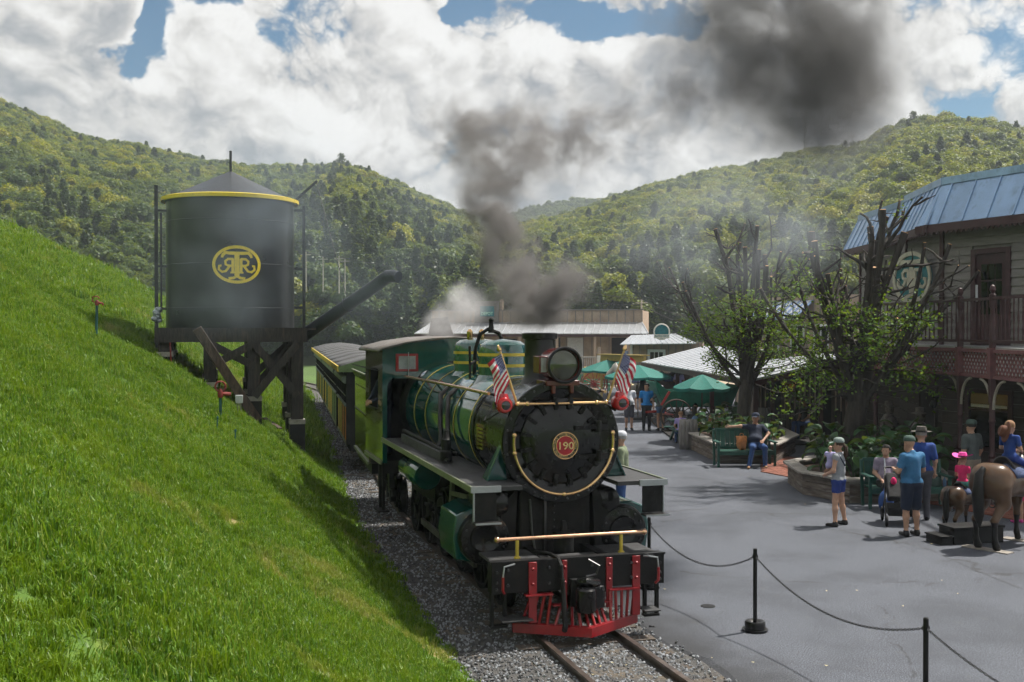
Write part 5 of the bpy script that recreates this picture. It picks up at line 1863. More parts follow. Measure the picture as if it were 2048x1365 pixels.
def build_backshop():
    o = Vector((13, 52, 0))
    B = empty('back_shop', o, 0, 'tan two storey shop with blue and white striped tin awning behind the trees', 'building')
    w = Wall(px_y(1470, 56), px_y(1680, 48), o)
    w.box('wall', 'batten_tan', B, 0, w.L, 0, 5.3, -3, 0)
    k = 0
    a = .1
    while a < w.L:
        w.box('batten', 'siding_taupe', B, a, a + .06, 0, 5.3, .002, .03)
        a += .5
    n = 20
    for k in range(n):
        a0, a1 = w.L * .25 + 4.6 * k / n, w.L * .25 + 4.6 * (k + 1) / n - .02
        MB().prism([w.p(a0, 4.25, 1.1), w.p(a1, 4.25, 1.1), w.p(a1, 5.1, .04), w.p(a0, 5.1, .04)], (0, 0, 0), (0, 0, -.04)).build('awning_strip', 'door_blue' if k % 2 else 'white_tin', B, smooth=None)
    for a0 in (3.0, 5.0, 6.8):
        f = w.box('window', 'pane', B, a0, a0 + .9, 2.5, 3.9, .032, .05)
        for q in ((a0 - .08, a0, 2.4, 4.0), (a0 + .9, a0 + .98, 2.4, 4.0), (a0, a0 + .9, 3.9, 4.0), (a0, a0 + .9, 2.4, 2.5), (a0 + .42, a0 + .48, 2.5, 3.9)):
            w.box('window_frame', 'white_paint', f, *q, .033, .09)
    w2 = Wall(px_y(1660, 44), px_y(1790, 38), o)
    w2.box('deck', 'batten_tan', B, 0, w2.L, 3.3, 3.5, -2, 0)
    k = 0
    while k * .22 < w2.L:
        w2.box('deck_picket', 'batten_tan', B, k * .22, k * .22 + .10, 3.5, 4.5, -.06, -.02)
        k += 1
    w2.box('deck_rail', 'batten_tan', B, 0, w2.L, 4.5, 4.58, -.1, .02)
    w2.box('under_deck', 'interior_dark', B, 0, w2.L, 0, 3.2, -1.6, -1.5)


build_backshop()


def build_depot():
    o = Vector((2, 76, 0))
    B = empty('depot_building', o, 0, 'long tan depot with board parapet and grey tin porch roof', 'building')
    w = Wall(px_y(862, 79), px_y(1284, 76), o)
    w.box('wall', 'batten_tan', B, 0, w.L, 0, 5.1, -6, 0)
    a = .0
    while a < w.L:
        w.box('parapet_batten', 'siding_taupe', B, a, a + .06, 4.25, 5.06, .002, .04)
        a += .58
    w.box('parapet_cap', 'siding_taupe', B, -.1, w.L + .1, 5.1, 5.18, -.2, .08)
    a = .2
    while a < w.L:
        w.box('wall_batten', 'siding_taupe', B, a, a + .05, 0, 3.4, .002, .03)
        a += .6
    n = 34
    for k in range(n):
        a0, a1 = -.6 + (w.L + 1.2) * k / n, -.6 + (w.L + 1.2) * (k + 1) / n
        b0, b1 = max(0, min(w.L, a0)), max(0, min(w.L, a1))
        vs = [w.p(a0, 3.5, 2.2), w.p(a1, 3.5, 2.2), w.p(b1, 4.27, .05), w.p(b0, 4.27, .05)]
        MB().prism(vs, (0, 0, 0), (0, 0, -.05)).build('roof_panel', 'silver_tin', B, smooth=None)
        MB().bar(Vector(vs[1]) + Vector((0, 0, .02)), Vector(vs[2]) + Vector((0, 0, .02)), .06, .05).build('roof_seam', 'silver_tin', B, smooth=None)
    w.box('porch_fascia', 'trim_maroon', B, -.6, w.L + .6, 3.28, 3.47, 2.12, 2.18)
    for a in (1.5, 4.2, 6.8, 9.4, 12.0, 14.4):
        w.box('porch_post', 'batten_tan', B, a, a + .16, 0, 3.3, 1.9, 2.06)
    f = w.box('wall_window', 'pane', B, 8.3, 9.4, 1.9, 3.2, .01, .03)
    w.box('door', 'white_paint', B, 9.9, 11.0, 1.0, 3.2, .01, .05)
    w.box('dark_doorway', 'interior_dark', B, 13.0, 14.0, .8, 3.2, .01, .04)
    for a0 in (1.2, 3.0, 5.2):
        w.box('dark_doorway', 'interior_dark', B, a0, a0 + 1.1, .6, 3.1, .01, .03)
    # raised sign panel
    q = (953 - 862) / (1284 - 862) * w.L
    w.box('false_front', 'siding_taupe', B, q, q + 1.75, 4.28, 5.72, .06, .16)
    w.box('false_front_cap', 'siding_taupe', B, q - .06, q + 1.81, 5.72, 5.78, .0, .2)
    w.box('chimney', 'batten_tan', B, q + 1.78, q + 2.0, 5.1, 5.9, -.3, -.05)
    sg = w.box('depot_sign', 'sign_teal', B, q + .40, q + 1.42, 4.70, 5.42, .165, .20)
    vs, fs = text_mesh('DEPOT', .33, .004, (.82, 1), .006)
    sc = 1 if w.d.x > 0 else -1
    MB().add([w.p(q + .91 + sc * v[0], 4.88 + v[1], .205 + v[2]) for v in vs], fs).build('sign_lettering', 'sign_mint', sg, smooth=None)
    # deck and stair with railing
    w.box('deck', 'batten_tan', B, 8.6, 12.6, .9, 1.0, 1.0, 4.0)
    for k in range(14):
        w.box('railing_picket', 'pole_grey', B, 10.6 + k * .14, 10.65 + k * .14, 1.0, 1.9, 3.9, 3.95)
    w.box('railing_top', 'pole_grey', B, 10.5, 12.6, 1.9, 1.98, 3.85, 4.0)
    w.box('railing_post', 'batten_tan', B, 12.5, 12.68, 0, 2.6, 3.85, 4.03)
    w.box('notice', 'sign_cream', B, 12.48, 12.72, 1.55, 2.05, 4.04, 4.06)
    # maroon gable at the far left
    c = at(880, 655, 70) - o
    MB().prism([c + Vector((-.75, 0, -.5)), c + Vector((.85, 0, -.5)), c + Vector((.5, 0, .65)), c + Vector((-.55, 0, .55))], (0, 0, 0), (0, .25, 0)).build('maroon_gable', 'trim_maroon', B)
    # annex with its own roof
    o2 = Vector((9, 63, 0))
    A = empty('photo_annex', o2, 0, 'small tan annex with blue door and tin roof right of the depot', 'building')
    v = Wall(px_y(1247, 66), px_y(1262, 62.5), o2)
    v2 = Wall(px_y(1262, 62.5), px_y(1405, 60), o2)
    for ww in (v, v2):
        ww.box('wall', 'batten_tan', A, 0, ww.L, 0, 3.05, -.2, 0)
    a = .1
    while a < v2.L:
        v2.box('wall_batten', 'siding_taupe', A, a, a + .04, 0, 3.05, .002, .03)
        a += .45
    roof_sheet(A, o2, at(1240, 689, 61.5), at(1392, 687, 59.2), at(1350, 668, 65), at(1262, 671, 66), 14, 'silver_tin')
    v.box('blue_door', 'door_blue', A, .8, 2.3, .3, 2.5, .01, .05)
    v2.box('corner_board', 'white_paint', A, -.03, .12, 0, 3.0, .005, .05)
    f = v2.box('window', 'pane', A, 1.25, 2.05, 1.7, 2.5, .032, .05)
    for q in ((1.1, 1.25, 1.5, 2.65), (2.05, 2.2, 1.5, 2.65), (1.25, 2.05, 2.5, 2.65), (1.25, 2.05, 1.55, 1.7), (1.5, 1.54, 1.7, 2.5), (1.76, 1.8, 1.7, 2.5)):
        v2.box('window_frame', 'white_paint', f, *q, .033, .08)
    # arched sign on the roof
    c = at(1323, 664, 60.5) - o2
    sgn = MB().lathe([(.0, 0), (.44, 0), (.44, .08), (0, .08)], c, (0, -1, 0), 32).build('roof_sign', 'sign_teal', A)
    MB().torus(c + Vector((0, -.08, 0)), (0, 1, 0), .42, .045, 32, 6).build('sign_ring', 'sign_cream', sgn)
    MB().box(c.x - .42, c.x + .42, c.y - .13, c.y - .09, c.z - .36, c.z - .14).build('sign_band', 'sign_cream', sgn)
    mb = MB()
    add_text(mb, 'PHOTO DEPOT', .15, Matrix.Translation(c + Vector((0, -.135, -.25))) @ Matrix.Rotation(PI / 2, 4, 'X'), .003, (.75, 1), .003)
    mb.build('sign_lettering', 'sign_teal', sgn, smooth=None)
    # yellow beam in front
    p, q = at(1203, 716, 58), at(1290, 719, 52)
    tag(MB().bar(p, q, .12, .28).bar(p + Vector((0, 0, .18)), q + Vector((0, 0, .18)), .5, .05).bar(p, Vector((p.x, p.y, 0)), .12, .12).bar(q, Vector((q.x, q.y, 0)), .12, .12).build('arbor_beam', 'ochre_paint', smooth=None), 'ochre beam on posts in front of the annex', 'beam')




def flat(v):
    return Vector((v.x, v.y, 0))


build_depot()


# ------------------------------------------------------------------ poles and wires
def pole(px, py_top, py_bot, Y, label, r=.07):
    t, b = at(px, py_top, Y), at(px, py_bot, Y)
    P = empty('utility_pole', b, 0, label, 'pole', 'utility poles below the left hill')
    h = t.z - b.z
    MB().cyl((0, 0, -2), (0, 0, h), r, r * .7, 8).build('pole_shaft', 'pole_grey', P)
    MB().bar((-.5, 0, h - .3), (.5, 0, h - .3), .06, .07).build('crossarm', 'pole_grey', P)
    return t


tops = [pole(612, 504, 545, 112, 'grey utility pole just right of the water tower'), pole(646, 513, 545, 114, 'short utility pole second right of the water tower'),
        pole(678, 512, 548, 112, 'utility pole third right of the water tower'), pole(690, 517, 548, 115, 'utility pole fourth right of the water tower')]
pt = pole(1283, 599, 640, 95, 'utility pole rising behind the right end of the depot', .10)


def wire(name, pts, r, label):
    P = []
    for a, b in zip(pts, pts[1:]):
        for k in range(8):
            t = k / 8
            P.append(a.lerp(b, t) + Vector((0, 0, -4 * t * (1 - t) * (b - a).length * .012)))
    P.append(pts[-1])
    tag(MB().tube(P, r, 5).build(name, 'wire_black'), label, 'cable')


wire('power_line', [at(-60, 375, 110), tops[0], tops[1], tops[2], tops[3], at(1000, 560, 105)], .03, 'thin dark power line strung from the left edge past the tower')
wire('power_line', [at(1120, 570, 110), pt, at(1420, 640, 70)], .022, 'thin power line reaching the pole behind the depot')
wire('power_line', [at(1150, 600, 110), pt + Vector((0, 0, -.4)), at(1420, 660, 70)], .022, 'lower power line reaching the pole behind the depot')
b = at(1610, 300, 395)
mst = empty('radio_mast', b, 0, 'thin lattice radio mast on the right hill top', 'mast')
for k in range(3):
    a = 2 * PI * k / 3
    MB().cyl((.5 * math.cos(a), .5 * math.sin(a), -3), (.3 * math.cos(a), .3 * math.sin(a), 14.5), .09, None, 5).build('mast_leg', 'pole_grey', mst)
b = at(1899, 335, 250)
tag(MB().cyl(b + Vector((0, 0, -3)), b + Vector((0, 0, 5.6)), .10, .07, 6).bar(b + Vector((-.5, 0, 5)), b + Vector((.5, 0, 5)), .1, .1).build('flag_pole', 'wire_black'), 'thin dark pole among the trees above the blue roof', 'pole')


# ------------------------------------------------------------------ single trees that stand out on the skyline
def skyline_pine(px, py_base, Y, h, seed, label):
    p = at(px, py_base, Y)
    T = empty('pine_tree', p, seed, label, 'tree', 'pines rising above the ridge')
    rg = np.random.default_rng(seed)
    MB().cyl((0, 0, -3), (0, 0, h * .95), .22, .05, 7).build('trunk', 'bark', T)
    Ps, Ns = [], []
    for k in range(9):
        z = h * (.35 + .65 * k / 9)
        R0 = h * .30 * (1 - (k / 9.5)) ** .7 * rg.uniform(.7, 1.15) + .15
        for b in range(6):
            a = rg.uniform(0, 2 * PI)
            m = 26
            t = rg.uniform(.3, 1, m)
            P = np.stack([np.cos(a) * R0 * t, np.sin(a) * R0 * t, z + .25 * t * R0 * .5 + rg.normal(0, .12, m)], 1) + rg.normal(0, .16, (m, 3))
            Ps.append(P)
            Ns.append(rg.normal(0, 1, (m, 3)))
    V, F = leaf_quads(np.concatenate(Ps), np.concatenate(Ns), h * .021, rg, .5)
    link('crown', fast_mesh('crown', V, F, 'leaf_conifer'), T)


skyline_pine(683, 352, 338, 7.0, 3, 'lone dark pine on the left skyline right of the tower roof')
skyline_pine(1826, 262, 292, 5.2, 5, 'lone pine on the right skyline above the blue roof')


# ------------------------------------------------------------------ pollarded trees on the plaza
def limb_path(rg, p, d, L, n, up, wob):
    pts = [Vector(p)]
    d = Vector(d).normalized()
    for _ in range(n):
        d = (d + Vector((rg.gauss(0, wob), rg.gauss(0, wob), rg.gauss(0, wob) + up))).normalized()
        pts.append(pts[-1] + d * (L / n))
    return pts, d


def pollard(seed, base, h_top, trunk_r, spread, label):
    rg = random.Random(seed)
    T = empty('pollarded_tree', base, 0, label, 'tree', 'pollarded trees in the planters')
    fork = 1.9
    tp, d = limb_path(rg, (0, 0, -.1), (.02, 0, 1), fork + .1, 6, .1, .03)
    MB().tube(tp, [trunk_r * (1.25 - .05 * i if i else 1.5) for i in range(7)], 14).build('trunk', 'bark', T, smooth=60)
    leaves, lN = [], []
    nr = np.random.default_rng(seed)

    def leafy(pts, n, rad):
        for _ in range(n):
            q = rg.random() * (len(pts) - 1)
            i = int(q)
            c = pts[i].lerp(pts[min(i + 1, len(pts) - 1)], q - i) + Vector((rg.gauss(0, rad), rg.gauss(0, rad), rg.gauss(-.02, rad)))
            k = rg.randint(4, 8)
            for _ in range(k):
                leaves.append(c + Vector((rg.gauss(0, .075), rg.gauss(0, .075), rg.gauss(0, .075))))
                lN.append((rg.gauss(0, .6), rg.gauss(0, .6), 1))
    mains = []
    nm = 15
    for k in range(nm):
        a = 2 * PI * k / nm * 2.6 + rg.uniform(-.3, .3)
        lean = rg.uniform(.08, .30) if k < 6 else rg.uniform(.6, 1.5)
        L = (h_top - fork) * (rg.uniform(.86, 1.06) if k < 6 else rg.uniform(.6, .95))
        pts, dd = limb_path(rg, tp[-1] + Vector((math.cos(a) * trunk_r * .45, math.sin(a) * trunk_r * .45, rg.uniform(-.35, .1))), (math.cos(a) * lean, math.sin(a) * lean, 1), L, 10, .10 if k < 6 else .11, .07)
        r0 = trunk_r * (rg.uniform(.44, .58) if k < 6 else rg.uniform(.24, .38))
        rad = [r0 * (1 - .045 * i) * rg.uniform(.90, 1.12) for i in range(11)]
        rad[-1] = rad[-2] * 1.12
        lb = MB().tube(pts, rad, 9).build('limb', 'bark', T, smooth=60)
        MB().cyl(pts[-1], pts[-1] + dd * .012, rad[-1] * .9, rad[-1] * .85, 9).build('cut_end', 'cut_wood', lb)
        if k % 2:
            leafy(pts[1:5], 4, .12)
        for j in range(rg.randint(5, 8)):
            i = rg.randint(2, 9)
            b = rg.uniform(0, 2 * PI)
            out = Vector((math.cos(a), math.sin(a), 0)) * rg.uniform(.2, .8) + Vector((math.cos(b), math.sin(b), 0)) * .8
            Ls = rg.uniform(.25, 1.0) if rg.random() < .55 else rg.uniform(.9, 1.7)
            sp, sd_ = limb_path(rg, pts[i], out + Vector((0, 0, rg.uniform(-.1, .7))), Ls, 5, .14, .24)
            r1 = r0 * rg.uniform(.30, .50)
            st = MB().tube(sp, [r1 * (1 - .10 * q) * rg.uniform(.85, 1.15) for q in range(6)], 6).build('branch', 'bark', T, smooth=60)
            if rg.random() < .6:
                MB().cyl(sp[-1], sp[-1] + sd_ * .01, r1 * .50, r1 * .46, 6).build('cut_end', 'cut_wood', st)
            for q in range(2 if Ls > .8 else 0):
                tw, _ = limb_path(rg, sp[rg.randint(2, 4)], out + Vector((rg.gauss(0, .5), rg.gauss(0, .5), rg.uniform(-.2, .7))), Ls * .4, 4, .05, .25)
                MB().tube(tw, [r1 * .45 * (1 - .15 * q2) for q2 in range(5)], 5).build('twig', 'bark', st)
            if rg.random() < (.5 if i < 6 else .12):
                leafy(sp[2:], 4, .10)
    for k in range(34):
        a = 2 * PI * k / 34 * 5 + rg.uniform(-.2, .2)
        z = fork * rg.uniform(.95, 2.1)
        L = spread * rg.uniform(.75, 1.45)
        pts, _ = limb_path(rg, (0, 0, z), (math.cos(a), math.sin(a), rg.uniform(-.1, .5)), L, 7, .03, .18)
        r0 = trunk_r * rg.uniform(.10, .19)
        br = MB().tube(pts, [r0 * (1 - .10 * i) * rg.uniform(.88, 1.12) for i in range(8)], 6).build('branch', 'bark', T, smooth=60)
        leafy(pts[3:], rg.randint(5, 12), .17)
        for q in range(3):
            i = rg.randint(3, 6)
            sp, _ = limb_path(rg, pts[i], (math.cos(a + rg.uniform(-1.2, 1.2)), math.sin(a + rg.uniform(-1.2, 1.2)), rg.uniform(-.3, .4)), L * .35, 4, 0, .25)
            MB().tube(sp, [r0 * .4 * (1 - .15 * q2) for q2 in range(5)], 5).build('twig', 'bark', br)
            leafy(sp, 5, .10)
    P = np.array([tuple(v) for v in leaves])
    V, F = leaf_quads(P, np.array(lN), .036, nr, .7)
    link('foliage', fast_mesh('foliage', V, F, 'leaf_pear'), T)


def build_planting():
    b1 = gp(1487, 868)
    b1 = Vector((px_y(1487, 34.2)[0], 34.2, .3))
    pollard(31, b1, 6.6, .215, 1.75, 'pollarded tree with bare cut limbs behind the sitting man')
    b2 = Vector((px_y(1704, 26.3)[0], 26.3, .3))
    pollard(77, b2, 6.5, .24, 1.85, 'pollarded tree with bare cut limbs in front of the store monogram')


build_planting()


def planter(name_label, pts, h, mats=('planter_wood', 'planter_cap')):
    """Raised bed of stacked timbers with a flat cap; pts is the top outline, counter-clockwise."""
    o = Vector((sum(p[0] for p in pts) / len(pts), sum(p[1] for p in pts) / len(pts), 0))
    Pl = empty('raised_planter', o, 0, name_label, 'planter', 'timber planters on the plaza')
    P = [Vector((p[0], p[1], 0)) - o for p in pts]
    n = len(P)
    for i in range(n):
        a, b = P[i], P[(i + 1) % n]
        d = (b - a).normalized()
        nn = Vector((d.y, -d.x, 0))
        if nn.dot((a + b) / 2) < 0:
            nn = -nn
        rows = 3
        for k in range(rows):
            z0, z1 = h * k / rows + .004, h * (k + 1) / rows - .006
            MB().prism([a + Vector((0, 0, z0)), b + Vector((0, 0, z0)), b + Vector((0, 0, z1)), a + Vector((0, 0, z1))], (0, 0, 0), -nn * .12).build('plank', mats[0], Pl, smooth=None, bevel=.008)
        q = [a + nn * .10 + d * -.05, b + nn * .10 + d * .05, b - nn * .24 - d * .05, a - nn * .24 + d * .05]
        MB().prism([v + Vector((0, 0, h + .002 * i)) for v in q], (0, 0, 0), (0, 0, .05)).build('cap_plank', mats[1], Pl, smooth=None, bevel=.006)
    mb = MB().add([v * .96 + Vector((0, 0, h - .08)) for v in P], [tuple(range(n))])
    mb.build('soil', 'soil', Pl, smooth=None)
    return Pl


PL1 = [px_y(1368, 35.4), px_y(1437, 30.9), px_y(1550, 30.8), px_y(1592, 33.6), px_y(1545, 37.5), px_y(1420, 38.5)]
PL2 = [px_y(1576, 26.9), px_y(1606, 25.0), px_y(1700, 23.7), px_y(1890, 23.9), px_y(1880, 27.0), px_y(1760, 28.6), px_y(1640, 28.2)]
planter('weathered timber planter behind the bench with the sitting man', PL1, .50)
planter('weathered timber planter behind the woman with the baby', PL2, .48)


def inside(p, poly):
    x, y = p
    c = False
    for i in range(len(poly)):
        x1, y1 = poly[i]
        x2, y2 = poly[i - 1]
        if (y1 > y) != (y2 > y) and x < (x2 - x1) * (y - y1) / (y2 - y1) + x1:
            c = not c
    return c


def hosta_leaf_mesh():
    mb = MB()
    rows = []
    for i in range(7):
        t = i / 6
        w = .16 * math.sin(PI * min(1, t * .92 + .08)) ** .8 * (1 if i < 6 else .02)
        z = .10 * math.sin(t * 2.6) - .08 * t * t
        rows.append([(-w, t * .42, z + .03), (-w * .5, t * .42, z), (0, t * .42, z - .015), (w * .5, t * .42, z), (w, t * .42, z + .03)])
    mb.grid(rows)
    me = mb.mesh('leaf', 'leaf_hosta', 80)
    return me


HOSTA = hosta_leaf_mesh()


def plant(p, n, size, label, seed):
    rg = random.Random(seed)
    T = empty('leafy_plant', p, rg.uniform(0, 6), label, 'plant', 'broad leaved plants in the planters')
    for k in range(n):
        a = 2.4 * k + rg.uniform(-.3, .3)
        hgt = size * rg.uniform(.35, 1.15)
        r = size * rg.uniform(.1, .45)
        q = Vector((math.cos(a) * r, math.sin(a) * r, hgt))
        lf = link('leaf', HOSTA, T)
        lf.location = q
        s = size * rg.uniform(.75, 1.35)
        lf.scale = (s, s, s)
        lf.rotation_euler = (rg.uniform(-.7, .35), rg.uniform(-.35, .35), a - PI / 2)
        if k % 3 == 0:
            MB().tube([(0, 0, 0), q * .5 + Vector((0, 0, .05)), q], .012, 5).build('stalk', 'leaf_hosta', T)


ORD = ['first', 'second', 'third', 'fourth', 'fifth', 'sixth', 'seventh', 'eighth', 'ninth', 'tenth', 'eleventh', 'twelfth', 'thirteenth', 'fourteenth', 'fifteenth', 'sixteenth', 'seventeenth', 'eighteenth', 'nineteenth', 'twentieth']


def fill_planter(poly, n, where, seed, size):
    rg = random.Random(seed)
    xs = [p[0] for p in poly]
    ys = [p[1] for p in poly]
    cxm, cym = sum(xs) / len(xs), sum(ys) / len(ys)
    sp = [((p[0] - cxm) * .84 + cxm, (p[1] - cym) * .84 + cym) for p in poly]
    pts = []
    t = 0
    while len(pts) < n and t < 4000:
        t += 1
        q = (rg.uniform(min(xs), max(xs)), rg.uniform(min(ys), max(ys)))
        if inside(q, sp) and all(math.hypot(q[0] - w[0], q[1] - w[1]) > .42 for w in pts):
            pts.append(q)
    pts.sort(key=lambda q: q[0] / q[1])
    for i, q in enumerate(pts):
        plant((q[0], q[1], .40), 11, size * rg.uniform(.75, 1.2), 'broad leaved plant, %s from the left in the planter %s' % (ORD[i], where), seed * 100 + i)


fill_planter(PL1, 16, 'behind the sitting man', 3, .66)
fill_planter(PL2, 20, 'behind the woman with the baby', 4, .78)


# ------------------------------------------------------------------ brick walk
def brick_walk():
    o = Vector((8.0, 29.5, 0))
    base = MB()
    base.grid([[(6.6, 29.0, .004), (10.6, 20.2, .004)], [(7.6, 33.5, .004), (12.6, 26.0, .004)]])
    tag(base.build('brick_path', 'soil', smooth=None), kind='structure')
    A, Bv, Dv = Vector((6.6, 29.0, 0)), Vector((4.0, -8.8, 0)), Vector((1.0, 4.5, 0))
    rg = random.Random(6)
    ux, uy = Bv.normalized(), Vector((-Bv.normalized().y, Bv.normalized().x, 0))
    if uy.dot(Dv) < 0:
        uy = -uy
    mb = MB()
    L = Bv.length
    W = abs(Dv.dot(uy))
    i = 0
    y = 0.0
    while y < W - .1:
        x = (.11 if i % 2 else 0) + Dv.dot(ux) * y / W
        e = x + L * .98
        while x < e:
            c = A + ux * x + uy * y
            mb.bar(c, c + ux * .205, .10, .05 + rg.uniform(-.006, .004))
            x += .215
        y += .11
        i += 1
    ob = mb.build('brick_paving', 'brick_red', smooth=None)
    tag(ob, 'red brick paving beside the store porch', 'paving', kind='stuff')
    ob.location.z = 0.0


brick_walk()
# ================================================================== people, horses, furniture
def solid(name, c, rough=.8, var=.1, **k):
    return pm(name, c, rough, var=var, vs=14, bump=(.7 if 'cloth' in name else .15), bs=(11 if 'cloth' in name else 50), **k)


for n_, c_ in dict(skin=(.50, .29, .20), skin_pale=(.60, .38, .29), skin_tan=(.38, .20, .12), cloth_blue=(.035, .16, .33), cloth_navy=(.010, .018, .045), cloth_jean=(.02, .065, .20),
                   cloth_black=(.010, .010, .012), cloth_grey=(.30, .32, .35), cloth_charcoal=(.09, .11, .11), cloth_olive=(.20, .24, .15), cloth_white=(.62, .64, .70), cloth_lilac=(.36, .30, .62),
                   cloth_pink=(.75, .02, .16), hat_pink=(.78, .11, .42), cloth_aqua=(.12, .42, .38), cloth_royal=(.012, .05, .24), cloth_azure=(.02, .22, .60), cloth_khaki=(.28, .24, .19), cloth_darkgrey=(.07, .07, .09),
                   cloth_mauve=(.26, .22, .30), cloth_shortblue=(.015, .04, .22), denim_pale=(.10, .18, .32), hair_brown=(.05, .028, .018), hair_dark=(.012, .010, .009), hair_sand=(.30, .17, .09), hair_grey=(.35, .34, .33),
                   hat_grey=(.11, .10, .09), hat_brown=(.14, .055, .032), cap_sage=(.24, .30, .28), cap_green=(.05, .09, .075), straw=(.55, .47, .26), shoe_black=(.012, .012, .014), shoe_tan=(.30, .17, .09), shoe_white=(.6, .6, .6),
                   leather_orange=(.50, .20, .07), bag_blue=(.02, .07, .25), eye_dark=(.01, .008, .007), mouth=(.28, .09, .08), baby_blue=(.45, .42, .70)).items():
    solid(n_, c_, .6 if 'skin' in n_ else .85)
pm('horse_brown', (.10, .054, .028), .30, var=.2, vs=3, coat=.15, spec=.35, dirt=(.05, .03, .02), ds=1.5, da=.4)
pm('horse_black', (.008, .007, .007), .35, var=.2, spec=.3)
pm('horse_grey', (.50, .47, .43), .4, var=.15, vs=3)
pm('saddle_leather', (.018, .014, .013), .4, var=.3)
pm('saddle_blanket', (.08, .11, .22), .9, var=.3, vs=30)
pm('base_plate', (.30, .27, .24), .6, .3, var=.2)


def capsule_field(X, Y, Z, bones, k):
    d = None
    for (a, b, ra, rb, *_r) in bones:
        a, b = np.array(a, float), np.array(b, float)
        ba = b - a
        l2 = ba.dot(ba) + 1e-9
        t = np.clip(((X - a[0]) * ba[0] + (Y - a[1]) * ba[1] + (Z - a[2]) * ba[2]) / l2, 0, 1)
        q = np.sqrt((X - a[0] - ba[0] * t) ** 2 + (Y - a[1] - ba[1] * t) ** 2 + (Z - a[2] - ba[2] * t) ** 2) - (ra + (rb - ra) * t)
        if d is None:
            d = q
        else:
            h = np.clip(.5 + .5 * (q - d) / k, 0, 1)
            d = q + (d - q) * h - k * h * (1 - h)
    return d


def skin_bones(bones, vox, k):
    """One closed skin round all bones (tapered capsules blended together). Returns vertices, quads, bone index per quad."""
    P = np.array([x for b in bones for x in (b[0], b[1])], float)
    rm = max(max(b[2], b[3]) for b in bones)
    lo, hi = P.min(0) - rm - 2 * vox, P.max(0) + rm + 2 * vox
    ax = [np.arange(lo[i], hi[i] + vox, vox) for i in range(3)]
    X, Y, Z = np.meshgrid(*ax, indexing='ij')
    D = capsule_field(X, Y, Z, bones, k)
    S = D < 0
    nx, ny, nz = D.shape
    cnt = np.zeros((nx - 1, ny - 1, nz - 1))
    acc = np.zeros((nx - 1, ny - 1, nz - 1, 3))
    cor = [(i, j, l) for i in (0, 1) for j in (0, 1) for l in (0, 1)]
    sl = lambda c: (slice(c[0], c[0] + nx - 1), slice(c[1], c[1] + ny - 1), slice(c[2], c[2] + nz - 1))
    for c in cor:
        for axi in range(3):
            if c[axi]:
                continue
            c2 = list(c)
            c2[axi] = 1
            d0, d1 = D[sl(c)], D[sl(c2)]
            m = (d0 < 0) != (d1 < 0)
            t = np.where(m, d0 / (d0 - d1 + 1e-12), 0)
            for e in range(3):
                acc[..., e] += np.where(m, c[e] + (t if e == axi else 0), 0)
            cnt += m
    act = cnt > 0
    idx = -np.ones(act.shape, int)
    idx[act] = np.arange(act.sum())
    base = np.argwhere(act)
    V = (base + acc[act] / cnt[act][:, None]) * vox + lo
    quads = []
    for axi in range(3):
        o1, o2 = [a for a in range(3) if a != axi]
        s0 = [slice(1, -1)] * 3
        s1 = [slice(1, -1)] * 3
        s0[axi] = slice(0, -1)
        s1[axi] = slice(1, None)
        m = S[tuple(s0)] != S[tuple(s1)]
        e = np.argwhere(m)
        off = np.array([1, 1, 1])
        off[axi] = 0
        e = e + off
        u1, u2 = np.zeros(3, int), np.zeros(3, int)
        u1[o1], u2[o2] = 1, 1
        g = lambda q: idx[q[:, 0], q[:, 1], q[:, 2]]
        q = np.stack([g(e - u1 - u2), g(e - u2), g(e), g(e - u1)], 1)
        fl = S[e[:, 0], e[:, 1], e[:, 2]]
        if axi == 1:
            fl = ~fl
        q[~fl] = q[~fl][:, ::-1]
        quads.append(q)
    Q = np.concatenate(quads)
    Q = Q[(Q >= 0).all(1)]
    C = V[Q].mean(1)
    best = np.full(len(C), 1e9)
    who = np.zeros(len(C), int)
    for i, (a, b, ra, rb, *_r) in enumerate(bones):
        a, b = np.array(a, float), np.array(b, float)
        ba = b - a
        t = np.clip(((C - a) @ ba) / (ba.dot(ba) + 1e-9), 0, 1)
        q = np.linalg.norm(C - a - t[:, None] * ba, axis=1) - (ra + (rb - ra) * t)
        m = q < best
        best[m] = q[m]
        who[m] = i
    return V, Q, who


def lerp3(a, b, t):
    return tuple(x + (y - x) * t for x, y in zip(a, b))


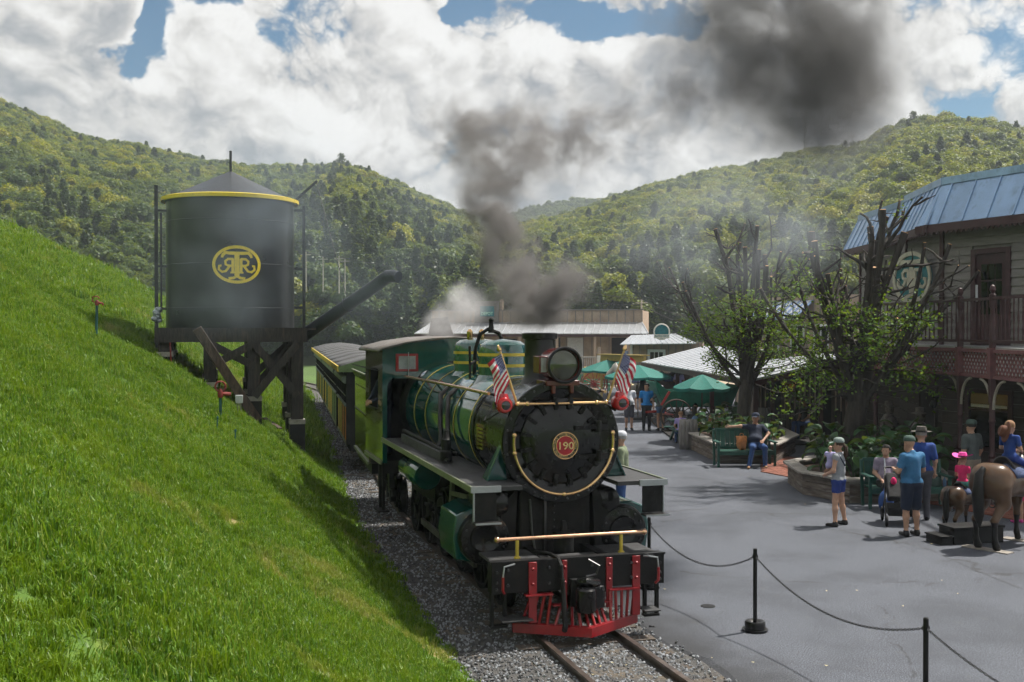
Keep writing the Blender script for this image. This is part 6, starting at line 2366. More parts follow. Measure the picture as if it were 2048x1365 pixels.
def person(loc, rz, height, label, top, bottom, skin='skin', shoe='shoe_black', hair=('hair_brown', 'short'), hat=None, pose=None, shorts=True, sleeve=.55, belly=.0, group='visitors on the plaza', width=1.0, vox=.024, extra=None, hs=1.0):
    """Standing figure facing -y; pose overrides joint positions given for a 1.75 m body."""
    J = dict(hipL=(-.09, 0, .93), hipR=(.09, 0, .93), kneeL=(-.10, -.01, .50), kneeR=(.10, -.01, .50), ankL=(-.10, .02, .085), ankR=(.10, .02, .085), toeL=(-.12, -.15, .035), toeR=(.12, -.15, .035),
             waist=(0, 0, 1.08), chest=(0, .01, 1.34), neck=(0, .01, 1.47), head=(0, -.01, 1.62), shL=(-.185, .01, 1.41), shR=(.185, .01, 1.41), elL=(-.25, .03, 1.13), elR=(.25, .03, 1.13),
             wrL=(-.25, -.07, .90), wrR=(.25, -.07, .90), hdL=None, hdR=None, look=(0, -1, 0))
    J.update(pose or {})
    for s in 'LR':
        if J['hd' + s] is None:
            d = Vector(J['wr' + s]) - Vector(J['el' + s])
            J['hd' + s] = tuple(Vector(J['wr' + s]) + d.normalized() * .085)
    mats = [top, bottom, skin, shoe, 'eye_dark', 'mouth']
    Bn = []
    A = lambda a, b, ra, rb, m: Bn.append((a, b, ra, rb, m))
    hipL, hipR, wa, ch = J['hipL'], J['hipR'], J['waist'], J['chest']
    w = width
    A(hipL, hipR, .115 * w, .115 * w, 1)
    A(lerp3(hipL, hipR, .5), wa, .12 * w, .118 * w + belly * .3, 0)
    for s, sg in (('L', -1), ('R', 1)):
        A(lerp3(wa, J['sh' + s], .05), lerp3(ch, J['sh' + s], .55), .105 * w + belly * .3, .085 * w, 0)
    A(wa, ch, .125 * w + belly * .4, .12 * w, 0)
    if belly:
        fb = tuple(Vector(wa) + Vector(J['look']) * .07)
        A(fb, lerp3(fb, ch, .4), .13 * w + belly * .5, .12 * w, 0)
    body_ids = set(range(len(Bn)))
    A(J['shL'], J['shR'], .062, .062, 0)
    A(lerp3(ch, J['neck'], .7), J['neck'], .06, .055, 0)
    hd = Vector(J['head'])
    lk = Vector(J['look']).normalized()
    hd = hd + Vector((0, 0, .10 * (hs - 1)))
    A(J['neck'], tuple(hd + Vector((0, 0, -.06 * hs))), .054, .052, 2)
    A(tuple(hd + Vector((0, 0, .035 * hs)) - lk * .015 * hs), tuple(hd + Vector((0, 0, -.055 * hs)) + lk * .028 * hs), .092 * hs, .066 * hs, 2)
    for s in 'LR':
        sh, el, wr, h2 = J['sh' + s], J['el' + s], J['wr' + s], J['hd' + s]
        if sleeve > 0:
            m_ = lerp3(sh, el, sleeve)
            A(sh, m_, .066 * w, .058 * w, 0)
            A(m_, el, .046 * w, .041, 2)
        else:
            A(sh, el, .058 * w, .041, 2)
        A(el, wr, .042, .030, 2 if sleeve <= 1 else 0)
        A(wr, lerp3(wr, h2, .8), .028, .034, 2)
        hp, kn, an, to = J['hip' + s], J['knee' + s], J['ank' + s], J['toe' + s]
        if shorts:
            m_ = lerp3(hp, kn, shorts if isinstance(shorts, float) else .80)
            body_ids.add(len(Bn))
            A(hp, m_, .105 * w, .088 * w, 1)
            A(m_, kn, .070 * w, .057, 2)
            A(kn, lerp3(kn, an, .35), .055, .056, 2)
            A(lerp3(kn, an, .35), an, .056, .036, 2)
        else:
            body_ids.add(len(Bn))
            A(hp, kn, .105 * w, .072, 1)
            A(kn, an, .070, .058, 1)
        A(an, tuple(Vector(an) + Vector((0, .015, -.045))), .042, .042, 3)
        A(tuple(Vector(an) + Vector((0, .02, -.048))), to, .040, .034, 3)
    V, Q, who = skin_bones(Bn, vox, .035)
    mb = MB()
    mb.v = [tuple(v) for v in V]
    mb.f = [list(q) for q in Q]
    hm = (Vector(hipL) + Vector(hipR)) / 2
    ax_ = (Vector(wa) - hm)
    hem = hm + ax_ * (.12 if not (pose and 'hipL' in pose) else .30)
    ax_.normalize()
    cen = V[Q].mean(1)
    hgt = (cen - np.array(hem)) @ np.array(ax_)
    mb.m = []
    for i, hh in zip(who, hgt):
        mm = Bn[i][4]
        mb.m.append((0 if hh > 0 else 1) if (i in body_ids and mm in (0, 1)) else mm)
    # fingers and thumb
    for s, sg in (('L', -1), ('R', 1)):
        wr, h2 = Vector(J['wr' + s]), Vector(J['hd' + s])
        d = (h2 - wr).normalized()
        side = d.cross(lk)
        if side.length < .2:
            side = d.cross(Vector((0, 0, 1)))
        if side.length < .2:
            side = Vector((1, 0, 0))
        side.normalize()
        curl = side.cross(d)
        if curl.dot(Vector(J['chest']) - h2) < 0:
            curl = -curl
        mb.mi(2)
        for k, ln in enumerate((.070, .080, .076, .060)):
            b0 = h2 + side * (.026 - .0175 * k) - d * .01
            mb.tube([b0, b0 + d * ln * .5 + curl * .008, b0 + d * ln * .9 + curl * .03], [.0105, .009, .007], 6)
        b0 = wr + d * .03 + side * .03
        mb.tube([b0, b0 + side * .022 + d * .03, b0 + side * .022 + d * .06 + curl * .012], [.012, .0105, .008], 6)
    # face
    f0 = len(mb.v)
    HS = Matrix.Translation(hd) @ Matrix.Scale(hs, 4) @ Matrix.Translation(-hd)
    up = Vector((0, 0, 1))
    rt = lk.cross(up).normalized()
    for sg in (-1, 1):
        mb.mi(4).sph(hd + lk * .083 + rt * sg * .032 + up * .005, (.011, .011, .008), 6, 4)
        mb.mi(2).sph(hd + rt * sg * .088 + up * -.005 - lk * .01, (.016, .018, .030), 6, 5)
    mb.mi(2).tube([hd + lk * .088 + up * .01, hd + lk * .108 - up * .025, hd + lk * .088 - up * .032], [.009, .015, .012], 6)
    mb.mi(5).sph(hd + lk * .080 - up * .062, (.020, .012, .006), 6, 4)
    mb.xf(HS, f0)
    k = height / 1.75
    mb.xf(Matrix.Scale(k, 4))
    P = empty('person', loc, rz, label, 'person', group)
    me = mb.mesh('body', mats, 80)
    link('body', me, P)
    S = Matrix.Scale(k, 4)
    hc, style = hair
    if hc:
        hb = MB()
        c0 = hd + Vector((0, 0, .045)) - lk * .018
        n, m = 14, 8
        rows = []
        for j in range(m + 1):
            ph = PI / 2 - j / m * (PI * .62)
            row = []
            for i in range(n + 1):
                q = 2 * PI * i / n
                dv = rt * math.cos(q) * math.cos(ph) + (-lk) * math.sin(q) * math.cos(ph) + up * math.sin(ph)
                front = dv.dot(lk)
                rr = .101 if front < .45 or ph > .35 else .072
                row.append(c0 + dv * rr)
            rows.append(row)
        hb.grid(rows)
        if style in ('long', 'tail'):
            b0 = hd - lk * .10 + up * .02
            if style == 'tail':
                hb.tube([b0, b0 - lk * .045 - up * .05, b0 - lk * .04 - up * .20, b0 - lk * .02 - up * .34], [.03, .045, .042, .015], 8)
            else:
                hb.tube([b0 + up * .03, b0 - up * .12, b0 - up * .26], [.085, .095, .06], 10)
        hb.xf(S @ HS).build('hair', hc, P, smooth=80)
    if hat:
        kind, hm = hat[0], hat[1]
        c0 = hd + up * .07 - lk * .012
        hb = MB()
        if kind == 'cap':
            hb.lathe([(.108, 0), (.110, .025), (.095, .07), (.055, .095), (0, .10)], c0, up, 18, cap=False)
            back = -1 if len(hat) > 2 and hat[2] == 'back' else 1
            f = lk * back
            rows = [[c0 + f * (.095 + t * .085) + rt * (a * .085 * (1 - .25 * t)) + up * (.012 - .02 * t - .018 * a * a) for a in np.linspace(-1, 1, 7)] for t in (0, .5, 1)]
            hb.grid(rows)
            hb.xf(S @ HS).build('cap', hm, P, smooth=60)
        else:
            rb = .19 if kind == 'brim' else .23
            ns = 24
            rows = []
            for r in (.10, .14, rb):
                row = []
                for i in range(ns + 1):
                    q = 2 * PI * i / ns
                    lift = (.055 * abs(math.cos(q)) ** 2 if kind == 'cowboy' else .012) * ((r - .10) / .09)
                    row.append(c0 + rt * math.cos(q) * r + lk * math.sin(q) * r * (1.1 if kind == 'cowboy' else 1) + up * lift)
                rows.append(row)
            hb.grid(rows)
            hb.lathe([(.104, -.004), (.100, .06), (.085, .105), (.03, .095), (0, .09)], c0, up, 20, cap=False)
            hb.xf(S @ HS)
            hb.build('hat', hm, P, smooth=50)
            MB().lathe([(.106, .0), (.105, .03)], c0, up, 20, cap=False).xf(S @ HS).build('hat_band', 'shoe_black', P)
    if extra:
        extra(P, S, J)
    return P


def to_face(dx, dy):
    """rotation so that a figure built facing -y looks along (dx, dy)."""
    return math.atan2(dx, -dy)


def backpack(mat, side=1):
    def f(P, S, J):
        c = Vector(J['chest']) + Vector((0, .17 * side, -.10))
        b = MB().sph(c, (.14, .085, .21), 14, 10).sph(c + Vector((0, .07 * side, -.07)), (.10, .05, .10), 12, 8)
        b.xf(S).build('backpack', mat, P)
        MB().tube([c + Vector((-.10, -.02 * side, .14)), Vector(J['shL']) * .6 + Vector(J['shR']) * .0 + Vector((-.03, 0, .62)), c + Vector((-.11, -.28 * side, .02))], .018, 6).xf(S)
    return f


def sling(mat, a, b, off):
    def f(P, S, J):
        pts = [Vector(a), Vector(a).lerp(Vector(b), .5) + Vector((0, off, 0)), Vector(b)]
        MB().tube(pts, .016, 6).xf(S).build('bag_strap', mat, P)
    return f


# --- seated pose helper (seat height .45 for a 1.75 m body); origin under the hips
def seated(lean=0.0, spread=.14, seat=.47, feet=.42):
    return dict(hipL=(-.09, 0, seat + .08), hipR=(.09, 0, seat + .08), kneeL=(-spread, -.42, seat + .06), kneeR=(spread, -.42, seat + .06), ankL=(-spread, -feet - .03, .085), ankR=(spread, -feet - .03, .085),
                toeL=(-spread - .02, -feet - .19, .035), toeR=(spread + .02, -feet - .19, .035), waist=(0, lean * .3 + .02, seat + .25), chest=(0, lean * .7 + .03, seat + .50), neck=(0, lean + .02, seat + .64), head=(0, lean, seat + .79),
                shL=(-.185, lean + .02, seat + .57), shR=(.185, lean + .02, seat + .57), elL=(-.25, lean - .02, seat + .30), elR=(.25, lean - .02, seat + .30), wrL=(-.16, -.22, seat + .18), wrR=(.16, -.22, seat + .18))


# ---- the nearer group
p = gp(1677, 1052)
person(p, to_face(-.75, .6), 1.66, 'woman in grey tank top and blue shorts holding a baby', 'cloth_grey', 'cloth_shortblue', shoe='shoe_black', hair=('hair_brown', 'tail'), hat=('cap', 'cap_sage'), shorts=.45, sleeve=.12, vox=.02,
       pose=dict(kneeL=(-.14, 0, .50), ankL=(-.20, .05, .085), toeL=(-.22, -.12, .035), kneeR=(.13, -.02, .50), ankR=(.17, .0, .085), toeR=(.2, -.16, .035), elL=(-.27, -.05, 1.14), wrL=(-.10, -.22, 1.10), elR=(.26, .0, 1.13), wrR=(.08, -.24, 1.02), look=(.25, -1, 0)),
       extra=sling('cloth_navy', (.17, .06, 1.46), (-.12, -.10, 1.02), .16))
RB_ = Matrix.Rotation(to_face(-.75, .6), 3, 'Z')
bp_ = p + RB_ @ Vector((-.06, -.19, 1.02))
person(bp_, to_face(.4, .8), .68, 'small baby in lilac held on the woman\'s arm', 'baby_blue', 'baby_blue', 'skin_pale', 'skin_pale', hair=(None, ''), shorts=.5, sleeve=.3, vox=.05, width=1.3, group='visitors on the plaza',
       pose=dict(hipL=(-.09, 0, .33), hipR=(.09, 0, .33), kneeL=(-.18, -.15, .16), kneeR=(.18, -.15, .16), ankL=(-.18, -.1, -.1), ankR=(.18, -.1, -.1), toeL=(-.2, -.2, -.14), toeR=(.2, -.2, -.14), waist=(0, 0, .52), chest=(0, 0, .78), neck=(0, 0, .95), head=(0, 0, 1.16), shL=(-.2, 0, .9), shR=(.2, 0, .9), elL=(-.3, -.1, .7), elR=(.3, -.1, .7), wrL=(-.3, -.25, .7), wrR=(.3, -.25, .75)))
p = gp(1823, 1072)
person(p, to_face(-.35, 1), 1.80, 'bald man in teal polo and navy shorts standing at the stroller', 'cloth_blue', 'cloth_navy', shoe='shoe_black', hair=(None, ''), hat=('cap', 'cap_green'), shorts=.9, sleeve=.6, belly=.02, width=1.1, vox=.02,
       pose=dict(elL=(-.27, -.03, 1.15), wrL=(-.16, -.28, 1.12), elR=(.27, -.02, 1.15), wrR=(.12, -.30, 1.14), head=(0, -.08, 1.60), look=(0, -.8, -.45), kneeR=(.12, 0, .5), ankR=(.14, .03, .085)))
p = gp(1842, 1040)
person(p, to_face(.2, 1), 1.80, 'man in navy shirt and grey brimmed hat behind the bald man', 'cloth_royal', 'cloth_darkgrey', hair=('hair_grey', 'short'), hat=('brim', 'hat_grey'), shorts=False, sleeve=.7, width=1.15, vox=.024,
       pose=dict(elR=(.28, .05, 1.14), wrR=(.28, .0, .92)))
p = gp(1942, 1010)
person(p, to_face(-.5, 1), 1.80, 'man in grey t-shirt and olive cap facing the store', 'cloth_charcoal', 'cloth_khaki', hair=('hair_dark', 'short'), hat=('cap', 'cap_green'), shorts=True, sleeve=.7, width=1.15, vox=.024)
p = gp(2036, 1046)
person(p, to_face(-.2, 1), 1.15, 'small child in pink shoes behind the horse', 'cloth_pink', 'cloth_pink', shoe='hat_pink', hair=('hair_sand', 'short'), shorts=.5, vox=.03, hs=1.25)

# ---- bench furniture
def bench(loc, rz, w, label, dots=False):
    B = empty('garden_bench', loc, rz, label, 'bench', 'dark green slatted benches')
    for s in (-1, 1):
        MB().box(s * (w / 2 - .06), s * w / 2, -.30, -.23, 0, .66).build('leg', 'bench_green', B, bevel=.006)
        MB().bar((s * (w / 2 - .03), .22, 0), (s * (w / 2 - .03), .34, .98), .06, .07, (0, 1, 0)).build('leg', 'bench_green', B, bevel=.006)
        MB().box(s * (w / 2 - .09), s * (w / 2 + .02), -.36, .30, .66, .70).build('armrest', 'bench_green', B, bevel=.008)
    for k in range(5):
        y = -.30 + k * .112
        MB().box(-w / 2 + .07, w / 2 - .07, y, y + .098, .415, .445).build('seat_slat', 'bench_green', B, bevel=.005)
    MB().box(-w / 2 + .065, w / 2 - .065, -.30, -.27, .33, .41).build('apron', 'bench_green', B)
    n = 11
    for k in range(n):
        x = -w / 2 + .08 + (w - .16) * (k + .5) / n
        MB().bar((x, .245, .50), (x, .33, .96), (w - .16) / n - .012, .022, (0, 1, 0)).build('back_slat', 'bench_green', B)
    MB().bar((-w / 2 + .06, .335, .98), (w / 2 - .06, .335, .98), .04, .07).build('back_rail', 'bench_green', B)
    MB().bar((-w / 2 + .06, .245, .49), (w / 2 - .06, .245, .49), .04, .06).build('back_rail', 'bench_green', B)
    if dots:
        for k in range(3):
            MB().cyl((-.42 + k * .13, .24, .60), (-.42 + k * .13, .22, .60), .014, None, 8).build('white_peg', 'white_paint', B)
    return B


b1 = Vector((px_y(1489, 30.25)[0], 30.25, 0))
bench(b1, 0.05, 1.62, 'dark green bench with the man sitting on it', True)
b2 = Vector((px_y(1812, 23.2)[0], 23.2, 0))
bench(b2, 0.0, 1.72, 'dark green bench behind the stroller and the bald man')
sp = seated(.10, .16)
sp.update(elL=(-.42, .10, 1.06), wrL=(-.66, .16, 1.04), elR=(.33, .0, .86), wrR=(.12, -.22, .70), look=(-.6, -1, 0), kneeL=(-.22, -.44, .54), ankL=(-.34, -.55, .085), toeL=(-.40, -.68, .035), kneeR=(.10, -.46, .54), ankR=(.10, -.48, .085), toeR=(.10, -.64, .035))
person(b1 + Vector((.33, -.02, 0)), 0.05, 1.80, 'man in navy t-shirt and jeans lounging on the bench', 'cloth_navy', 'cloth_jean', shoe='shoe_tan', hair=('hair_grey', 'short'), hat=('cap', 'cloth_navy'), shorts=False, sleeve=.6, belly=.10, width=1.15, pose=sp, vox=.022)
bag = empty('leather_backpack', b1 + Vector((-.08, -.02, .45)), .1, 'orange leather backpack standing on the bench beside the man', 'backpack')
MB().sph((0, 0, .18), (.15, .10, .20), 14, 10).build('bag_body', 'leather_orange', bag)
MB().prism([(-.13, -.09, .20), (.13, -.09, .20), (.15, -.02, .36), (-.15, -.02, .36)], (0, 0, 0), (0, .10, .02)).build('bag_flap', 'leather_orange', bag, bevel=.01)
MB().torus((0, 0, .40), (0, 1, 0), .05, .012, 12, 6).build('bag_handle', 'leather_orange', bag)
for s in (-1, 1):
    MB().bar((s * .07, -.105, .0), (s * .07, -.105, .24), .03, .012, (0, 1, 0)).build('bag_strap', 'leather_orange', bag)
sp = seated(.02, .12)
sp.update(look=(-.55, -1, 0), wrL=(-.14, -.34, .62), wrR=(.20, -.36, .68))
person(b2 + Vector((-.42, -.03, 0)), -.1, 1.66, 'seated woman in mauve t-shirt with a white bag strap', 'cloth_mauve', 'cloth_black', hair=('hair_dark', 'short'), shorts=False, sleeve=.6, belly=.03, width=1.08, pose=sp, vox=.022, extra=sling('cloth_white', (-.05, -.06, 1.10), (-.10, -.24, .62), -.06))
p = b2 + Vector((-.62, -.62, 0))
db = empty('day_bag', p, .3, 'blue day bag on the ground at the seated woman\'s feet', 'bag')
MB().sph((0, 0, .22), (.17, .12, .24), 12, 8).build('bag_body', 'bag_blue', db)
MB().tube([(-.1, -.1, .12), (-.12, -.14, .3), (-.06, -.1, .42)], .018, 6).build('bag_strap', 'cloth_white', db)
MB().torus((0, 0, .46), (0, 1, 0), .05, .012, 10, 6).build('bag_handle', 'bag_blue', db)
bx = b2 + Vector((.63, -.02, .445))
tag(MB().lathe([(.09, 0), (.12, .06), (.12, .16), (.06, .2), (.05, .24)], (0, 0, 0), (0, 0, 1), 14).torus((0, 0, .24), (1, 0, 0), .07, .012, 12, 6).build('insulated_bag', 'cap_green', loc=bx), 'rounded dark green bag on the right end of the rear bench', 'bag')
tag(MB().lathe([(.035, 0), (.035, .14), (.015, .17), (.015, .2)], (0, 0, 0), (0, 0, 1), 12).build('water_bottle', 'denim_pale', loc=bx + Vector((.17, -.05, 0))), 'small pale blue bottle on the rear bench', 'bottle')

# ---- stroller
def build_stroller(loc, rz):
    S = empty('stroller', loc, rz, 'black baby stroller parked in front of the bald man', 'stroller')
    for x, y, r in ((-.30, -.32, .14), (.30, -.32, .14), (-.28, .38, .11), (.28, .38, .11)):
        w = MB().torus((x, y, r), (1, 0, 0), r - .025, .026, 24, 8).build('wheel', 'shoe_black', S)
        MB().cyl((x - .02, y, r), (x + .02, y, r), .05, None, 12).cyl((x - .012, y, r), (x + .012, y, r), r - .03, None, 16).build('hub', 'cloth_darkgrey', w)
    for s in (-1, 1):
        MB().tube([(s * .30, .40, .14), (s * .28, .05, .55), (s * .26, -.30, .95), (s * .25, -.45, 1.02)], .016, 8).build('side_tube', 'wire_black', S)
        MB().tube([(s * .30, -.32, .14), (s * .28, .0, .5)], .016, 8).build('rear_tube', 'wire_black', S)
    MB().tube([(-.25, -.45, 1.02), (-.2, -.5, 1.03), (.2, -.5, 1.03), (.25, -.45, 1.02)], .02, 8).build('handle_bar', 'wire_black', S)
    MB().prism([(-.25, -.28, .62), (-.25, .22, .45), (-.25, .28, .55), (-.25, -.15, .95), (-.25, -.3, .95)], (0, 0, 0), (.5, 0, 0)).build('seat_shell', 'cloth_black', S, bevel=.03)
    MB().prism([(-.24, -.28, .18), (-.24, .25, .18), (-.24, .28, .34), (-.24, -.32, .36)], (0, 0, 0), (.48, 0, 0)).build('basket', 'cloth_black', S, bevel=.02)
    MB().box(-.2, .2, -.42, -.28, .70, .92).build('parent_pocket', 'cloth_darkgrey', S, bevel=.02)
    MB().sph((.12, .0, .80), (.06, .06, .10), 10, 6).build('snack_pouch', 'cloth_pink', S)


ps = gp(1800, 1048)
build_stroller(ps, 2.9)

# ---- horses
def horse(loc, rz, h, label, coat, legs, part_cols=True, vox=.028, turn=0.0):
    """Statue of a standing horse, built for a withers height of 1.5 m, facing +x."""
    B = []
    A = lambda a, b, ra, rb, m=0: B.append((a, b, ra, rb, m))
    A((-.62, 0, 1.16), (-.30, 0, 1.12), .29, .275)
    A((-.60, .10, 1.22), (-.55, -.10, 1.22), .25, .25)
    A((-.30, 0, 1.12), (.35, 0, 1.12), .275, .28)
    A((.35, 0, 1.10), (.62, 0, 1.16), .28, .23)
    A((.45, 0, 1.36), (.70, 0, 1.30), .14, .17)
    A((.66, 0, 1.22), (.98, 0, 1.68), .21, .13)
    A((.98, 0, 1.68), (1.08, 0, 1.80), .13, .12)
    A((1.06, 0, 1.80), (1.36, 0, 1.55), .115, .07)
    A((1.36, 0, 1.55), (1.42, 0, 1.48), .07, .06)
    for s in (-1, 1):
        A((1.05, s * .06, 1.88), (1.03, s * .08, 1.99), .035, .012)
        y = s * .17
        A((-.62, y, 1.08), (-.52, s * .19, .78), .20, .11)          # thigh to stifle
        A((-.52, s * .19, .80), (-.78, s * .17, .52), .105, .058)    # gaskin back to hock
        A((-.78, s * .17, .52), (-.76, s * .17, .16), .052, .040, 1)
        A((-.76, s * .17, .16), (-.72, s * .17, .09), .044, .05, 1)
        A((-.72, s * .17, .06), (-.69, s * .17, .045), .058, .06, 1)
        A((.55, s * .15, 1.02), (.50, s * .16, .72), .15, .085)
        A((.50, s * .16, .72), (.50, s * .16, .50), .07, .055)
        A((.50, s * .16, .46), (.50, s * .16, .16), .045, .038, 1)
        A((.50, s * .16, .16), (.54, s * .16, .06), .044, .058, 1)
    V, Q, who = skin_bones(B, vox / (h / 1.5), .06)
    H = empty('horse_statue', loc, rz, label, 'horse', 'life size horse figures for riding photos')
    k = h / 1.5
    mb = MB()
    mb.v = [tuple(v * k) for v in V]
    mb.f = [list(q) for q in Q]
    mb.m = [B[i][4] for i in who]
    link('body', mb.mesh('body', [coat, legs], 80), H)
    S = Matrix.Scale(k, 4)
    MB().tube([(-.84, 0, 1.40), (-.97, 0, 1.30), (-1.0, 0, .95), (-.97, 0, .60), (-.95, 0, .42)], [.05, .075, .10, .085, .02], 10).xf(S).build('tail', 'horse_black', H, smooth=80)
    pts = [(1.02, 0, 1.92), (.86, 0, 1.78), (.72, 0, 1.55), (.60, 0, 1.42)]
    MB().tube(pts, [.03, .06, .06, .03], 8).xf(S).build('mane', 'horse_black', H, smooth=80)
    rows = [[(x, .31 * math.sin(a), 1.12 + .31 * math.cos(a)) for a in np.linspace(-1.25, 1.25, 13)] for x in (-.28, 0, .30)]
    mb = MB()
    mb.grid(rows)
    o = mb.xf(S).build('saddle_blanket', 'saddle_blanket', H, smooth=60)
    o.modifiers.new('solid', 'SOLIDIFY').thickness = .015
    sdl = MB().grid([[(x, .22 * math.sin(a), 1.20 + .27 * math.cos(a) + z) for a in np.linspace(-1.2, 1.2, 11)] for x, z in ((-.24, .10), (-.15, .02), (.05, .0), (.18, .08), (.22, .13))])
    o = sdl.xf(S).build('saddle', 'saddle_leather', H, smooth=70)
    o.modifiers.new('solid', 'SOLIDIFY').thickness = .03
    for s in (-1, 1):
        MB().bar((.05, s * .33, 1.15), (.05, s * .36, .72), .05, .012, (0, 1, 0)).torus((.05, s * .36, .66), (1, 0, 0), .06, .014, 14, 6).xf(S).build('stirrup', 'saddle_leather', H)
    for x in (-.72, .52):
        MB().box(x - .10, x + .12, -.42, .42, .0, .018).xf(S).build('base_plate', 'base_plate', H)
    return H, k


hp = gp(1975, 1100)
hz = R(36)
hpos = hp + Matrix.Rotation(hz, 3, 'Z') @ Vector((.70, 0, 0))
H1, k1 = horse(hpos, hz, 1.50, 'large glossy brown horse statue carrying the boy in blue', 'horse_brown', 'horse_black')
pp = gp(1902, 1072)
pz = R(40)
ppos = pp + Matrix.Rotation(pz, 3, 'Z') @ Vector((.42, 0, 0))
H2, k2 = horse(ppos, pz, .92, 'small brown pony statue carrying the girl in pink', 'horse_brown', 'horse_black', vox=.022)


def rider(seat, zb):
    d = seated(.0, .22, seat=zb, feet=.1)
    d.update(kneeL=(-.27, -.26, zb - .10), kneeR=(.27, -.26, zb - .10), ankL=(-.30, -.12, zb - .48), ankR=(.30, -.12, zb - .48), toeL=(-.31, -.28, zb - .54), toeR=(.31, -.28, zb - .54), wrL=(-.10, -.34, zb + .22), wrR=(.10, -.34, zb + .22))
    return d


sadz = 1.52 * k1
person(hpos + Vector((0, 0, sadz - .62 * .72)), hz + PI / 2, 1.26, 'boy in bright blue shirt riding the large horse statue', 'cloth_royal', 'cloth_shortblue', hair=('hair_sand', 'short'), shorts=.85, sleeve=.6, pose=rider(0, .55), vox=.028, hs=1.2, group='visitors on the plaza')
hat_p = hpos + Matrix.Rotation(hz, 3, 'Z') @ Vector((-.13, .0, 0)) + Vector((0, 0, sadz + .46))
ht = MB().lathe([(.19, 0), (.18, .012), (.11, .02), (.10, .09), (.07, .12), (0, .11)], (0, 0, 0), (-1, .1, .25), 24)
ht2 = tag(ht.build('cowboy_hat', 'hat_brown', loc=hat_p), 'brown cowboy hat hanging on the boy\'s back', 'hat')
sadp = 1.50 * k2
person(ppos + Vector((0, 0, sadp - .62 * .54)), pz + PI / 2, .98, 'little girl in pink shirt and pink cowboy hat riding the pony', 'cloth_pink', 'cloth_aqua', hair=('hair_sand', 'short'), hat=('cowboy', 'hat_pink'), shorts=False, sleeve=.5, pose=rider(0, .55), vox=.032, hs=1.38, group='visitors on the plaza')
st = empty('mounting_step', gp(1948, 1088), R(14), 'black two step mounting block beside the horse statue', 'step')
MB().box(-.42, .62, -.02, .45, .26, .30).box(-.40, .60, 0, .43, 0, .26).build('upper_step', 'matt_black', st, bevel=.006)
MB().box(-.68, -.425, -.02, .45, .13, .16).box(-.66, -.425, 0, .43, 0, .13).build('lower_step', 'matt_black', st, bevel=.006)

# ---- people beyond the engine
pl = (1258, 862), (1292, 863), (1321, 862)
person(gp(1258, 861), to_face(.1, -1), 1.76, 'older man in pale polo shirt and straw hat', 'cloth_white', 'cloth_darkgrey', shoe='shoe_black', hair=('hair_grey', 'short'), hat=('brim', 'straw'), shorts=.9, sleeve=.6, belly=.03, vox=.032, pose=dict(look=(.2, -1, -.1)))
person(gp(1293, 862), to_face(0, -1), 1.76, 'man in bright blue t-shirt and black trousers', 'cloth_azure', 'cloth_black', hair=('hair_dark', 'short'), shorts=False, sleeve=.6, vox=.032, pose=dict(look=(-.6, -1, 0)), extra=backpack('cloth_darkgrey'))
person(gp(1321, 862), to_face(-.3, 1), 1.66, 'woman in denim shorts with a pale backpack by the wagon', 'cloth_charcoal', 'denim_pale', hair=('hair_brown', 'short'), hat=('cap', 'cloth_white'), shorts=.4, sleeve=.6, vox=.032, extra=backpack('cloth_grey'), pose=dict(elR=(.33, -.10, 1.22), wrR=(.50, -.2, 1.12)))
pg = Vector((px_y(1243, 21.5)[0], 21.5, 0))
person(pg, to_face(-1, .25), 1.74, 'man in olive shirt and blue cap beside the engine', 'cloth_olive', 'cloth_jean', hair=('hair_grey', 'short'), hat=('cap', 'cloth_white'), shorts=False, sleeve=.95, width=1.1, vox=.026, pose=dict(elL=(-.27, .0, 1.14), wrL=(-.10, -.25, 1.05)))
# table group
tc_ = Vector((px_y(1392, 36.8)[0], 36.8, 0))
PT = empty('picnic_table', tc_, .1, 'dark picnic table under the green umbrella with seated people', 'table')
for k in range(5):
    MB().box(-.9, .9, -.36 + k * .15, -.22 + k * .15, .72, .76).build('table_plank', 'bench_green', PT)
for s in (-1, 1):
    MB().box(-.9, .9, s * .75 - .12, s * .75 + .12, .42, .46).build('bench_plank', 'bench_green', PT)
    MB().bar((s * .7, -.7, 0), (s * .7, .3, .72), .06, .09).bar((s * .7, .7, 0), (s * .7, -.3, .72), .06, .09).bar((s * .7, -.8, .40), (s * .7, .8, .40), .05, .08).build('trestle', 'bench_green', PT)
for dx, dy, top, hr, lab in ((-.62, -.78, 'cloth_lilac', ('hair_sand', 'short'), 'seated child in lilac shirt at the picnic table'), (-.18, -.80, 'cloth_black', ('hair_dark', 'long'), 'dark haired woman with grey backpack seated at the picnic table'),
                             (.10, .78, 'cloth_grey', ('hair_dark', 'short'), 'person in grey facing us across the picnic table'), (.55, -.72, 'skin_tan', ('hair_dark', 'long'), 'dark haired woman in brown top at the table end')):
    person(tc_ + Vector((dx, dy, 0)), to_face(0, 1) if dy < 0 else 0, 1.55 if 'child' not in lab else 1.35, lab, top, 'cloth_jean', hair=hr, shorts=False, sleeve=.5, pose=seated(-.08), vox=.036, group='people at the picnic table', extra=backpack('denim_pale') if 'backpack' in lab else None)
person(Vector((px_y(1603, 38.0)[0], 37.4, .06)), to_face(-1, -.4), 1.68, 'person in dark clothes seated in the shade of the snack porch', 'cloth_black', 'cloth_jean', hair=('hair_dark', 'short'), shorts=False, pose=seated(-.05), vox=.036)
ch = empty('porch_chair', Vector((px_y(1603, 38.0)[0], 37.4, .06)), to_face(-1, -.4), 'dark chair under the person in the snack porch', 'chair')
MB().box(-.22, .22, -.2, .22, .40, .44).build('seat', 'wire_black', ch)
MB().box(-.22, .22, .21, .25, .44, .9).build('backrest', 'wire_black', ch)
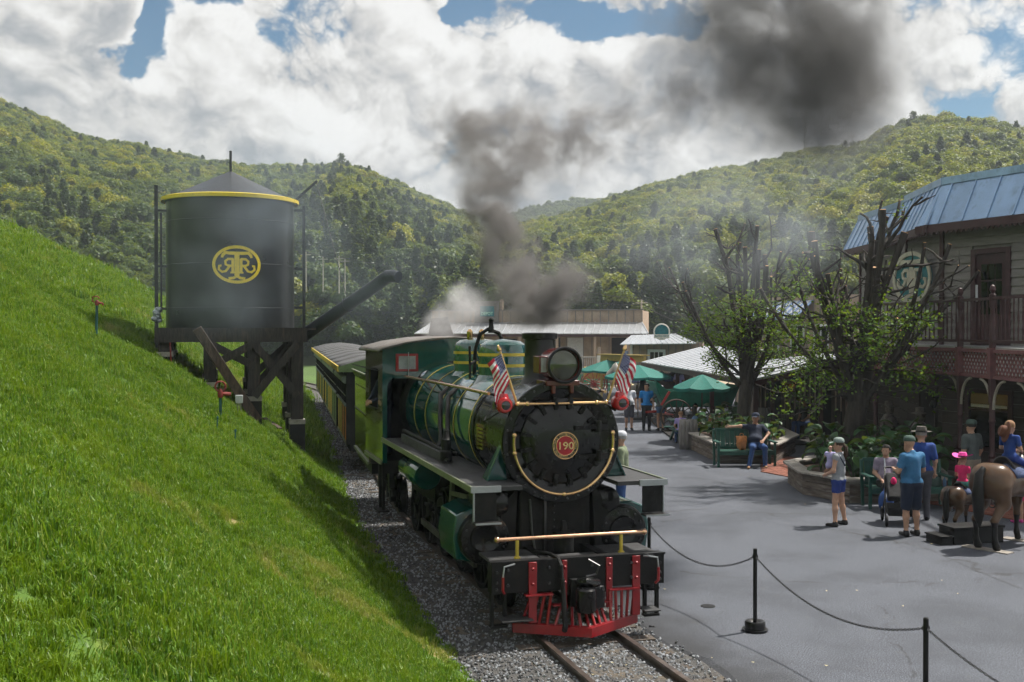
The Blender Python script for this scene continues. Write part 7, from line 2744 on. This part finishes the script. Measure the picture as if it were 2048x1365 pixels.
for x in (-.2, .2):
    for y in (-.18, .2):
        MB().cyl((x, y, 0), (x, y, .40), .018, None, 6).build('leg', 'wire_black', ch)


# ---- crew and passengers
person(lw(-1.02, 8.05, 1.45), TH + to_face(-1, -.25), 1.74, 'engineer in navy leaning on the cab window', 'cloth_navy', 'cloth_navy', hair=('hair_grey', 'short'), shorts=False, sleeve=1.2, pose=dict(elL=(-.26, -.12, 1.10), wrL=(-.10, -.30, 1.0), elR=(.26, -.12, 1.10), wrR=(.10, -.30, 1.0)), vox=.032, group='train crew and passengers', hat=('cap', 'cloth_navy'))
yt0 = yt + 3.2
for k, (dy, top, lab) in enumerate(((.9, 'cloth_grey', 'passenger in grey in the first coach nearest the tender'), (1.6, 'cloth_azure', 'passenger in blue looking out of the first coach'), (2.3, 'cloth_lilac', 'passenger with brown hair in the first coach'), (3.6, 'cloth_khaki', 'passenger in tan at the back of the first coach'),
                                    (6.6, 'cloth_grey', 'passenger in grey in the second coach'), (8.0, 'cloth_mauve', 'passenger in mauve in the second coach'), (9.6, 'cloth_white', 'passenger in white in the second coach'), (11.6, 'cloth_azure', 'passenger in blue far back in the second coach'), (13.2, 'cloth_azure', 'rearmost passenger in blue in the second coach'))):
    y = yt0 + dy
    person(Vector((cx(y) - .48, y, .84)), to_face(-1, -.5), 1.55, lab, top, 'cloth_jean', hair=(('hair_brown', 'hair_dark', 'hair_sand')[k % 3], 'short'), shorts=False, pose=seated(-.10), vox=.04, group='train crew and passengers')


# ---- stanchions and chains
def stanchion(p, label):
    S = empty('chain_stanchion', p, 0, label, 'stanchion', 'black chain stanchions along the track')
    MB().lathe([(.155, 0), (.16, .015), (.16, .03), (.125, .032), (.13, .10), (.12, .125), (.095, .12), (.06, .10), (.03, .11)], (0, 0, 0), (0, 0, 1), 28).build('tyre_base', 'black_paint', S)
    MB().cyl((0, 0, .08), (0, 0, 1.02), .026, None, 12).cyl((0, 0, 1.02), (0, 0, 1.03), .024, .015, 12).build('post', 'black_paint', S)
    MB().torus((0, 0, .93), (0, 1, 0), .032, .007, 10, 6).build('chain_ring', 'bolt_steel', S)
    return Vector(p) + Vector((0, 0, .93))


sA = gp(1298, 1176)
sB = gp(1510, 1262)
sC = sB + (sB - sA) * 1.0
rC = at(1851, 1224, 8.5)
sC = gp(1851, 1452)
tA, tB, tC = stanchion(sA, 'black chain stanchion behind the right end of the pilot beam'), stanchion(sB, 'black chain stanchion on a round base in the open plaza'), stanchion(sC, 'nearest black chain stanchion at the bottom right')
tD = tC + (tC - tB) * 1.0
tZ = tA + (tA - tB) * 1.0


def chain(a, b, sag, label):
    n = int((b - a).length / .034)
    mb = MB()
    pts = []
    for i in range(n + 1):
        t = i / n
        pts.append(a.lerp(b, t) + Vector((0, 0, -4 * sag * t * (1 - t))))
    for i in range(n):
        p, q = pts[i], pts[i + 1]
        d = (q - p).normalized()
        u = d.cross(Vector((0, 0, 1))).normalized()
        w = u if i % 2 else u.cross(d)
        c = (p + q) / 2
        L, W = .024, .012
        loop = [c + d * (L * math.cos(k * PI / 4)) + w * (W * math.sin(k * PI / 4)) for k in range(8)]
        mb.tube(loop, .0042, 5, closed=True)
    tag(mb.build('barrier_chain', 'bolt_steel', smooth=60), label, 'chain', 'barrier chains between the stanchions')


chain(tA, tB, .32, 'sagging black chain between the pilot beam and the middle stanchion')
chain(tB, tC, .30, 'sagging black chain between the middle and nearest stanchions')
chain(tC, tD, .25, 'black chain running from the nearest stanchion out of the picture')
chain(tZ, tA, .30, 'black chain half hidden behind the engine pilot')
stanchion(tZ - Vector((0, 0, .93)), 'black chain stanchion hidden behind the engine cylinder')
tag(MB().lathe([(.10, 0), (.10, .006), (.0, .007)], gp(1416, 1213), (0, 0, 1), 20).build('drain_cover', 'matt_black'), 'small round dark cover set in the asphalt', 'cover')


# ---- umbrellas
def umbrella(top, r, h, label):
    base = Vector((top.x, top.y, 0))
    U = empty('patio_umbrella', base, .2, label, 'umbrella', 'green patio umbrellas')
    zt = top.z
    n = 8
    for k in range(n):
        a0, a1 = 2 * PI * k / n, 2 * PI * (k + 1) / n
        rows = []
        for t in (0.04, .35, .7, 1):
            row = []
            for q in np.linspace(0, 1, 5):
                e0 = Vector((math.cos(a0), math.sin(a0), 0)).lerp(Vector((math.cos(a1), math.sin(a1), 0)), q)
                row.append(e0 * r * t + Vector((0, 0, zt - h * t ** 1.1 + .05 * math.sin(PI * q) * t * -1)))
            rows.append(row)
        rows.append([Vector(p) + Vector((0, 0, -.10)) for p in rows[-1]])
        MB().grid(rows).build('canopy_panel', 'canvas_green', U, smooth=50)
        e = Vector((math.cos(a0), math.sin(a0), 0)) * r
        MB().tube([(0, 0, zt - .05), e + Vector((0, 0, zt - h - .02))], .012, 5).build('rib', 'dark_board', U)
    MB().cyl((0, 0, 0), (0, 0, zt + .05), .025, None, 8).build('umbrella_pole', 'dark_board', U)
    MB().lathe([(.28, 0), (.28, .05), (.05, .09)], (0, 0, 0), (0, 0, 1), 16).build('umbrella_base', 'matt_black', U)


umbrella(at(1404, 749, 36.8), 1.02, .42, 'green patio umbrella over the picnic table')
umbrella(at(1276, 730, 46), 1.45, .46, 'green patio umbrella behind the right flag')
umbrella(at(1215, 720, 56), 1.5, .5, 'green patio umbrella left of the right flag, farthest left')
umbrella(at(1243, 722, 60), 1.35, .45, 'green patio umbrella at the back behind the other two')


# ---- barrel
def barrel(p, label, h=.92, r=.29):
    B = empty('wooden_barrel', p, .2, label, 'barrel')
    n = 14
    for k in range(n):
        a0, a1 = 2 * PI * k / n + .012, 2 * PI * (k + 1) / n - .012
        rows = [[(rr * math.cos(a), rr * math.sin(a), z) for a in (a0, (a0 + a1) / 2, a1)] for z, rr in ((0, r * .86), (h * .25, r * .97), (h * .5, r), (h * .75, r * .97), (h, r * .86))]
        o = MB().grid(rows).build('stave', 'barrel_wood', B, smooth=60)
        o.modifiers.new('solid', 'SOLIDIFY').thickness = -.02
    for z, rr in ((.05, .885), (.2, .965), (.72, .965), (.86, .885)):
        MB().lathe([(r * rr + .008, h * z), (r * (rr + .012) + .008, h * z + .04)], (0, 0, 0), (0, 0, 1), 28, cap=False).build('hoop', 'barrel_hoop', B)
    MB().lathe([(.0, h - .03), (r * .85, h - .03)], (0, 0, 0), (0, 0, 1), 24, cap=False).build('lid', 'barrel_wood', B)


barrel(Vector((px_y(1379, 35.0)[0] - .1, 34.6, 0)), 'grey wooden barrel at the corner of the planter')
barrel(Vector((px_y(1531, 38.9)[0], 38.9, .06)), 'grey wooden barrel in the shade of the snack porch')


# ---- wagons
def wagon_wheel(mb, c, r, axis, n=12):
    c, axis = Vector(c), Vector(axis).normalized()
    x, y = MB.frame(axis)
    mb.torus(c, axis, r, .035, 28, 6)
    mb.cyl(c - axis * .09, c + axis * .09, .08, .06, 10)
    for i in range(n):
        a = 2 * PI * i / n
        d = x * math.cos(a) + y * math.sin(a)
        mb.cyl(c + d * .06, c + d * r, .022, .017, 6)


wp = Vector((px_y(1390, 41)[0], 41, 0))
W = empty('green_wagon', wp, .15, 'green farm wagon with flared ends behind the picnic table', 'wagon')
for s in (-1, 1):
    MB().prism([(-1.3, s * .5, .95), (1.2, s * .5, .95), (1.55, s * .62, 1.75), (1.2, s * .6, 1.55), (-1.2, s * .6, 1.5), (-1.75, s * .62, 1.95)], (0, 0, 0), (0, s * .05, 0)).build('wagon_side', 'wagon_green', W)
MB().box(-1.3, 1.25, -.5, .5, .9, .95).build('wagon_floor', 'wagon_green', W)
MB().prism([(-1.3, -.5, .95), (-1.3, .5, .95), (-1.7, .6, 1.85), (-1.7, -.6, 1.85)], (0, 0, 0), (-.04, 0, 0)).build('wagon_end', 'wagon_green', W)
MB().prism([(1.22, -.5, .95), (1.22, .5, .95), (1.5, .6, 1.7), (1.5, -.6, 1.7)], (0, 0, 0), (.04, 0, 0)).build('wagon_end', 'wagon_green', W)
for x in (-.95, .85):
    for s in (-1, 1):
        mb = MB()
        wagon_wheel(mb, (x, s * .78, .62 if x < 0 else .5), .58 if x < 0 else .46, (0, 1, 0))
        mb.build('wagon_wheel', 'dark_board', W)
    MB().cyl((x, -.8, .6 if x < 0 else .5), (x, .8, .6 if x < 0 else .5), .05, None, 8).build('axle', 'wagon_red', W)
MB().bar((-1.5, -.7, 1.0), (-1.2, -.75, 1.5), .08, .08).build('brake_lever', 'wagon_red', W)
MB().bar((-1.9, 0, .7), (-1.2, 0, .75), .08, .08).build('wagon_tongue', 'wagon_red', W)

wp = Vector((px_y(1200, 62)[0], 62, 0))
W = empty('red_wagon', wp, 0, 'yellow wagon with large red spoked wheels left of the right flag', 'wagon')
MB().box(-.9, 2.2, -.5, .5, 1.0, 1.65).build('wagon_box', 'ochre_paint', W, bevel=.02)
for x in (-.35, 1.6):
    for s in (-1, 1):
        mb = MB()
        wagon_wheel(mb, (x, s * .75, .72), .68, (0, 1, 0), 14)
        mb.build('wagon_wheel', 'wagon_red', W)
MB().cyl((-.35, -.8, .72), (-.35, .8, .72), .05, None, 8).cyl((1.6, -.8, .72), (1.6, .8, .72), .05, None, 8).build('axle', 'wagon_red', W)


# grey horse figures at the far side of the plaza
def far_horse(px, Y, rz, h, label, coat):
    horse(Vector((px_y(px, Y)[0], Y, 0)), rz, h, label, coat, 'horse_black', vox=.05)


far_horse(1283, 48.5, R(150), 1.75, 'pale grey horse statue under the far umbrella', 'horse_grey')
far_horse(1336, 47.5, R(20), 1.9, 'dark horse statue below the porch roof edge', 'horse_brown')
person(Vector((px_y(1358, 47)[0], 47, .9)), to_face(.3, 1), 1.5, 'person in pale pink riding the dark horse statue', 'baby_blue', 'cloth_jean', hair=('hair_dark', 'long'), shorts=False, pose=seated(0), vox=.05)

# stacked plastic chairs by the depot
for k in range(5):
    p = Vector((px_y(1165 + 11 * k, 68)[0], 68 - .2 * k, 0))
    Cc_ = empty('plastic_chair', p, .4 * k, ['leftmost green plastic chair outside the depot', 'second green plastic chair outside the depot', 'middle green plastic chair outside the depot', 'fourth green plastic chair outside the depot', 'rightmost green plastic chair outside the depot'][k], 'chair', 'green plastic chairs outside the depot')
    MB().box(-.25, .25, -.25, .25, .42, .46).build('seat', 'plastic_green', Cc_, bevel=.02)
    for i in range(5):
        MB().bar((-.2 + .1 * i, .25, .46), (-.22 + .11 * i, .36, .98), .06, .02, (0, 1, 0)).build('back_slat', 'plastic_green', Cc_)
    for x in (-.23, .23):
        for y in (-.22, .22):
            MB().bar((x, y, 0), (x * .95, y * .95, .43), .05, .05).build('leg', 'plastic_green', Cc_)
        MB().bar((x, -.22, .66), (x, .28, .68), .06, .03).build('armrest', 'plastic_green', Cc_)

# fallen leaves on the asphalt and between the rails
rg_ = random.Random(12)
mb = MB()
for k in range(36):
    px, py = (rg_.uniform(1480, 1600), rg_.uniform(930, 985)) if k < 14 else ((rg_.uniform(1180, 1380), rg_.uniform(1300, 1360)) if k < 20 else (rg_.uniform(1300, 2040), rg_.uniform(900, 1350)))
    c = gp(px, py, .02)
    a = rg_.uniform(0, 6)
    s = rg_.uniform(.012, .026)
    mb.add([c + Vector((math.cos(a) * s, math.sin(a) * s, .006)), c + Vector((-math.sin(a) * s * .6, math.cos(a) * s * .6, .0)), c - Vector((math.cos(a) * s, math.sin(a) * s, -.004)), c - Vector((-math.sin(a) * s * .6, math.cos(a) * s * .6, 0))], [(0, 1, 2, 3)])
tag(mb.build('fallen_leaves', 'straw', smooth=None), 'scattered dry leaves on the asphalt and track', 'leaves', kind='stuff')
# ================================================================== smoke and steam from the engine
def smoke(name, blobs, dens, colr, nscale, label, thr=0.42, gain=3.2, aniso=0.3, warp=0.5, step=1.6, det=2.0):
    """Drifting smoke: a closed domain whose density is a train of soft puffs broken up by turbulence. blobs: (px, py, depth, radius px, weight)."""
    C = [(at(px, py, Y), rad / FPX * Y, wt) for px, py, Y, rad, wt in blobs]
    lo = Vector([min(c[i] - r * 1.02 for c, r, _ in C) for i in range(3)])
    hi = Vector([max(c[i] + r * 1.02 for c, r, _ in C) for i in range(3)])
    m, t = new_mat(name)
    pos = t.n('ShaderNodeNewGeometry').outputs['Position']
    wv = t.n('ShaderNodeVectorMath', {0: t.noise(pos, nscale * .55, 1.0, 0.5, 0.0, 1), 1: (.5, .5, .5)}, operation='SUBTRACT').outputs[0]
    pw = t.n('ShaderNodeVectorMath', {0: pos, 1: t.n('ShaderNodeVectorMath', {0: wv, 'Scale': warp}, operation='SCALE').outputs[0]}, operation='ADD').outputs[0]
    tot = None
    for c, r, wt in C:
        ds = t.n('ShaderNodeVectorMath', {0: pw, 1: c}, operation='DISTANCE').outputs['Value']
        g = t.smooth(ds, 0.0, r, wt, 0.0)
        tot = g if tot is None else t.math('ADD', tot, g)
    n = t.noise(pw, nscale, det, 0.62)
    f = t.math('MULTIPLY', t.math('SUBTRACT', n, thr), gain)
    d = t.math('MULTIPLY', t.math('MULTIPLY', tot, t.math('MAXIMUM', f, 0.0)), dens)
    v = t.n('ShaderNodeVolumePrincipled', {'Color': (*colr, 1), 'Density': d, 'Anisotropy': aniso})
    t.n('ShaderNodeOutputMaterial', {'Volume': v.outputs[0]})
    m.cycles.homogeneous_volume = False
    try:
        m.cycles.volume_step_rate = step
    except Exception:
        pass
    o = MB().box(lo.x, hi.x, lo.y, hi.y, lo.z, hi.z).build(name, m, smooth=None)
    tag(o, label, 'smoke', kind='stuff')
    return o


smoke('chimney_smoke', [(1086, 655, 14.75, 34, 1.6), (1090, 628, 14.8, 62, 1.6), (1075, 592, 15.0, 90, 1.2), (1130, 580, 15.2, 72, 1.0), (1040, 565, 15.4, 80, .8), (1020, 515, 15.8, 80, .7), (995, 470, 16.2, 90, .8), (975, 430, 16.6, 95, .9), (990, 375, 17.2, 100, .35), (1010, 325, 17.8, 140, .30), (940, 275, 18.4, 120, .32), (1080, 285, 18.4, 130, .28), (1180, 262, 19, 120, .28), (1290, 225, 19, 110, .14), (1400, 180, 19, 120, .14)],
      14, (.33, .315, .315), 1.9, 'dark grey smoke column rising from the locomotive chimney', .44, 4.6, .3, .8, .6, 4.0)
smoke('drifting_smoke', [(1590, 150, 19, 250, .8), (1560, 0, 19, 250, .8), (1700, 180, 19.5, 170, .6), (1640, 40, 19, 190, .6), (1470, 140, 19, 170, .3), (1610, 265, 19.5, 160, .4), (1400, 50, 19, 170, .22)],
      3.6, (.25, .248, .252), .8, 'dark smoke cloud drifting in the sky at the upper right', .40, 4.0, .3, 1.5, .8, 4.0)
smoke('thin_smoke', [(1380, 500, 23, 190, .8), (1520, 470, 23, 190, 1.0), (1640, 420, 23, 170, .7), (1240, 520, 22, 150, .6), (1150, 470, 20, 130, .6)],
      .34, (.80, .87, .95), .5, 'thin pale smoke drifting over the pollarded trees', .42, 4.0, .5, 1.2)
smoke('thin_smoke', [(440, 480, 24.5, 260, .8), (360, 620, 24.5, 180, .6), (600, 400, 24, 220, .7), (760, 500, 22, 220, .7), (860, 420, 20, 170, .6), (520, 330, 24.5, 180, .4)],
      .16, (.70, .82, .95), .55, 'thin bluish smoke drifting in front of the water tower', .44, 4.0, .5, 1.2)
smoke('steam', [(880, 655, 21.2, 48, 1.0), (912, 622, 21.0, 60, .9), (945, 600, 21.0, 45, .6), (885, 695, 20.8, 42, .9), (905, 720, 20.5, 30, .5)],
      6.5, (.97, .96, .97), 1.8, 'white steam puffing up in front of the cab roof', .36, 2.8, .4, .5, .8, 3.0)


# ================================================================== hazy summer air
m_, t_ = new_mat('haze')
t_.n('ShaderNodeOutputMaterial', {'Volume': t_.n('ShaderNodeVolumePrincipled', {'Color': (.80, .88, 1.0, 1), 'Density': 0.00045, 'Anisotropy': 0.2}).outputs[0]})
tag(MB().box(-1150, 1150, -1150, 1150, -6, 128).build('haze', m_, smooth=None), 'thin blue summer haze in the valley air', 'haze', kind='stuff')
